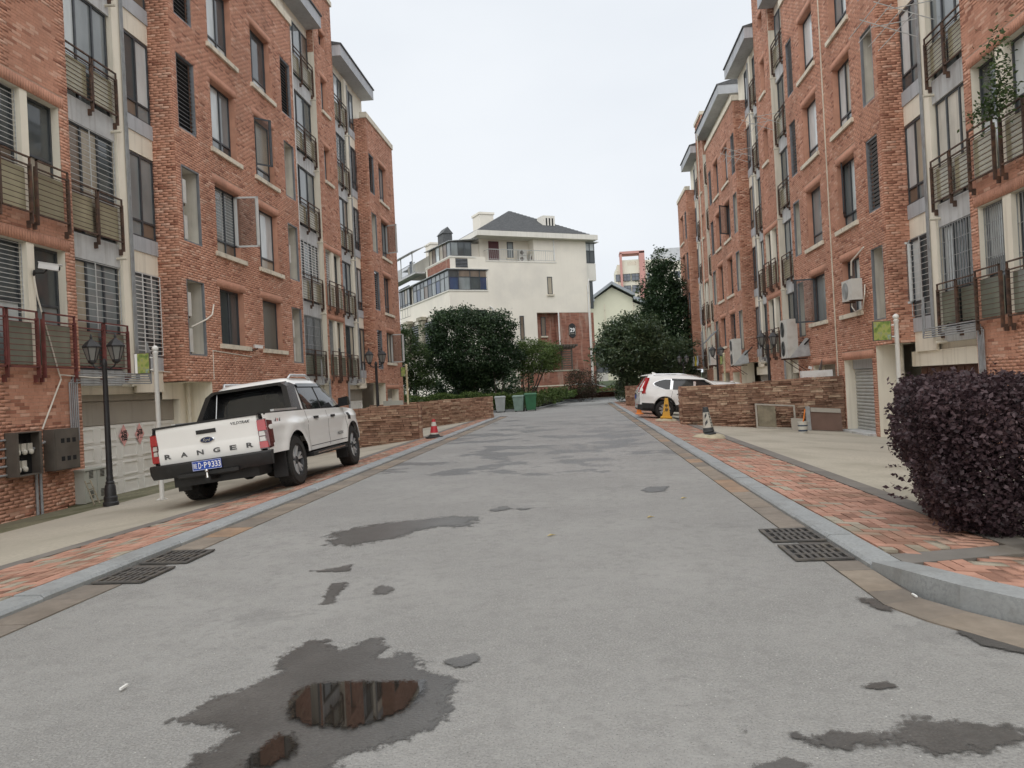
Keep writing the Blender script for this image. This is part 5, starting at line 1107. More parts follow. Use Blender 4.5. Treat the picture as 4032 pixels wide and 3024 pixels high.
m = MB(); m.hexa([(-.02, -.42, 1.64), (.02, -.42, 1.64), (.01, -.25, 1.66), (-.01, -.25, 1.66), (-.006, -.45, 1.72), (.006, -.45, 1.72), (.006, -.36, 1.72), (-.006, -.36, 1.72)]); m.build('roof_aerial', MT['paint'], SV)
m = MB(); m.box(-.80, .80, -.97, -.8, .30, .50); m.build('rear_bumper', MT['blackplastic'], SV)
m = MB(); m.box(-.45, .45, -1.03, -1.015, .86, .90); m.build('hatch_trim', MT['chrome'], SV)
m = MB(); m.box(-.22, .22, -1.035, -1.02, .70, .84); m.build('number_plate', MT['plate'], SV)
m = MB(); m.box(-.70, .70, -.8, 3.5, .26, .5); m.build('underbody', MT['blackplastic'], SV)
for s_ in (1, -1): MB().hexa([(s_*.80, 2.0, 1.0), (s_*1.0, 1.98, 1.02), (s_*1.0, 2.08, 1.03), (s_*.8, 2.12, 1.01), (s_*.84, 2.0, 1.14), (s_*1.0, 1.98, 1.15), (s_*1.0, 2.06, 1.14), (s_*.84, 2.1, 1.13)]).build('wing_mirror', MT['paint'], SV)
c2 = copy_tree(SV)          # second white car further up, nose to the road
tag(c2, 'white car almost hidden beyond the suv, only its front bumper showing', 'car')
SV.location = (2.98, 29.45, zr(2.98)+.01); SV.rotation_euler = (-math.atan(.087), 0, -math.pi/2)
c2.location = (5.95, 33.6, zr(5.9)+.01); c2.rotation_euler = (math.atan(.087), 0, math.pi/2); c2.scale = (.98, .98, .90)
MB().box(-.40, .40, 3.70, 3.73, .50, .66).build('grille', MT['blackplastic'], c2); MB().box(-.78, .78, 3.55, 3.75, .28, .33).build('front_lip', MT['paint'], c2); MB().box(-.22, .22, 3.735, 3.745, .42, .54).build('number_plate', MT['plate'], c2)
# ------------------------------------------------------------------ street furniture and small things
MT['lampblack'] = M('lamp_black', (.022, .022, .024), .5, .2, 9); MT['lampglass'] = glass('lantern_glass', (.20, .20, .19), .2, .4)
MT['polewhite'] = M('white_post', (.74, .74, .72), .5, .05, 3, dirt=((.5, .45, .36), .3, 3)); MT['poleyellow'] = M('ivory_post', (.66, .60, .40), .55, .08, 3, dirt=((.32, .2, .1), .4, 4))
MT['boxgrey'] = M('meter_box', (.115, .098, .082), .7, .15, 3, dirt=((.06, .045, .035), .5, 2)); MT['cabinet'] = M('cabinet_grey', (.42, .43, .385), .6, .06, 2, dirt=((.28, .26, .2), .35, 2))
MT['meter'] = M('meter_plastic', (.60, .57, .50), .5, .1, 8); MT['moss'] = M('mossy_concrete', (.055, .06, .028), .95, .4, 4, dirt=((.03, .035, .012), .6, 5)); MT['cabl'] = M('cable_cream', (.70, .66, .58), .6, .05, 3)
MT['yellow'] = M('sign_yellow', (.70, .37, .03), .5, .08, 4, dirt=((.4, .22, .04), .4, 4)); MT['conered'] = M('cone_red', (.52, .035, .05), .5, .1, 4); MT['rubber'] = M('black_rubber', (.02, .019, .018), .8, .2, 8)
MT['conewhite'] = M('cone_white', (.62, .61, .55), .6, .06, 4, dirt=((.35, .33, .28), .4, 4)); MT['conegrey'] = M('cone_black', (.055, .06, .065), .6, .15, 6); MT['plaster'] = M('mortar_lump', (.50, .45, .33), .95, .15, 5, dirt=((.28, .26, .12), .5, 4))
MT['ink'] = M('black_ink', (.02, .02, .02), .7, .05, 5); MT['orange'] = M('orange_plastic', (.75, .22, .03), .5, .05, 4); MT['navy'] = M('navy_band', (.06, .08, .12), .6, .1, 5); MT['board'] = M('brown_board', (.17, .105, .082), .7, .1, 2)
MT['oldframe'] = M('grey_wood', (.42, .39, .34), .75, .15, 4, dirt=((.25, .22, .18), .4, 4)); MT['wood'] = M('weathered_wood', (.24, .21, .15), .85, .2, 5); MT['redpaper'] = M('faded_red_paper', (.74, .38, .36), .8, .12, 6)
def lamp_post():
    r = empty('street_lamp')
    m = MB(); m.lathe([(.14, 0), (.14, .06), (.12, .08), (.12, .16), (.105, .18), (.095, .36), (.075, .40), (.08, .43), (.06, .46), (.065, .50), (.055, .56)], n=14); m.build('base', MT['lampblack'], r, smooth=30)
    MB().lathe([(.055, .56), (.05, 1.6), (.043, 2.58), (.05, 2.6), (.05, 2.66), (.02, 2.72)], n=12).build('pole', MT['lampblack'], r, smooth=40)
    for s_ in (1, -1):
        m = MB(); m.tube([(0, 0, 2.55), (s_*.10, 0, 2.53), (s_*.18, 0, 2.58), (s_*.22, 0, 2.66)], .016, 8); m.build('arm', MT['lampblack'], r, smooth=50)
        l = MB().lathe([(.02, 2.62), (.07, 2.66), (.075, 2.70)], (s_*.22, 0, 0), 6).lathe([(.155, 2.93), (.16, 2.955), (.10, 3.03), (.05, 3.07), (.035, 3.08), (.02, 3.10), (.025, 3.13), (.012, 3.17), (0, 3.2)], (s_*.22, 0, 0), 6)
        for k in range(6):
            g = 2*math.pi*(k+.5)/6; l.tube([(s_*.22+.075*math.cos(g), .075*math.sin(g), 2.70), (s_*.22+.145*math.cos(g), .145*math.sin(g), 2.94)], .009, 5)
        l = l.build('lantern', MT['lampblack'], r)
        for k in range(6):
            g, h = 2*math.pi*(k+.5)/6, 2*math.pi*(k+1.5)/6
            MB().quad((s_*.22+.073*math.cos(g), .073*math.sin(g), 2.70), (s_*.22+.073*math.cos(h), .073*math.sin(h), 2.70), (s_*.22+.142*math.cos(h), .142*math.sin(h), 2.935), (s_*.22+.142*math.cos(g), .142*math.sin(g), 2.935)).build('glass', MT['lampglass'], l)
    return r
lp = lamp_post()
spots = [((-8.86, 13.5, zl(-8.86)+.0), 'black twin-lantern lamp post in front of the white garage door', .15), ((-6.9, 25.3, zl(-6.9)), 'black twin-lantern lamp post behind the left ledgestone wall', .5),
         ((6.2, 25.9, zr(6.2)), 'black twin-lantern lamp post behind the right ledgestone wall', .3), ((6.2, 35.4, zr(6.2)), 'small dark lamp post above the suv bonnet beside the ivory pole', .4), ((6.1, 46.2, zr(6.1)), 'most distant lamp post, by the end of the right-hand brick row', .2)]
for i, (loc, lab, rz) in enumerate(spots):
    o = lp if i == 0 else copy_tree(lp); tag(o, lab, 'street lamp', 'black twin-lantern street lamps'); o.location = loc; o.rotation_euler = (0, 0, rz)
    if i == 0: o.scale = (1, 1, 1.01)
# white posts with a picture board
def picture_mat(name):
    m, n, b = new_mat(name); b.inputs['Roughness'].default_value = .5
    tc_ = nd(n, 'ShaderNodeTexCoord').outputs['Object']
    t = nd(n, 'ShaderNodeTexNoise'); t.inputs['Scale'].default_value = 9; t.inputs['Detail'].default_value = 3; n.links.new(tc_, t.inputs['Vector'])
    r = nd(n, 'ShaderNodeValToRGB'); e = r.color_ramp.elements; e[0].position = .3; e[0].color = (.08, .14, .03, 1); e[1].position = .72; e[1].color = (.45, .50, .36, 1)
    for p, c in ((.42, (.20, .28, .06)), (.5, (.34, .36, .10)), (.58, (.28, .30, .12)), (.64, (.22, .33, .27))):
        x = e.new(p); x.color = (*c, 1)
    n.links.new(t.outputs[0], r.inputs[0]); n.links.new(r.outputs[0], b.inputs['Base Color']); return m
MT['poster'] = picture_mat('faded_landscape_print')
def board_post(name, label, loc, h, side, mat='polewhite', bx=.34, rz=0, bw=.28, bh=.38, flip=1):
    r = empty(name, label, 'sign post')
    MB().lathe([(.042, 0), (.042, h-.12), (.05, h-.11), (.05, h-.09), (.04, h-.08), (.03, h-.07), (.055, h-.045), (.058, h-.02), (.05, h+.005), (.02, h+.03), (0, h+.033)], n=14).build('pole', MT[mat], r, smooth=40)
    for k in range(4):
        g = k*math.pi/2+.4; MB().hexa([(0, 0, 0), (.11*math.cos(g), .11*math.sin(g), 0), (.11*math.cos(g)-.006*math.sin(g), .11*math.sin(g)+.006*math.cos(g), 0), (-.006*math.sin(g), .006*math.cos(g), 0), (0, 0, .1), (.05*math.cos(g), .05*math.sin(g), .03), (.05*math.cos(g), .05*math.sin(g)+.006, .03), (0, .006, .1)]).build('foot_rib', MT[mat], r)
    for z in (h-.18, h-.40): m = MB(); m.tube([(0, 0, z), (side*.10, 0, z)], .013, 8); m.build('bracket', MT[mat], r)
    p = MB().box(min(side*.10, side*(.10+bw)), max(side*.10, side*(.10+bw)), -.016, .016, h-.47, h-.47+bh).build('picture_board', MT['boxgrey'], r)
    a, b = sorted((side*.115, side*(.085+bw))); MB().box(a, b, -.022, -.017, h-.455, h-.485+bh).build('print', MT['poster'], p)
    if flip: c, d = sorted((side*(.085+bw), side*(.04+bw))); MB().box(c, d, -.026, -.0225, h-.455, h-.485+bh).build('torn_edge', MT['white_ink'], p)
    r.location = loc; r.rotation_euler = (0, 0, rz); return r
board_post('sign_post', 'white post with a faded landscape board, beside the pickup tailgate', (-7.62, 13.1, zl(-7.62)), 2.75, -1, rz=.1)
board_post('sign_post', 'white post with a faded landscape board behind the purple bush', (6.05, 15.2, zr(6.05)), 2.72, -1, flip=0, bw=.34)
board_post('sign_post', 'ivory post with a narrow board behind the left ledgestone walls', (-6.9, 29.8, zl(-6.9)), 2.75, -1, 'poleyellow', rz=1.1, bw=.26, flip=0)
board_post('sign_post', 'ivory post beside the distant lamp, above the right ledgestone wall', (6.1, 33.2, zr(6.1)), 2.72, -1, 'poleyellow', rz=-1.3, bw=.26, flip=0)
# meter boxes on the near left brick pier
mb1 = empty('meter_box', 'open grey meter box with rows of pale meters on the brick wall', 'meter box', world_at=(-10.5, 13.4, .36))
m = MB(); X0, X1 = -10.585, -10.35
m.box(X0, X0+.01, 13.07, 13.74, .36, 1.18).box(X0, X1, 13.07, 13.09, .36, 1.18).box(X0, X1, 13.72, 13.74, .36, 1.18).box(X0, X1, 13.09, 13.72, .36, .38).box(X0, X1, 13.09, 13.72, 1.16, 1.18)
m.box(X1-.02, X1, 13.09, 13.13, .38, 1.16).box(X1-.02, X1, 13.68, 13.72, .38, 1.16); m.build('case', MT['boxgrey'], mb1)
MB().box(X0+.011, X0+.02, 13.09, 13.72, .38, 1.16).build('back_plate', MT['black'], mb1)
for r_, n_c in ((0, 3), (1, 2)):
    for c_ in range(n_c):
        yy = 13.23+c_*.17; z = .82-r_*.32
        o = MB().box(X0+.02, X0+.12, yy-.06, yy+.06, z, z+.14).build('meter', MT['meter'], mb1); m = MB(); m.lathe([(.052, .0), (.05, .035), (.03, .05), (0, .05)], (X0+.12, yy, z-.02), 14, 0, 'x'); m.build('dial', MT['meter'], o, smooth=40); MB().box(X0+.02, X0+.07, yy-.03, yy+.03, z+.15, z+.2).build('terminal', MT['black'], o)
mb2 = empty('meter_box', 'closed grey meter box with six small windows on the brick wall', 'meter box', world_at=(-10.5, 14.45, .36))
MB().box(X0, X1, 14.08, 14.82, .36, 1.18).build('case', MT['boxgrey'], mb2); d_ = MB().box(X1, X1+.012, 14.1, 14.80, .38, 1.16).build('door', MT['boxgrey'], mb2)
for r_ in range(2):
    for c_ in range(3): yy = 14.25+c_*.17; z = .90-r_*.36; MB().box(X1+.0125, X1+.016, yy, yy+.1, z, z+.09).build('view_window', MT['black'], d_)
for (y0, nm) in ((13.80, 0), (13.92, 1)):
    m = MB(); m.tube([(-10.55, y0, -.55), (-10.55, y0, .8+.1*nm), (-10.5, y0+.05*(1 if nm else -1)*2, .85+.1*nm)], .028, 8); m.build('conduit', MT['conduit'], LB, smooth=50)
for i in range(5):
    z = 1.05-i*.16; m = MB(); yy = 12.7+.035*i; m.tube([(-10.55, yy-.1, 3.2) if i < 3 else (-10.55, 12.2, z), (-10.55, yy-.1, z+.0) if i < 3 else (-10.55, 12.6, z), (-10.55, 13.05, z)], .022, 6); m.build('conduit', MT['conduit'], LB, smooth=50)
# utility cabinet on mossy plinth
cb = empty('utility_cabinet', 'pale grey steel utility cabinet with vent slits behind the lamp post', 'cabinet', world_at=(-10.45, 15.35, -.45))
MB().box(-10.86, -10.36, 14.95, 15.72, -.42, .26).build('case', MT['cabinet'], cb); MB().box(-10.90, -10.33, 14.92, 15.75, .26, .29).build('lid', MT['cabinet'], cb)
for (a, b) in ((14.97, 15.32), (15.34, 15.70)):
    d_ = MB().box(-10.36, -10.345, a, b, -.40, .24).build('door', MT['cabinet'], cb)
    for z0 in (-.32, .10):
        for k in range(6): MB().box(-10.345, -10.338, a+.1, b-.12, z0+k*.028-.0, z0+k*.028+.012).build('vent_slit', MT['black'], d_)
    for z0 in (-.3, .0, .15): pass
tag(MB().box(-10.95, -10.05, 14.7, 15.95, -.75, -.43).build('concrete_plinth', MT['moss']), 'low mossy concrete plinth under the grey cabinet', 'plinth')
ld = empty('ladder', 'short weathered wooden ladder leaning by the grey cabinet', 'ladder', world_at=(-10.2, 14.6, -.5))
for yy in (14.45, 14.62): m = MB(); m.tube([(-9.75, yy-.12, zl(-9.75)), (-10.15, yy+.2, .08)], .016, 6); m.build('rail', MT['wood'], ld)
for k in range(4): t = .15+k*.25; m = MB(); m.tube([(-9.75-.4*t, 14.33+.32*t, zl(-9.75)+(.08-zl(-9.75))*t), (-9.75-.4*t, 14.50+.32*t, zl(-9.75)+(.08-zl(-9.75))*t)], .012, 6); m.build('rung', MT['wood'], ld)
# paper charms on the garage door
for i, (yy, ch, lab) in enumerate(((17.42, '福', 'red paper diamond with a black character, nearer one on the garage door'), (18.08, '禄', 'red paper diamond with a black character, farther one on the garage door'))):
    o = empty('paper_charm', lab, 'paper charm', 'paper charms on the garage door', world_at=(-11.03, yy, .87))
    z = .87; MB().add([(-11.024, yy, z-.27), (-11.024, yy+.2, z), (-11.024, yy, z+.27), (-11.024, yy-.2, z)], [(0, 1, 2, 3)]).build('paper', MT['redpaper'], o)
    lettering(ch, 'character', .26, MT['ink'], o, Matrix.Translation((-11.021, yy, z)) @ Matrix.Rotation(math.pi/2, 4, 'Z') @ RX)
# security cameras
def cctv(label, loc, ang, s_=1.0):
    r = empty('security_camera', label, 'camera'); q = MB(); q.lathe([(.05, 0), (.05, .02), (.02, .03)], n=10, axis='x'); q.tube([(.02, 0, 0), (.14, 0, .02), (.18, 0, .08)], .014, 6); q.build('bracket', MT['rubber'], r)
    MB().box(.06, .34, -.05, .05, .08, .17).build('housing', MT['white_bar'], r); MB().box(.05, .38, -.058, .058, .172, .182).build('hood', MT['white_bar'], r); m = MB(); m.lathe([(.035, .0), (.03, .012), (0, .012)], (.34, 0, .125), 10, 0, 'x'); m.build('lens', MT['black'], r)
    r.location = loc; r.rotation_euler = ang; r.scale = (s_,)*3; return r
cctv('white bullet camera on the cream mullion above the meter boxes', (-10.58, 14.02, 4.27), (0, .15, .5), 1.25); cctv('white bullet camera between the two lowest windows above the pickup', (-10.18, 22.95, 3.13), (0, .1, .9))
m = RL.mb(); m.tube([(14.0, -.36, 4.2), (14.05, -.34, 3.8), (14.57, -.34, 2.3), (14.62, -.34, 2.18), (14.0, -.33, 1.2)], .016, 6); m.build('cable_trunking', MT['cabl'], LB); m = RL.mb(); m.tube([(14.6, -.33, 2.27), (15.6, -.3, 2.22), (16.6, -.35, 2.25), (18.0, -.4, 2.42), (18.85, -.4, 2.4)], .015, 6); m.build('cable_trunking', MT['cabl'], LB)
m = RL.mb(); m.tube([(20.4, .012, 2.2), (20.4, .02, 3.0), (22.9, .02, 2.92)], .016, 6); m.build('cable_trunking', MT['cabl'], LB)
m = RL.mb(); m.tube([(19.5, -.1, 3.6), (20.1, .04, 3.85), (20.35, .08, 4.0), (20.5, .06, 4.3)], .022, 6); m.build('hose', MT['cabl'], LB, smooth=50)
# air conditioners
def ac_unit(w_=.78, h=.55, d=.30, fans=1):
    r = empty('air_conditioner'); MB().box(-w_/2, w_/2, -d, 0, 0, h).build('casing', MT['ac'], r)
    for k in range(fans):
        zc = h*(k+.5)/fans; R_ = min(h/fans, w_)*.40; m = MB()
        for q in range(1, 5): m.lathe([(R_*q/4, -.008), (R_*q/4, -.014), (R_*q/4-.008, -.014), (R_*q/4-.008, -.008)], (-w_*.14, -d, zc), 20, 0, 'y')
        m.build('fan_grille', MT['steel'], r); MB().lathe([(R_, -.002), (R_, -.006), (0, -.006)], (-w_*.14, -d, zc), 20, 0, 'y').build('fan_opening', MT['boxgrey'], r)
    MB().box(w_*.30, w_*.46, -d-.006, -d, h*.2, h*.8).build('service_panel', MT['ac'], r)
    for s_ in (-1, 1): MB().box(s_*w_*.35-.03, s_*w_*.35+.03, -d-.03, .02, -.04, 0).build('foot', MT['rust'], r)
    return r
def put_ac(proto, x, y, z, rz, lab, sc=(1, 1, 1)):
    o = copy_tree(proto); tag(o, lab, 'air conditioner', 'outdoor air conditioner units'); o.location = (x, y, z); o.rotation_euler = (0, 0, rz); o.scale = sc
P1 = ac_unit(); P2 = ac_unit(.95, 1.35, .38, 2); hp = math.pi/2
for (y0, k, dz, lab) in ((19.62, 1, 1.02, 'white air conditioner in the lowest brick niche above the pickup, upper unit'), (19.62, 1, .06, 'white air conditioner in the lowest brick niche above the pickup, lower unit'),
                         (19.62, 2, 1.02, 'white air conditioner in the second-floor niche near the corner, upper unit'), (19.62, 2, .06, 'white air conditioner in the second-floor niche near the corner, lower unit'),
                         (26.92, 1, .9, 'air conditioner in the narrow far niche over the pickup roof, upper unit'), (26.92, 1, .05, 'air conditioner in the narrow far niche over the pickup roof, lower unit'), (26.92, 2, .6, 'air conditioner in the narrow far niche one floor up')):
    put_ac(P1, -10.2-.30, y0-.16, ZT[k]-2.0+dz, 0, lab, (.66, 1.05, 1.15))
put_ac(P1, 8.12, 23.0, 3.58, -hp, 'air conditioner hanging across a window behind the landscape sign', (1.05, 1, 1.1))
put_ac(P2, 8.0, 29.35, 2.14, -hp, 'tall double-fan air conditioner on a bracket behind the right lamp post', (1, 1, 1.06)); put_ac(P2, 8.05, 39.55, 2.1, -hp, 'tall double-fan air conditioner at the second brick bay'); put_ac(P1, 7.98, 46.3, 2.3, -hp, 'white air conditioner beside the tilted striped awning', (1, 1, 1.9))
for o_ in (P1, P2):
    for ch in list(o_.children): bpy.data.objects.remove(ch)
    bpy.data.objects.remove(o_)
for (y0, nm) in ((29.35, 0), (39.55, 1)):
    m = RR.mb(); 
    for yy in (y0-.4, y0+.4): m.box(yy-.02, yy+.02, -.02, .72, 2.0, 2.04); m.tube([(yy, .0, 1.55), (yy, .6, 2.0)], .014, 5)
    m.build('ac_bracket', MT['rust'], RB)
    m = RR.mb(); m.tube([(y0-.5, .2, 2.6), (y0-.75, .22, 2.45), (y0-.9, .1, 2.6), (y0-.95, -.2, 2.9)], .03, 6); m.build('hose', MT['rubber'], RB, smooth=50)
    m = RR.mb(); m.hexa([(y0-.95, .0, 2.10), (y0-.95, .75, 2.05), (y0-.90, .75, 2.03), (y0-.90, 0, 2.08), (y0-.75, .0, 2.75), (y0-.75, .10, 2.75), (y0-.70, .10, 2.75), (y0-.70, 0, 2.75)]); m.build('cover_board', MT['steel'], RB)
m = RR.mb(); m.tube([(23.4, .1, 3.9), (23.62, .12, 3.7), (23.75, .1, 3.4), (23.3, .16, 3.2), (22.75, .14, 3.25), (22.4, .2, 3.6), (22.45, .16, 3.9)], .02, 6); m.tube([(23.5, .15, 4.3), (23.3, .2, 4.7), (22.7, .05, 5.0)], .025, 6); m.build('hose', MT['cabl'], RB, smooth=50)
# striped awning, laundry, dish, drying racks
aw = empty('awning', 'grey striped metal awning tilted over a low window, far right', 'awning', world_at=(7.8, 47.2, 3.6))
for k in range(9):
    t = k/9; MB().hexa([(8.2-.0*t, 45.9+t*1.9, 4.35-.05*t), (8.2, 46.08+t*1.9, 4.35-.05*t), (7.35, 46.5+t*1.3, 3.55-.1*t), (7.35, 46.36+t*1.3, 3.55-.1*t), (8.2, 45.9+t*1.9, 4.38-.05*t), (8.2, 46.08+t*1.9, 4.38-.05*t), (7.35, 46.5+t*1.3, 3.58-.1*t), (7.35, 46.36+t*1.3, 3.58-.1*t)]).build('slat', MT['steel' if k % 2 else 'conegrey'], aw)
MT['cl_white'] = M('white_cloth', (.72, .72, .72), .9, .05, 6); MT['cl_yel'] = M('yellow_cloth', (.75, .60, .06), .9, .05, 6); MT['cl_bl'] = M('pale_blue_cloth', (.55, .62, .72), .9, .05, 6)
m = RR.mb(); m.tube([(51.3, .5, 2.98), (54.9, .5, 2.98)], .012, 5); m.tube([(51.5, -.4, 2.98), (51.5, .5, 2.98)], .012, 5); m.tube([(54.7, -.4, 2.98), (54.7, .5, 2.98)], .012, 5); m.build('clothes_line', MT['steel'], RB)
for (yy, mt, lab, ww) in ((54.2, 'cl_white', 'white cloth hanging on the clothes line beside the suv roof', .55), (53.2, 'cl_yel', 'yellow cloth hanging on the clothes line beside the suv roof', .5), (52.3, 'cl_bl', 'pale blue cloth hanging on the clothes line beside the suv roof', .45)):
    P = [[(7.88+.05*math.sin(i*1.3+j)*j/4, yy+(i/6-.5)*ww, 3.06-j*.16) for i in range(7)] for j in range(5)]
    tag(MB().grid(P).grid([[(p[0]-.012, p[1], p[2]) for p in r_] for r_ in P]).build('laundry', MT[mt], smooth=60), lab, 'laundry', 'laundry on the line')
ds = empty('satellite_dish', 'round grey satellite dish in the open garage behind the stone wall', 'satellite dish')
m = MB(); m.lathe([(0, 0), (.15, .012), (.27, .04), (.36, .075), (.37, .08), (.36, .085), (.27, .05), (.15, .022), (0, .01)], n=24, axis='y'); m.build('dish', MT['conduit'], ds, smooth=50); m = MB(); m.tube([(0, .02, -.34), (0, .3, -.15), (0, .36, 0)], .012, 6); m.build('arm', MT['white_bar'], ds); m = MB(); m.box(-.04, .04, .3, .42, -.05, .04); m.build('receiver', MT['white_bar'], ds); m = MB(); m.tube([(0, 0, 0), (0, -.1, -.35), (0, -.1, -.5)], .02, 6); m.build('stand', MT['steel'], ds)
ds.location = (8.0, 26.3, 1.62); ds.rotation_euler = (.3, 0, 1.25)
tag(MB().box(7.0, 7.95, 25.02, 25.25, 1.41, 1.62).build('white_box', MT['white_bar']), 'plain white box lying on the end of the right ledgestone wall', 'box')
def drying_rack(y0, z, lab):
    r = empty('drying_rack', lab, 'drying rack', 'steel drying racks on the right-hand row', world_at=RR.T(y0, 0, z))
    for k in range(4): m = RR.mb(); m.tube([(y0, .15+k*.24, z-.25+k*.13), (y0+2.1, .15+k*.24, z-.22+k*.13)], .011, 5); m.build('rod', MT['frame_w'], r)
    for k in range(2): m = RR.mb(); a = y0+.2+k*.9; m.tube([(a, -.4, z-.35), (a, .95, z+.2)], .012, 5).tube([(a, -.4, z+.1), (a, .7, z-.02)], .012, 5); m.build('scissor_arm', MT['frame_w'], r)
drying_rack(18.6, 10.0, 'folding steel drying rack high above the purple bush'); drying_rack(32.2, 12.2, 'folding steel drying rack over the second balcony column'); drying_rack(37.2, 12.3, 'folding steel drying rack by the second brick bay')
# ivy on the near right balcony
MT['ivy'] = M('ivy_leaf', (.05, .085, .035), .6, .3, 9)
# cones and warning posts
def cone(label, loc, bands, h, r0, r1, base, sq=False):
    c = empty('traffic_cone', label, 'traffic cone')
    n = 4 if sq else 20; e = math.sqrt(2) if sq else 1
    m = MB(); m.lathe([(base*e, 0), (base*e, .025), (base*.7*e, .05), (r0*e*1.1, .09), (r0*e, .11)], n=n); m.build('base', MT[bands[0][2]], c, smooth=0 if sq else 40)
    for (a, b, k) in bands[1:]:
        ra, rb = r0+(r1-r0)*a, r0+(r1-r0)*b; m = MB(); m.lathe([(ra*e, .11+(h-.11)*a), (rb*e, .11+(h-.11)*b-.0005)], n=n); m.build('sleeve', MT[k], c, smooth=0 if sq else 40)
    c.location = loc; return c
c = cone('red and yellow traffic cone standing on the pavement before the stone wall', (-4.48, 22.6, zl(-4.48)), [(0, 0, 'rubber'), (0, .1, 'conewhite'), (.1, .55, 'conered'), (.55, .82, 'conewhite'), (.82, 1, 'conered')], .56, .13, .045, .27)
def lump(loc, r_, lab):
    m = MB(); m.lathe([(r_, -.03), (r_*.93, .03), (r_*.7, .07), (r_*.35, .1), (0, .11)], n=18); o = m.build('mortar_lump', MT['plaster'], smooth=60)
    for v in o.data.vertices: v.co += Vector((mnoise.noise(v.co*4+Vector((3, loc[0], 1)))*.06, mnoise.noise(v.co*4+Vector((9, 2, loc[1])))*.06, mnoise.noise(v.co*6)*.02))
    o.location = loc; tag(o, lab, 'mortar lump')
lump((2.9, 27.2, zr(2.9)), .40, 'low mortar lump under the yellow warning post'); lump((3.0, 18.8, zr(3)), .42, 'low mortar lump under the black and white cone')
yc = empty('warning_post', 'yellow square warning post standing behind the suv wheel', 'warning post')
m = MB(); s2 = math.sqrt(2); m.lathe([(.20*s2, 0), (.20*s2, .05), (.15*s2, .07)], n=4); m.build('base', MT['yellow'], yc); MB().lathe([(.135*s2, .07), (.055*s2, .70), (.05*s2, .71), (0, .71)], n=4).build('body', MT['yellow'], yc)
def onface(z, r0, r1, z0, z1): return -(r0+(r1-r0)*(z-z0)/(z1-z0))-.004
sl = math.atan((.135-.055)/.63)
for ch, z in (('专', .44), ('用', .29)): lettering(ch, 'character', .12, MT['ink'], yc, Matrix.Translation((0, onface(z, .135, .055, .07, .70), z)) @ Matrix.Rotation(math.pi/2-sl, 4, 'X'))
yc.location = (2.9, 27.15, zr(2.9)+.09); yc.rotation_euler = (0, .05, -.12)
bc = cone('leaning black and white no-parking cone in front of the ledgestone wall', (3.0, 18.75, zr(3)+.08), [(0, 0, 'conegrey'), (0, .12, 'conegrey'), (.12, .78, 'conewhite'), (.78, 1, 'conegrey')], .72, .15, .075, .2)
bc.rotation_euler = (0, -.09, .1); bc.scale = (.85, .85, .92)
def cone_r(z): return .15+(.075-.15)*(z-.11)/(.61)
for z, ch in ((.46, '禁'), (.38, '止'), (.30, '停'), (.225, '车')):
    g = -.95; r_ = cone_r(z)+.004; lettering(ch, 'character', .062, MT['ink'], bc, Matrix.Translation((r_*math.cos(g), r_*math.sin(g), z)) @ Matrix.Rotation(g+math.pi/2, 4, 'Z') @ Matrix.Rotation(math.pi/2-.12, 4, 'X'))
g = -1.0; r_ = cone_r(.54)+.004; MX = Matrix.Translation((r_*math.cos(g), r_*math.sin(g), .54)) @ Matrix.Rotation(g+math.pi/2, 4, 'Z') @ Matrix.Rotation(math.pi/2-.12, 4, 'X')
q = MB(lambda x, y, z: MX @ Vector((x, y, z))); R_ = .04
q.grid([[(rr_*math.cos(a), rr_*math.sin(a), 0) for a in np.linspace(0, 2*math.pi, 24)] for rr_ in (R_-.008, R_)]); q.quad((-.03, -.024, 0), (-.024, -.03, 0), (.03, .024, 0), (.024, .03, 0)); q.quad((-.03, .024, 0), (-.024, .03, 0), (.03, -.024, 0), (.024, -.03, 0)); q.build('symbol', MT['ink'], bc)
for z in (.24, .42):
    for k in range(2):
        P = []; 
        for a in np.linspace(-2.35+k*.0, -1.75, 5): P.append([(( cone_r(zz)+.003)*math.cos(a), (cone_r(zz)+.003)*math.sin(a), zz) for zz in (z+.16*(a+2.35)/1.2, z+.085+.16*(a+2.35)/1.2)])
    MB().grid(P).build('stripe', MT['conegrey'], bc)
tag(cone('orange cone standing by the hidden white car', (2.35, 32.4, zr(2.35)), [(0, 0, 'orange'), (0, 1, 'orange')], .6, .1, .04, .18), 'orange cone standing by the hidden white car', 'traffic cone')
# things leaning on the right wall
fr = empty('old_window_frame', 'discarded grey window frame leaning on the ledgestone wall', 'window frame', world_at=(5.8, 24.5, zr(5.8)))
def lean(T0): return lambda x, y, z: (T0[0]+x, T0[1]+y+z*.12, zr(T0[0]+x)+z)
q = MB(lean((5.42, 24.6))); q.box(0, 1.22, 0, .05, 0, .05).box(0, 1.22, 0, .05, .72, .77).box(0, .05, 0, .05, .05, .72).box(1.17, 1.22, 0, .05, .05, .72); q.build('frame', MT['oldframe'], fr)
MB(lean((5.42, 24.6))).box(.07, .62, .02, .035, .06, .71).build('panel', MT['wood'], fr)
bd = MB(lean((6.45, 24.45))); bd.box(0, .38, 0, .02, 0, .36); tag(bd.build('tile_offcut', MT['oldframe']), 'small grey tile leaning on the old window frame', 'tile')
bk = empty('paint_bucket', 'white paint bucket with dark bands by the ledgestone wall', 'bucket')
MB().lathe([(0, .0), (.115, 0), (.135, .30), (.14, .30), (.14, .33), (.132, .33), (.11, .02), (0, .02)], n=20).build('pail', MT['conewhite'], bk, smooth=40)
for (a, b) in ((.04, .09), (.19, .23)): ra, rb = .1165+.0667*a, .1165+.0667*b; MB().lathe([(ra, a), (rb, b)], n=20).build('band', MT['navy'], bk, smooth=40)
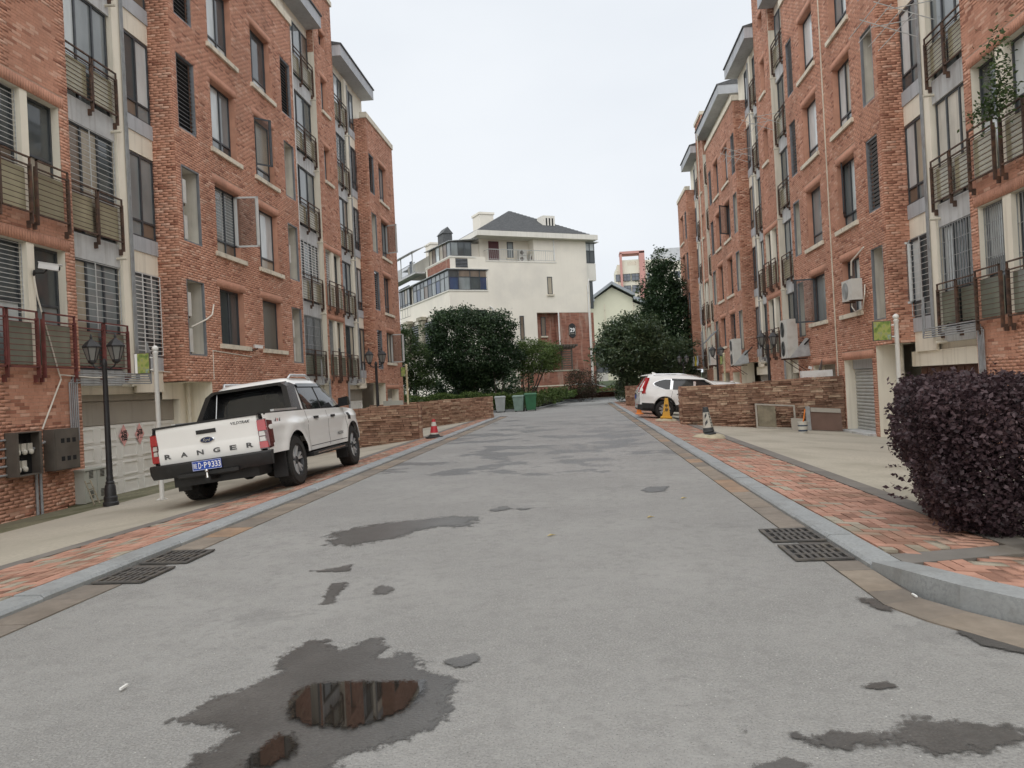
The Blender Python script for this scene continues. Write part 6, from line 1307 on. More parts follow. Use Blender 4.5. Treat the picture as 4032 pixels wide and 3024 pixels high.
m = MB(); m.tube([(.14*math.cos(g), -.02-.05*math.sin(g), .30-.16*math.sin(g)) for g in np.linspace(0, math.pi, 9)], .005, 5); m.build('handle', MT['steel'], bk); m = MB(); m.tube([(-.02, 0, .05), (.10, .03, .66)], .02, 8); tag(m.build('tool_handle', MT['orange'], None), 'orange tool handle sticking out of the paint bucket', 'tool handle').location = (6.35, 22.9, zr(6.35)+.02)
bk.location = (6.35, 22.9, zr(6.35)); bk.scale = (1.05, 1.05, 1.0)
tb = empty('tabletop', 'brown board with a grey edge leaning at the end of the ledgestone wall', 'board', world_at=(7.3, 24.4, zr(7.3)))
MB(lean((7.05, 24.5))).box(0, .95, 0, .03, .02, .72).build('panel', MT['board'], tb); MB(lean((7.05, 24.48))).box(.02, .93, -.012, 0, .58, .71).build('edge', MT['oldframe'], tb); MB(lean((6.92, 24.46))).box(0, .13, 0, .06, 0, .74).build('side', MT['steel'], tb)
# wheelie bins
def bin_(label, x, y, mat, rz=0, sc=1):
    r = empty('wheelie_bin', label, 'bin', 'wheelie bins at the hedge'); m = MB()
    m.hexa([(-.20, -.24, .06), (.20, -.24, .06), (.20, .22, .06), (-.20, .22, .06), (-.26, -.30, .86), (.26, -.30, .86), (.26, .28, .86), (-.26, .28, .86)]); m.box(-.275, .275, -.315, .29, .84, .89); m.build('body', mat, r)
    m = MB(); m.hexa([(-.285, -.33, .895), (.285, -.33, .895), (.285, .30, .895), (-.285, .30, .895), (-.25, -.28, .955), (.25, -.28, .955), (.26, .28, .965), (-.26, .28, .965)]); m.build('lid', mat, r)
    for s_ in (1, -1): q = MB(); q.lathe([(0, -.03), (.1, -.03), (.1, .03), (0, .03)], (s_*.2, .26, .1), 14, 0, 'x'); q.build('wheel', MT['rubber'], r)
    m = MB(); m.tube([(-.2, .30, .88), (-.2, .36, .9), (.2, .36, .9), (.2, .30, .88)], .018, 6); m.build('handle', mat, r)
    r.location = (x, y, Z0+.005); r.rotation_euler = (0, 0, rz); r.scale = (1.2*sc, 1.2*sc, 1.0*sc)
bin_('grey wheelie bin standing alone at the hedge end', -4.85, 44.9, M('bin_grey', (.36, .39, .385), .6, .08, 4), .1); bin_('faded green-grey wheelie bin, middle of the three', -3.72, 44.6, M('bin_faded', (.20, .29, .25), .6, .12, 4), -.05); bin_('dark green wheelie bin with a raised lid beside the faded one', -3.05, 45.0, M('bin_green', (.028, .14, .062), .5, .12, 4), .1, 1.1)
tag(MB().box(-7.05, -6.35, 26.6, 26.7, zl(-6.7), 1.30).box(-7.05, -6.35, 26.58, 26.6, 1.0, 1.30).build('grey_cupboard', MT['cabinet']), 'small grey cupboard standing at the foot of the ivory post', 'cupboard')
# road litter
MT['paperw'] = M('litter_white', (.80, .80, .78), .8, .03, 6); MT['leafdry'] = M('dry_leaf', (.45, .36, .18), .8, .2, 8)
for (x, y, lab, mm_) in ((-2.38, 3.62, 'small white cigarette end lying on the near left asphalt', 'paperw'), (1.98, 4.9, 'small white scrap on the gutter under the tall kerb', 'paperw')):
    tag(MB().box(x, x+.012, y, y+.06, Z0+.012, Z0+.022).build('cigarette_end', MT[mm_]), lab, 'litter')
for (x, y, wh) in ((.6, 8.0, 'middle one of three, right of the road centre'), (-.4, 7.2, 'leftmost and nearest of three'), (1.1, 9.2, 'farthest of three, towards the right gutter')):
    tag(MB().add([(x, y, Z0+.008), (x+.05, y+.02, Z0+.02), (x+.09, y+.05, Z0+.01), (x+.03, y+.05, Z0+.022)], [(0, 1, 2, 3)]).build('fallen_leaf', MT['leafdry']), 'dry fallen leaf on the asphalt, '+wh, 'leaf', 'fallen leaves on the asphalt')
# ------------------------------------------------------------------ plants
def leaf_mat(name, ramp, rough=.55, spec=.35):
    m, n, b = new_mat(name); b.inputs['Roughness'].default_value = rough; b.inputs['Specular IOR Level'].default_value = spec
    src = nd(n, 'ShaderNodeAttribute', attribute_name='tint').outputs['Fac']; r = n.nodes.new('ShaderNodeValToRGB'); e = r.color_ramp.elements
    e[0].position = 0; e[0].color = (*ramp[0], 1); e[1].position = 1; e[1].color = (*ramp[-1], 1)
    for i, c in enumerate(ramp[1:-1]):
        x = e.new((i+1)/(len(ramp)-1)); x.color = (*c, 1)
    n.links.new(src, r.inputs[0]); n.links.new(r.outputs[0], b.inputs['Base Color'])
    tr = nd(n, 'ShaderNodeBsdfTranslucent'); n.links.new(r.outputs[0], tr.inputs[0]); mx_ = nd(n, 'ShaderNodeMixShader'); mx_.inputs[0].default_value = .22
    n.links.new(b.outputs[0], mx_.inputs[1]); n.links.new(tr.outputs[0], mx_.inputs[2]); n.links.new(mx_.outputs[0], n.nodes['Material Output'].inputs[0])
    return m
MT['bark'] = M('bark', (.075, .062, .05), .9, .3, 7)
def leaf_mesh(name, C_, size, mat, parent=None, up=.5, aspect=.5, tint=None, kind=None):
    """C_: centres (n,3); every leaf is a small folded blade of its own"""
    n = len(C_); d = rng.normal(size=(n, 3)); d[:, 2] *= .6; d /= np.linalg.norm(d, axis=1)[:, None]
    nn = rng.normal(size=(n, 3))*.8+np.array([0, 0, up*1.6]); nn /= np.linalg.norm(nn, axis=1)[:, None]
    s = np.cross(nn, d); s /= np.linalg.norm(s, axis=1)[:, None]+1e-9; u = np.cross(s, nn)
    L_ = size*rng.uniform(.65, 1.35, n)[:, None]; W_ = L_*aspect
    V = np.stack([C_-u*L_*.5, C_+s*W_*.5+nn*L_*.06, C_+u*L_*.5-nn*L_*.08, C_-s*W_*.5+nn*L_*.06], 1).reshape(-1, 3)
    me = bpy.data.meshes.new(name); me.vertices.add(n*4); me.vertices.foreach_set('co', V.ravel()); me.loops.add(n*4); me.loops.foreach_set('vertex_index', np.arange(n*4, dtype=np.int32))
    me.polygons.add(n); me.polygons.foreach_set('loop_start', np.arange(0, n*4, 4, dtype=np.int32)); a = me.attributes.new('tint', 'FLOAT', 'FACE')
    t = rng.random(n) if tint is None else np.clip(tint+rng.normal(size=n)*.16, 0, 1); a.data.foreach_set('value', t.astype(np.float32)); me.update(calc_edges=True); me.materials.append(mat)
    o = bpy.data.objects.new(name, me); COL.objects.link(o)
    if parent is not None: par(o, parent)
    if kind: o['kind'] = kind
    return o
def crown_points(c, rad, n_cl, per, cl_r, shell=.55, seed=1, flat_bottom=None, taper=0):
    r = np.random.default_rng(seed); d = r.normal(size=(n_cl, 3)); d /= np.linalg.norm(d, axis=1)[:, None]
    bumps = 1+.15*np.sin(d[:, 0]*5+seed)*np.cos(d[:, 1]*4+seed*2)+.10*np.sin(d[:, 2]*7+seed)+.07*np.sin(d[:, 0]*11+d[:, 2]*9)
    q = (shell+(1-shell)*r.random(n_cl)**.6)*bumps; off = d*q[:, None]*np.array(rad)
    if taper: k_ = np.clip(1-taper*(off[:, 2]/rad[2]), .25, 1.4); off[:, :2] *= k_[:, None]
    cc = np.array(c)+off
    if flat_bottom is not None: cc = cc[cc[:, 2] > flat_bottom]
    tint = np.repeat(r.random(len(cc))*.6+.2, per)
    P = np.repeat(cc, per, 0)+r.normal(size=(len(cc)*per, 3))*cl_r*np.array([1, 1, .7]); return P, tint, cc
def tree(name, label, base, c, rad, mat, leaf, n_cl=420, per=30, cl_r=.16, seed=1, trunks=1, tr=.09, group=None, shell=.5, aspect=.5, limbs=14, flat=None, taper=0):
    t = empty(name, label, 'tree', group, world_at=base); P, ti, cc = crown_points(c, rad, n_cl, per, cl_r, shell, seed, flat, taper); r = random.Random(seed)
    tk = MB(); tops = []
    for k in range(trunks):
        a = 2*math.pi*k/max(1, trunks)+.6; sp = (0 if trunks == 1 else .5); b = Vector(base)+Vector((math.cos(a), math.sin(a), 0))*(.08 if trunks > 1 else 0); cz = c[2]-rad[2]*.35
        e = Vector((c[0]+math.cos(a)*rad[0]*sp, c[1]+math.sin(a)*rad[1]*sp, cz)); mid = b.lerp(e, .5)+Vector((r.uniform(-.1, .1), r.uniform(-.1, .1), -.05 if trunks > 1 else 0))
        tk.tube([b, b.lerp(mid, .5)+Vector((r.uniform(-.03, .03), 0, 0)), mid, e], [tr, tr*.85, tr*.7, tr*.4], 9); tops.append((mid, e))
    tk.build('trunk', MT['bark'], t, smooth=50)
    for k in range(limbs):
        m0, e0 = tops[k % len(tops)]; s_ = m0.lerp(e0, r.uniform(.2, 1)); tg_ = Vector(cc[r.randrange(len(cc))]); mm = s_.lerp(tg_, .5)+Vector((0, 0, r.uniform(0, .25)))
        m = MB(); m.tube([s_, mm, tg_], [tr*.38, tr*.25, tr*.08], 5); m.build('limb', MT['bark'], t, smooth=50)
    leaf_mesh('crown', P, leaf, mat, t, tint=ti, aspect=aspect); return t
LM_dark = leaf_mat('leaf_dark', [(.014, .03, .013), (.026, .052, .023), (.045, .085, .036), (.085, .135, .06)], .45); LM_light = leaf_mat('leaf_light', [(.05, .085, .022), (.085, .135, .035), (.12, .18, .05), (.16, .22, .075)])
LM_mid = leaf_mat('leaf_mid', [(.03, .055, .02), (.05, .085, .03), (.075, .12, .04), (.11, .16, .06)]); LM_mag = leaf_mat('leaf_magnolia', [(.025, .047, .022), (.055, .09, .042), (.095, .135, .065), (.16, .195, .10)], .4, .5)
LM_pur = leaf_mat('leaf_purple', [(.034, .023, .027), (.06, .037, .044), (.105, .066, .076), (.18, .125, .135)], .5); LM_red = leaf_mat('leaf_red_green', [(.03, .04, .018), (.06, .045, .025), (.09, .05, .04), (.06, .085, .03)]); LM_hedge = leaf_mat('leaf_hedge', [(.035, .065, .015), (.065, .115, .025), (.11, .17, .04), (.16, .22, .06)])
tree('round_tree', 'large round dark evergreen tree in front of the cream house', (-7.55, 50.2, gz(0, 50)), (-7.35, 50, 4.15), (3.05, 2.7, 2.75), LM_dark, .16, 950, 46, .22, 3, trunks=4, tr=.14, shell=.62, aspect=.55)
tree('light_tree', 'small light green spreading tree beside the round evergreen', (-3.75, 52, gz(0, 52)), (-3.1, 52.1, 3.6), (2.0, 1.6, 1.35), LM_light, .15, 330, 34, .17, 5, trunks=4, tr=.065, shell=.35, aspect=.35)
tree('leafy_tree', 'mid-green leafy tree at the end of the left brick row', (-11.3, 47.5, gz(0, 47)), (-11.2, 47.3, 3.9), (1.75, 1.5, 1.9), LM_mid, .15, 330, 34, .18, 8, trunks=2, tr=.08, aspect=.4)
tree('young_tree', 'slim young tree under the round evergreen, right side', (-5.4, 49.2, gz(0, 49)), (-5.3, 49.2, 2.9), (.8, .7, .8), LM_dark, .14, 60, 26, .16, 11, trunks=2, tr=.05)
tree('young_tree', 'slim young tree under the round evergreen, left side', (-10.2, 47.8, gz(0, 48)), (-10.1, 47.8, 2.5), (.9, .7, .7), LM_mid, .14, 60, 26, .16, 12, trunks=2, tr=.045)
tree('magnolia_tree', 'broad glossy magnolia tree rising behind the white suv', (3.7, 52.5, .3), (3.45, 52, 3.65), (2.4, 2.2, 2.3), LM_mag, .24, 520, 34, .24, 15, trunks=2, tr=.12, shell=.45, aspect=.42)
tree('magnolia_tree', 'smaller magnolia at the corner beyond the road end', (6.4, 55.5, .3), (6.2, 55.2, 3.0), (1.9, 1.8, 2.0), LM_mag, .2, 240, 32, .22, 16, trunks=1, tr=.1, aspect=.42)
tree('tall_dark_tree', 'tall dark evergreen tree beside the far end of the right row', (6.3, 58.5, .25), (6.45, 58.5, 6.0), (2.0, 1.9, 4.8), LM_dark, .2, 700, 40, .27, 21, trunks=1, tr=.18, shell=.45, aspect=.5, limbs=22, taper=.33)
tree('tall_dark_tree', 'shorter dark tree between the magnolia and the gabled house', (5.2, 62.5, .3), (5.9, 62.5, 4.2), (1.7, 1.8, 2.9), LM_dark, .2, 380, 36, .26, 22, trunks=1, tr=.15, shell=.45, taper=.4)
tree('purple_tree', 'small purple-leaved tree beside the number 29 house', (1.7, 80, 1.0), (1.7, 80, 4.2), (1.3, 1.2, 1.7), LM_pur, .2, 150, 30, .2, 25, trunks=1, tr=.08)
def hedge(name, label, path, w_, h, mat, leaf, n, seed, cat='hedge', z=None, kind=None, rough=.1):
    r = np.random.default_rng(seed); seg = [(Vector(a), Vector(b)) for a, b in zip(path, path[1:])]; tot = sum((b-a).length for a, b in seg); pts = []
    for a, b in seg:
        k = int(n*(b-a).length/tot); t = r.random(k); q = r.uniform(-1, 1, k); zz = r.random(k)**.65; f = r.random(k); d = (b-a).normalized(); nn = np.array([-d.y, d.x, 0])
        q = np.where(f < .5, np.sign(q)*(1-.15*r.random(k)), q); zz = np.where((f > .5) & (f < .85), 1-.12*r.random(k), zz)
        base = np.array(a)+np.outer(t, np.array(b-a)); wob = 1+rough*np.sin(t*(b-a).length*3+seed)+r.normal(size=k)*.05
        pts.append(base+nn[None]*(q*w_/2*wob)[:, None]+np.array([0, 0, 1])*(zz*h*wob)[:, None])
    P = np.concatenate(pts); o = empty(name, label, cat, world_at=path[0]); leaf_mesh('foliage', P, leaf, mat, o)
    m = MB()
    for a, b in seg:
        for k in range(max(2, int((b-a).length*1.5))): p = a.lerp(b, (k+.5)/max(2, int((b-a).length*1.5))); m.tube([p, p+Vector((.03, .02, h*.7))], [.02, .008], 5)
    m.build('stems', MT['bark'], o); return o
g46 = gz(0, 46.6)
hedge('hedge', 'clipped light green hedge behind the three wheelie bins', [(-6.4, 46.4, g46), (-4.2, 46.5, g46), (-2.75, 47.3, g46)], 1.1, .88, LM_hedge, .09, 9000, 31)
hedge('hedge', 'low green hedge above the second ledgestone wall', [(-10.8, 44.8, gz(0, 45)+.25), (-7, 45.3, gz(0, 45)+.25), (-4.9, 46.6, gz(0, 46)+.1)], 1.6, .85, LM_hedge, .1, 9000, 32)
hedge('shrub', 'loose bright green shrub at the right end of the hedge', [(-2.4, 49.5, gz(0, 49)), (-1.95, 53, gz(0, 53)), (-1.6, 56, gz(0, 56))], 1.1, .75, LM_light, .13, 3500, 33, 'shrub', rough=.3)
hedge('ground_cover', 'band of low green ground cover along the far kerb', [(-1.6, 57, gz(0, 57)), (-1.0, 62.5, gz(0, 62)), (1.0, 66.5, gz(0, 66)), (5, 68, gz(0, 67))], 1.2, .4, LM_hedge, .14, 4200, 34, 'ground cover', rough=.3)
hedge('shrub_bed', 'shrubs under the trees behind the hedge', [(-11, 49.5, gz(0, 49)), (-6, 51, gz(0, 51)), (-4, 55, gz(0, 55))], 2.2, .8, LM_mid, .14, 7000, 35, 'shrub', rough=.35)
P, ti, cc = crown_points((.05, 62.3, 1.5), (1.45, 1.2, 1.25), 160, 34, .2, .5, 41); o = empty('reddish_bush', 'round reddish-green bush at the foot of the number 29 house', 'bush', world_at=(0, 62.3, .5)); leaf_mesh('foliage', P, .13, LM_red, o, tint=ti)
m = MB(); [m.tube([(.05, 62.3, .5), (.05+math.cos(k)*.7, 62.3+math.sin(k)*.6, 1.9)], [.03, .01], 5) for k in range(5)]; m.build('stems', MT['bark'], o)
hedge('shrub_bed', 'dark undergrowth beneath the magnolia behind the suv', [(2.6, 57.5, .2), (5, 57, .2), (8, 58, .2)], 2.4, 1.5, LM_mag, .2, 5000, 36, 'shrub', rough=.3)
hedge('shrub_bed', 'dark tall shrubs along the foot of the cream house', [(-17, 60, gz(0, 60)), (-11, 59, gz(0, 59)), (-7, 61, gz(0, 61)), (-4.6, 64, gz(0, 64))], 2.4, 2.1, LM_dark, .2, 9000, 37, 'shrub', rough=.3)
hedge('shrub_bed', 'dim undergrowth between the trunks of the round evergreen', [(-10.5, 52, gz(0, 52)), (-7, 53.5, gz(0, 53)), (-5, 54, gz(0, 54))], 1.8, 1.25, LM_dark, .16, 5000, 38, 'shrub', rough=.35)
# the purple bush by the right kerb
BX = empty('purple_bush', 'big dense purple-leaved bush at the right edge of the pavement', 'bush', world_at=(4.2, 7.8, zr(4.2)))
n = 52000; r = np.random.default_rng(51)
f = r.random(n); X = 2.72+3.9*r.random(n); Y = 6.55+2.5*r.random(n); Z = r.random(n)
edge = r.random(n)
Y = np.where(f < .42, 6.55+.28*r.random(n)**1.5, Y); X = np.where((f >= .42) & (f < .60), 2.72+.30*r.random(n)**1.5, X); Z = np.where((f >= .60) & (f < .85), 1-.13*r.random(n)**1.5, Z)
lump_ = np.sin(X*4.1+Z*5)*np.cos(Y*3.3+Z*4)*.07+np.sin(X*9+1)*np.sin(Z*11+Y*7)*.035
top = 1.33+.06*np.sin(X*2.3)+.05*np.sin(Y*3.1+X*5)+lump_*.6
zb = .16-.087*(X-2.2); ZZ = zb+.02+Z*(top-.05)
fl = np.interp(Z, [0, .25, .6, .9, 1], [.34, .14, .02, .0, .12])          # narrower at the foot
cx = np.clip((X-2.72)/.9, 0, 1); cy = np.clip((Y-6.55)/.7, 0, 1)
X = X+fl*(1-cx)+lump_*(1-cx)*1.2-(1-cx)*(1-cy)*-.22; Y = Y+fl*(1-cy)*1.0+lump_*(1-cy)*1.2
P = np.stack([X, Y, ZZ], 1)+r.normal(size=(n, 3))*.022
k2 = 34000; Q = np.stack([3.02+3.4*r.random(k2), 6.85+1.9*r.random(k2), .12+1.18*r.random(k2)], 1); Q[:k2//2, 1] = 6.86+.2*r.random(k2//2); P = np.concatenate([P, Q])
# outlying sprigs
for k in range(60):
    b = np.array([r.uniform(2.75, 5.5), 6.6, .3+r.random()*1.0]) if r.random() < .45 else (np.array([2.78, r.uniform(6.6, 8.8), .25+r.random()*1.1]) if r.random() < .6 else np.array([r.uniform(2.8, 5.5), r.uniform(6.6, 8.8), 1.42]))
    d = np.array([(-1 if b[0] < 2.9 else r.uniform(-.4, .4)), (-1 if b[1] < 6.7 else 0), (.9 if b[2] > 1.3 else r.uniform(-.1, .4))])*.5+r.normal(size=3)*.15; L2 = r.uniform(.08, .22); t = np.linspace(0, 1, 12)[:, None]
    P = np.concatenate([P, b+d*L2*t/np.linalg.norm(d)+r.normal(size=(12, 3))*.014])
P[:, 0] += .40*np.clip(P[:, 1]-6.6, 0, 9)-.13
leaf_mesh('foliage', P, .046, LM_pur, BX, aspect=.62, up=.35, tint=np.clip(.45+.25*np.sin(P[:, 0]*3+P[:, 2]*4)*np.cos(P[:, 1]*3), 0, 1))
m = MB()
for k in range(40): a = Vector((r.uniform(4.2, 6.8), r.uniform(7, 8.6), .05)); m.tube([a, a+Vector((r.uniform(-.15, .15), r.uniform(-.15, .15), .6)), a+Vector((r.uniform(-.35, .35), r.uniform(-.3, .3), 1.2))], [.014, .01, .004], 5)
m.build('stems', MT['bark'], BX)
# ivy over the near right balcony rail
Pv = np.array([RR.T(15.3+r.normal()*.22, .12+r.normal()*.1, 7.0+r.normal()*.45) for k in range(420)]+[RR.T(15.5+r.normal()*.4, .12+r.normal()*.1, 6.45+r.normal()*.14) for k in range(420)])
o = empty('balcony_plant', 'trailing green plant on the balcony rail at the upper right corner', 'plant', world_at=RR.T(15.3, .1, 6.4)); leaf_mesh('foliage', Pv, .09, LM_mid, o)

# ------------------------------------------------------------------ house number 29 and the buildings beyond
class Flat:
    def __init__(s, T, root): s.T, s.root = T, root
    def mb(s): return MB(s.T)
def brick_tex(name, ang):
    m, n, b = new_mat(name); b.inputs['Roughness'].default_value = .85
    tcg = nd(n, 'ShaderNodeNewGeometry').outputs['Position']; sp_ = nd(n, 'ShaderNodeSeparateXYZ'); mp_ = nd(n, 'ShaderNodeMapping'); mp_.inputs['Rotation'].default_value = (0, 0, -ang); n.links.new(tcg, mp_.inputs[0]); n.links.new(mp_.outputs[0], sp_.inputs[0])
    cm = nd(n, 'ShaderNodeCombineXYZ'); n.links.new(sp_.outputs[0], cm.inputs[0]); n.links.new(sp_.outputs[2], cm.inputs[1])
    bt = nd(n, 'ShaderNodeTexBrick'); n.links.new(cm.outputs[0], bt.inputs['Vector']); bt.inputs['Color1'].default_value = (.20, .08, .055, 1); bt.inputs['Color2'].default_value = (.33, .145, .10, 1); bt.inputs['Mortar'].default_value = (.27, .14, .10, 1)
    bt.inputs['Scale'].default_value = 1; bt.inputs['Brick Width'].default_value = .5; bt.inputs['Row Height'].default_value = .14; bt.inputs['Mortar Size'].default_value = .008; bt.inputs['Bias'].default_value = .1
    c = mixc(n, noise_fac(n, .9, .5, .75, 5, stretch=(2.5, 2.5, .5)), bt.outputs[0], (.42, .30, .24)); n.links.new(c, b.inputs['Base Color']); return m
A29 = math.radians(90-60.3)
MT['brick29'] = brick_tex('house_brick', A29); MT['brick29b'] = brick_tex('house_brick_side', A29+math.pi/2)
MT['render29'] = M('house_render', (.82, .775, .685), .9, .03, .5, streak=((.66, .62, .55), .12), dirt=((.62, .59, .54), .45, .3)); MT['render29w'] = M('house_render_white', (.72, .70, .64), .9, .05, .6, streak=((.5, .47, .42), .35))
HB = empty('number_29_house', 'cream rendered house with grey hip roof at the end of the road', 'house', world_at=(-8.3, 70.2, .5))
Uv, Vv = Vector((math.sin(math.radians(60.3)), math.cos(math.radians(60.3)), 0)), Vector((-math.cos(math.radians(60.3)), math.sin(math.radians(60.3)), 0)); K29 = Vector((-8.3, 70.2, 0))
def TF(y, d, z): v = K29+Uv*y-Vv*d; return (v.x, v.y, z)
def TS(u0): return lambda y, d, z: tuple(K29+Uv*(u0-d)+Vv*y+Vector((0, 0, z)))
FR = Flat(TF, HB); m = FR.mb()
m.box(5.05, 10.8, -14, .0, 8.6, 15.65).box(0, 5.05, -14, 0, .2, 13.5).box(.0, 7.45, -14, -1.1, 13.5, 15.65).box(7.45, 10.8, -13.9, -.02, 8.6, 15.6).box(-.2, 0.25, -14, -.9, 13.5, 15.65).box(10.8, 11.0, -14, 0, .2, 11.8)
m.build('wall', MT['render29'], HB)
FR.mb().box(0, 7.45, -1.1, .04, 13.38, 13.52).build('balcony_slab', MT['render29w'], HB)
FR.mb().box(5.05, 7.35, -14, -.75, .2, 8.6).build('brick_wall', MT['brick29'], HB); FR.mb().box(7.35, 11.3, -14, .0, .2, 8.58).build('brick_wall', MT['brick29'], HB)
FR.mb().box(-1.0, 11.75, -16, .8, 15.65, 16.13).build('eave', MT['render29w'], HB)
rf = FR.mb(); rf.add([(-.9, .72, 16.14), (10.9, .72, 16.14), (10.9, -24, 16.14), (-.9, -24, 16.14), (5.2, -5.5, 19.6), (5.2, -19, 19.6)], [(0, 1, 4), (1, 2, 5, 4), (2, 3, 5), (3, 0, 4, 5), (3, 2, 1, 0)]); rf = rf.build('roof', MT['roof'], HB)
# rows of shingles, one course after another
for k in range(22):
    t = k/22; a = (-.9+6.1*t, .72-6.22*t, 16.16+3.46*t); b = (10.9-5.7*t, .72-6.22*t, 16.16+3.46*t); t2 = (k+1)/22; c_ = (10.9-5.7*t2, .72-6.22*t2, 16.15+3.46*t2); d_ = (-.9+6.1*t2, .72-6.22*t2, 16.15+3.46*t2)
    q = FR.mb(); q.hexa([a, b, c_, d_, (a[0], a[1], a[2]+.05), (b[0], b[1], b[2]+.05), (c_[0], c_[1], c_[2]+.01), (d_[0], d_[1], d_[2]+.01)]); q.build('shingle_course', MT['roof'], rf)
q = FR.mb(); q.box(6.9, 8.2, -2.6, -1.3, 16.2, 18.3); ch = q.build('chimney', MT['render29w'], rf)
for k in range(3): FR.mb().box(7.2+k*.33, 7.34+k*.33, -1.3, -1.28, 17.3, 18.05).build('flue_slot', MT['black'], ch)
for (u0, v0, w2, zt_) in ((3.2, -8.5, 2.6, 19.9), (1.6, -20.0, 3.2, 18.9)): q = FR.mb(); q.box(u0, u0+w2*.6, v0-2, v0, 16.2, zt_).box(u0-.1, u0+w2*.6+.1, v0-2.1, v0+.1, zt_, zt_+.22); q.build('stair_turret', MT['render29'], HB)
q = FR.mb(); q.box(-.5, .5, -11.5, -9.8, 16.3, 18.0); q.add([(-.6, -9.7, 18.0), (.6, -9.7, 18.0), (.6, -11.6, 18.0), (-.6, -11.6, 18.0), (0, -9.7, 18.7), (0, -11.6, 18.7)], [(0, 1, 4), (1, 2, 5, 4), (2, 3, 5), (3, 0, 4, 5)]); q.build('dormer', MT['roof'], HB)
def win29(u0, u1, z0, z1, d=.0, mat='g_mid', mull=(), tr=None, F=None, sill=False):
    w_ = window(F or FR, u0, u1, z0, z1, d+.03, [mat], mull=mull, transom=tr, fw=.07)
    if sill: (F or FR).mb().box(u0-.1, u1+.15, d-.05, d+.14, z0-.14, z0).build('sill', MT['sill'], w_)
    return w_
win29(2.75, 3.4, 13.97, 15.5, -1.08, 'g_mid', sill=True); win29(5.9, 6.5, 13.52, 15.2, -1.08, 'g_blue'); win29(6.33, 6.86, 10.35, 12.05, .01, 'g_mid', sill=True); win29(3.2, 3.64, 6.0, 8.3, .01, 'g_dark'); win29(5.8, 6.3, 6.4, 8.25, -.73, 'g_dark', sill=True)
MT['redoor'] = M('dark_red_door', (.10, .03, .035), .5, .1, 3); FR.mb().box(.83, 1.88, -1.1, -1.04, 13.52, 15.5).build('door', MT['redoor'], HB)
rl = empty('x'); bpy.data.objects.remove(rl)
m = FR.mb(); m.tube([(.3, .0, 14.55), (7.3, .0, 14.55)], .035, 6).tube([(.3, 0, 13.62), (7.3, 0, 13.62)], .025, 6).tube([(.3, 0, 14.55), (.3, -1.0, 14.55)], .03, 6); rl = m.build('balcony_railing', MT['frame_w'], HB)
for k in range(36): yy = .3+k*.2; m = FR.mb(); m.tube([(yy, 0, 13.45 if k % 6 == 0 else 13.62), (yy, 0, 14.55)], .025 if k % 6 == 0 else .012, 5); m.build('baluster', MT['frame_w'], rl)
o = empty('air_conditioner', 'pair of stacked air conditioners behind the number 29 balcony rail', 'air conditioner', world_at=TF(4, -.6, 13.5)); FR.mb().box(3.7, 4.5, -.8, -.45, 13.53, 14.1).build('casing', MT['ac'], o); FR.mb().box(3.7, 4.5, -.8, -.45, 14.13, 14.65).build('casing', MT['ac'], o); [FR.mb().lathe([(0, -.44), (.2, -.44), (.2, -.45)], (4.0, 0, z), 14, 0, 'y').build('fan_grille', MT['boxgrey'], o) for z in (13.8, 14.4)]
o = empty('air_conditioner', 'single air conditioner in the middle of the number 29 balcony', 'air conditioner', world_at=TF(5.2, -.6, 13.5)); FR.mb().box(4.85, 5.75, -.85, -.45, 13.53, 14.3).build('casing', MT['ac'], o); FR.mb().lathe([(0, -.44), (.27, -.44), (.27, -.45)], (5.2, 0, 13.9), 16, 0, 'y').build('fan_grille', MT['boxgrey'], o)
m = FR.mb(); m.tube([(7.35, .06, 5.1), (7.35, .06, 8.6)], .07, 8).tube([(10.75, .08, 1.5), (10.75, .08, 11.2), (10.95, .08, 11.9)], .07, 8).tube([(7.2, .06, 13.6), (7.2, .06, 15.6)], .07, 8); m.build('downpipe', MT['white_bar'], HB)
# right bay windows
FR.mb().box(10.8, 12.0, -4, -.3, 11.8, 13.5).build('bay', MT['render29w'], HB); win29(10.82, 11.95, 13.55, 15.55, -.32, 'g_mid', (.5,), 1.2); FR.mb().box(10.8, 12.3, -4, .0, 15.55, 15.63).build('bay_roof', MT['frame_w'], HB); FR.mb().box(10.8, 11.95, -4, -.4, 13.5, 15.5).build('bay_glass', MT['g_mid'], HB)
win29(11.0, 11.55, 9.0, 11.7, -.3, 'g_dark', (.5,), 1.0)
# house number plaque
sg = FR.mb(); sg.prism([(8.42, 6.4), (8.42, 7.2), (8.52, 7.42), (8.8, 7.55), (9.08, 7.42), (9.18, 7.2), (9.18, 6.4), (9.05, 6.2), (8.8, 6.1), (8.55, 6.2)], .01, .06, 'y')
FRY = Flat(lambda x, y, z: TF(x, y, z), HB); pq = sg.build('number_plaque', MT['lampblack'], HB)
RM = Matrix.Rotation(A29, 4, 'Z') @ RX; lettering('29', 'number', .42, MT['white_ink'], pq, Matrix.Translation(TF(8.8, .075, 6.88)) @ RM)
m = FR.mb(); [m.box(a, b, .062, .07, c, d) for a, b, c, d in ((8.46, 8.50, 6.42, 7.2), (9.10, 9.14, 6.42, 7.2), (8.6, 9.0, 6.5, 6.54))]; m.build('plaque_line', MT['oldframe'], pq)
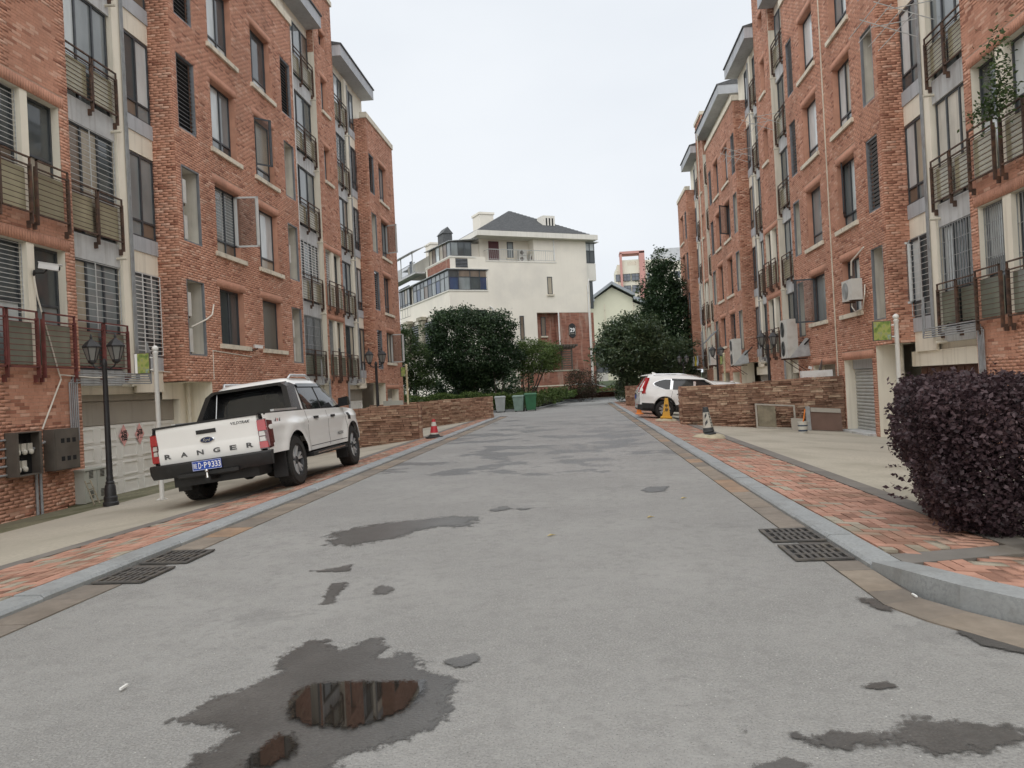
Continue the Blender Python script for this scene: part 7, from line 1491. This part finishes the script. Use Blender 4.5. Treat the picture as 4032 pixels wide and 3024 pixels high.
# left wing with glazed balconies
m = FR.mb(); m.box(-3.7, 0, -16, 0, 8.9, 10.67).box(-3.4, 0, -15.9, -.5, 10.67, 12.6).box(-3.5, 0, -7, .0, 12.6, 13.8).box(-2.9, 0, -15, -1.0, 13.8, 15.2).box(-3.55, 0, -16, -.5, .2, 8.9); m.build('left_wing', MT['render29'], HB)
FR.mb().box(-3.78, .1, -16, .06, 10.6, 10.72).build('sill_band', MT['render29w'], HB); FR.mb().box(-3.55, -1.0, -7, .06, 13.68, 13.82).build('sill_band', MT['render29w'], HB)
FR.mb().box(-3.52, -3.5, -6.5, -.05, 12.65, 13.6).build('brick_panel', MT['brick29b'], HB)
window(FR, -3.7, .1, 10.72, 12.55, .0, ['g_blue', 'g_dark', 'g_mid', 'g_dark', 'g_mid', 'g_dark', 'g_blue', 'g_dark'], mull=(.25, .55, .8), transom=1.2, fw=.06, name='balcony_glazing'); window(FR, -3.4, -1.35, 13.82, 15.12, .0, ['g_mid', 'g_dark', 'g_mid'], mull=(.36, .66), fw=.06, name='balcony_glazing')
LS = Flat(TS(-3.7), HB); window(LS, .05, 11.0, 10.72, 12.55, .0, ['g_dark', 'g_mid', 'g_dark', 'g_mid', 'g_blue'], mull=tuple(i/9 for i in range(1, 9)), transom=1.25, fw=.06, name='balcony_glazing'); window(LS, 12.2, 16, 9.6, 12.9, .0, ['g_dark', 'g_mid'], mull=(.25, .5, .75), transom=1.4, fw=.07, name='balcony_glazing')
LS2 = Flat(TS(-3.4), HB); window(LS2, .05, 6.2, 13.82, 15.3, .0, ['g_mid', 'g_dark', 'g_mid'], mull=tuple(i/6 for i in range(1, 6)), fw=.06, name='balcony_glazing')
FR.mb().box(-3.9, .2, -16, .15, 12.58, 12.66).build('canopy', MT['steel'], HB); q = FR.mb(); q.hexa([(-3.6, .1, 15.14), (-.6, .1, 15.45), (-.6, -7, 15.65), (-3.6, -7, 15.35), (-3.6, .1, 15.2), (-.6, .1, 15.5), (-.6, -7, 15.7), (-3.6, -7, 15.41)]); q.build('canopy', MT['steel'], HB)
lv = FR.mb().box(-2.97, -1.8, -.02, .03, 12.78, 13.6).build('louvre_window', MT['black'], HB); [FR.mb().box(-2.97, -1.8, .03, .06, 12.8+k*.13, 12.85+k*.13).build('slat', MT['slatframe'], lv) for k in range(6)]
# far left balcony with canopy and railing
m = LS.mb(); m.box(7.0, 17, -.1, .9, 13.3, 13.45); m.build('balcony_slab', MT['concrete'], HB); LS.mb().box(12, 17, .82, .9, 13.45, 14.5).build('parapet_panel', MT['concrete'], HB)
m = LS.mb(); m.tube([(7.2, .85, 14.45), (12, .85, 14.45)], .03, 6).tube([(7.2, .85, 13.55), (12, .85, 13.55)], .025, 6); rl = m.build('balcony_railing', MT['steel'], HB)
for k in range(17): m = LS.mb(); m.tube([(7.2+k*.3, .85, 13.45), (7.2+k*.3, .85, 14.45)], .02, 5); m.build('baluster', MT['steel'], rl)
q = LS.mb(); q.hexa([(6.5, -.3, 16.0), (17, -.3, 16.2), (17, 1.4, 15.5), (6.5, 1.4, 15.3), (6.5, -.3, 16.05), (17, -.3, 16.25), (17, 1.4, 15.55), (6.5, 1.4, 15.35)]); q.build('canopy', MT['steel'], HB); [LS.mb().box(y_-.04, y_+.04, .8, .88, 13.4, 15.7).build('canopy_post', MT['frame_w'], HB) for y_ in (8, 12, 16)]
LS.mb().box(9, 9.9, .5, .55, 13.6, 14.9).build('dark_cloth', MT['navy'], HB)
# louvres and stone pillars low on the left
for (a, b) in ((4.2, 7.0), (8.4, 11.5), (13, 16)):
    lv = LS.mb().box(a, b, -.12, .16, 5.5, 8.4).build('louvre_window', MT['black'], HB); [LS.mb().box(a, b, .16, .2, 5.55+k*.24, 5.65+k*.24).build('slat', MT['slatframe'], lv) for k in range(12)]
MT['stone29'] = M('rough_stone', (.36, .33, .26), .95, .25, 1.5, dirt=((.2, .18, .13), .5, 2))
for (a, b) in ((7.1, 8.3), (11.6, 12.9)):
    for k in range(9): LS.mb().box(a+random.uniform(-.05, .05), b+random.uniform(-.05, .05), 0, .45+random.uniform(-.04, .04), 4.9+k*.42, 5.3+k*.42).build('stone', MT['stone29'], HB)
    LS.mb().box(a-.15, b+.15, 0, .6, 8.68, 9.0).build('stone', MT['stone29'], HB)
lv = FR.mb().box(-1.0, -.15, -.1, .02, 7.4, 8.85).build('louvre_window', MT['black'], HB); [FR.mb().box(-1.0, -.15, .02, .05, 7.45+k*.2, 7.53+k*.2).build('slat', MT['slatframe'], lv) for k in range(7)]
m = FR.mb(); m.tube([(.15, .1, 9.2), (.45, .12, 9.0), (.5, .1, 8.6), (.5, .1, 2)], .07, 8); m.build('downpipe', MT['white_bar'], HB)
# entrance box, pergola
FR.mb().box(3.0, 7.8, 0, 2.6, .2, 2.85).build('entrance_wall', MT['brick29'], HB); FR.mb().box(2.95, 7.85, -.05, 2.65, 2.85, 2.98).build('entrance_coping', MT['stone29'], HB); FR.mb().box(2.96, 7.84, 2.6, 2.63, 1.5, 1.6).build('entrance_band', MT['sill'], HB)
pg = FR.mb().box(4.9, 7.7, .0, 2.4, 5.0, 5.12).build('pergola', MT['boxgrey'], HB); [FR.mb().box(5.0+k*.33, 5.12+k*.33, -.02, 2.8, 5.12, 5.34).build('rafter', MT['boxgrey'], pg) for k in range(9)]; [FR.mb().box(7.3, 7.42, y_, y_+.12, 2.98, 5.0).build('post', MT['boxgrey'], pg) for y_ in (.2, 2.2)]
[FR.mb().box(6.4, 7.3, 2.25, 2.3, 3.1+k*.22, 3.2+k*.22).build('slat', MT['boxgrey'], pg) for k in range(9)]; win29(5.2, 6.9, 3.1, 4.9, -.72, 'g_dark', (.5,), 1.3)
# low garden room right of the house
gr = empty('garden_room', 'dark glazed garden room with a blue roof beside number 29', 'garden room', world_at=TF(13, -2, 1)); MT['blueroof'] = M('blue_roof', (.02, .07, .30), .5, .1, 3)
FR.mb().box(11.4, 14.6, -6, -1.5, 2.6, 5.0).build('glazing', MT['g_dark'], gr); [FR.mb().box(a, a+.1, -1.5, -1.42, 2.6, 5.0).build('mullion', MT['frame'], gr) for a in (11.4, 12.2, 13.0, 13.8)]; FR.mb().hexa([(11.2, -.9, 5.0), (15, -.9, 4.9), (15, -6, 5.3), (11.2, -6, 5.3), (11.2, -.9, 5.15), (15, -.9, 5.05), (15, -6, 5.45), (11.2, -6, 5.45)]).build('roof', MT['blueroof'], gr); FR.mb().box(11.45, 13.2, -1.4, -.9, 1.75, 2.55).build('white_planter', MT['render29w'], gr)
gw = empty('garden_wall', 'low brick garden wall with stone cap beyond the road end', 'wall', world_at=(2, 68, .5))
P = [(-.5, 67.3), (1.2, 68.2), (2.2, 68.4), (3.4, 68.6), (6.5, 69.0)]; Z_ = [1.55, 1.45, 1.15, 1.1, 1.05]
for i in range(4):
    a, b = P[i], P[i+1]; MB().hexa([(a[0], a[1], .3), (b[0], b[1], .3), (b[0], b[1]+.3, .3), (a[0], a[1]+.3, .3), (a[0], a[1], Z_[i]), (b[0], b[1], Z_[i+1]), (b[0], b[1]+.3, Z_[i+1]), (a[0], a[1]+.3, Z_[i])]).build('wall_section', MT['brick29'], gw); MB().hexa([(a[0], a[1]-.06, Z_[i]), (b[0], b[1]-.06, Z_[i+1]), (b[0], b[1]+.36, Z_[i+1]), (a[0], a[1]+.36, Z_[i]), (a[0], a[1]-.06, Z_[i]+.12), (b[0], b[1]-.06, Z_[i+1]+.12), (b[0], b[1]+.36, Z_[i+1]+.12), (a[0], a[1]+.36, Z_[i]+.12)]).build('cap', MT['concrete'], gw)
# gabled house behind
GH = empty('gabled_house', 'pale yellow gabled house partly hidden by the tall trees', 'house', world_at=(5, 106, 1)); GT = lambda y, d, z: (y, 105-d, z); GF = Flat(GT, GH); MT['yellowr'] = M('yellow_render', (.74, .73, .58), .9, .04, .4); MT['greyroof'] = M('grey_roof_edge', (.33, .36, .39), .8, .1, 1)
m = GF.mb(); m.prism([(-.8, .5), (11.5, .5), (11.5, 10.6), (7.5, 12.4), (7.5, 13.0), (4.75, 14.6), (2.2, 13.0), (2.2, 12.3), (-.8, 10.2)], -10, 0, 'y'); m.build('wall', MT['yellowr'], GH)
rf = GF.mb()
for (a, b) in (((-1.6, 10.1), (2.3, 12.75)), ((2.0, 13.05), (4.75, 14.9)), ((4.75, 14.9), (7.8, 13.1)), ((7.6, 12.75), (12.2, 10.5))): rf.hexa([(a[0], .9, a[1]), (b[0], .9, b[1]), (b[0], -10, b[1]), (a[0], -10, a[1]), (a[0], .9, a[1]+.42), (b[0], .9, b[1]+.42), (b[0], -10, b[1]+.42), (a[0], -10, a[1]+.42)])
rf.build('roof', MT['greyroof'], GH)
for (a, b, c, d) in ((4.35, 5.2, 8.2, 10.0), (4.5, 5.2, 5.0, 6.3)): w_ = window(GF, a, b, c, d, .03, ['g_dark'], mull=(.5,), fw=.08, fm=MT['frame_w']); GF.mb().box(a-.15, b+.15, 0, .15, c-.15, c).build('sill', MT['sill'], w_)
window(GF, .2, 3.6, 4.6, 6.2, .05, ['g_mid', 'g_pale'], mull=(.2, .4, .6, .8), fw=.08); GF.mb().box(7.6, 11, 0, .04, 8.6, 10.6).build('grey_panel', MT['concrete'], GH); [GF.mb().box(x_, x_+.12, .0, .1, .5, 12.3).build('downpipe', MT['sill'], GH) for x_ in (3.6, 7.5)]
# apartment tower on the skyline
AT = empty('apartment_tower', 'cream apartment tower with a pink vertical frame on the skyline', 'apartment tower', world_at=(17, 195, 0)); AF = Flat(lambda y, d, z: (y, 190-d, z), AT); MT['pinkf'] = M('pink_render', (.56, .30, .27), .9, .04, .3); MT['atw'] = M('tower_cream', (.76, .74, .62), .9, .03, .3); MT['atg'] = glass('tower_pane', (.12, .14, .17))
m = AF.mb(); m.box(10.2, 26, -14, 0, 0, 30.6).box(9.6, 10.2, -6, .2, 0, 29.2).box(17.0, 23, -12, .5, 0, 31.3).box(11.4, 15.6, -4, .3, 28.2, 31.6); m.build('wall', MT['atw'], AT)
m = AF.mb(); m.box(10.9, 11.4, -1, 1.2, 0, 33.2).box(15.6, 16.9, -1, 1.2, 0, 33.4).box(10.9, 16.9, -3, 1.2, 33.0, 33.6); m.build('pink_frame', MT['pinkf'], AT)
AF.mb().box(20, 26.5, -13, -4, 31, 34.6).build('roof_plant', MT['greypaint'], AT); AF.mb().box(12.7, 14.9, -.1, .32, 30.2, 31.2).build('sky_opening', MT['sill'], AT)
for k in range(9):
    z = 26.4-k*2.85
    for (a, b, d) in ((11.6, 13.3, .34), (13.6, 15.4, .34), (17.3, 18.1, .54), (18.4, 20.4, .6), (9.7, 10.8, .24), (23.2, 23.7, .04), (24.0, 25.4, .04)):
        if z < 8: continue
        window(AF, a, b, z, z+1.75, d, ['atg'], mull=(.5,) if b-a > 1.2 else (), transom=1.0 if d == .34 else None, fw=.1, fm=MT['frame_w' if d > .5 else 'frame'])
    AF.mb().box(17.1, 20.7, 0, .95, z-.6, z-.25).build('bay_ledge', MT['atw'], AT)
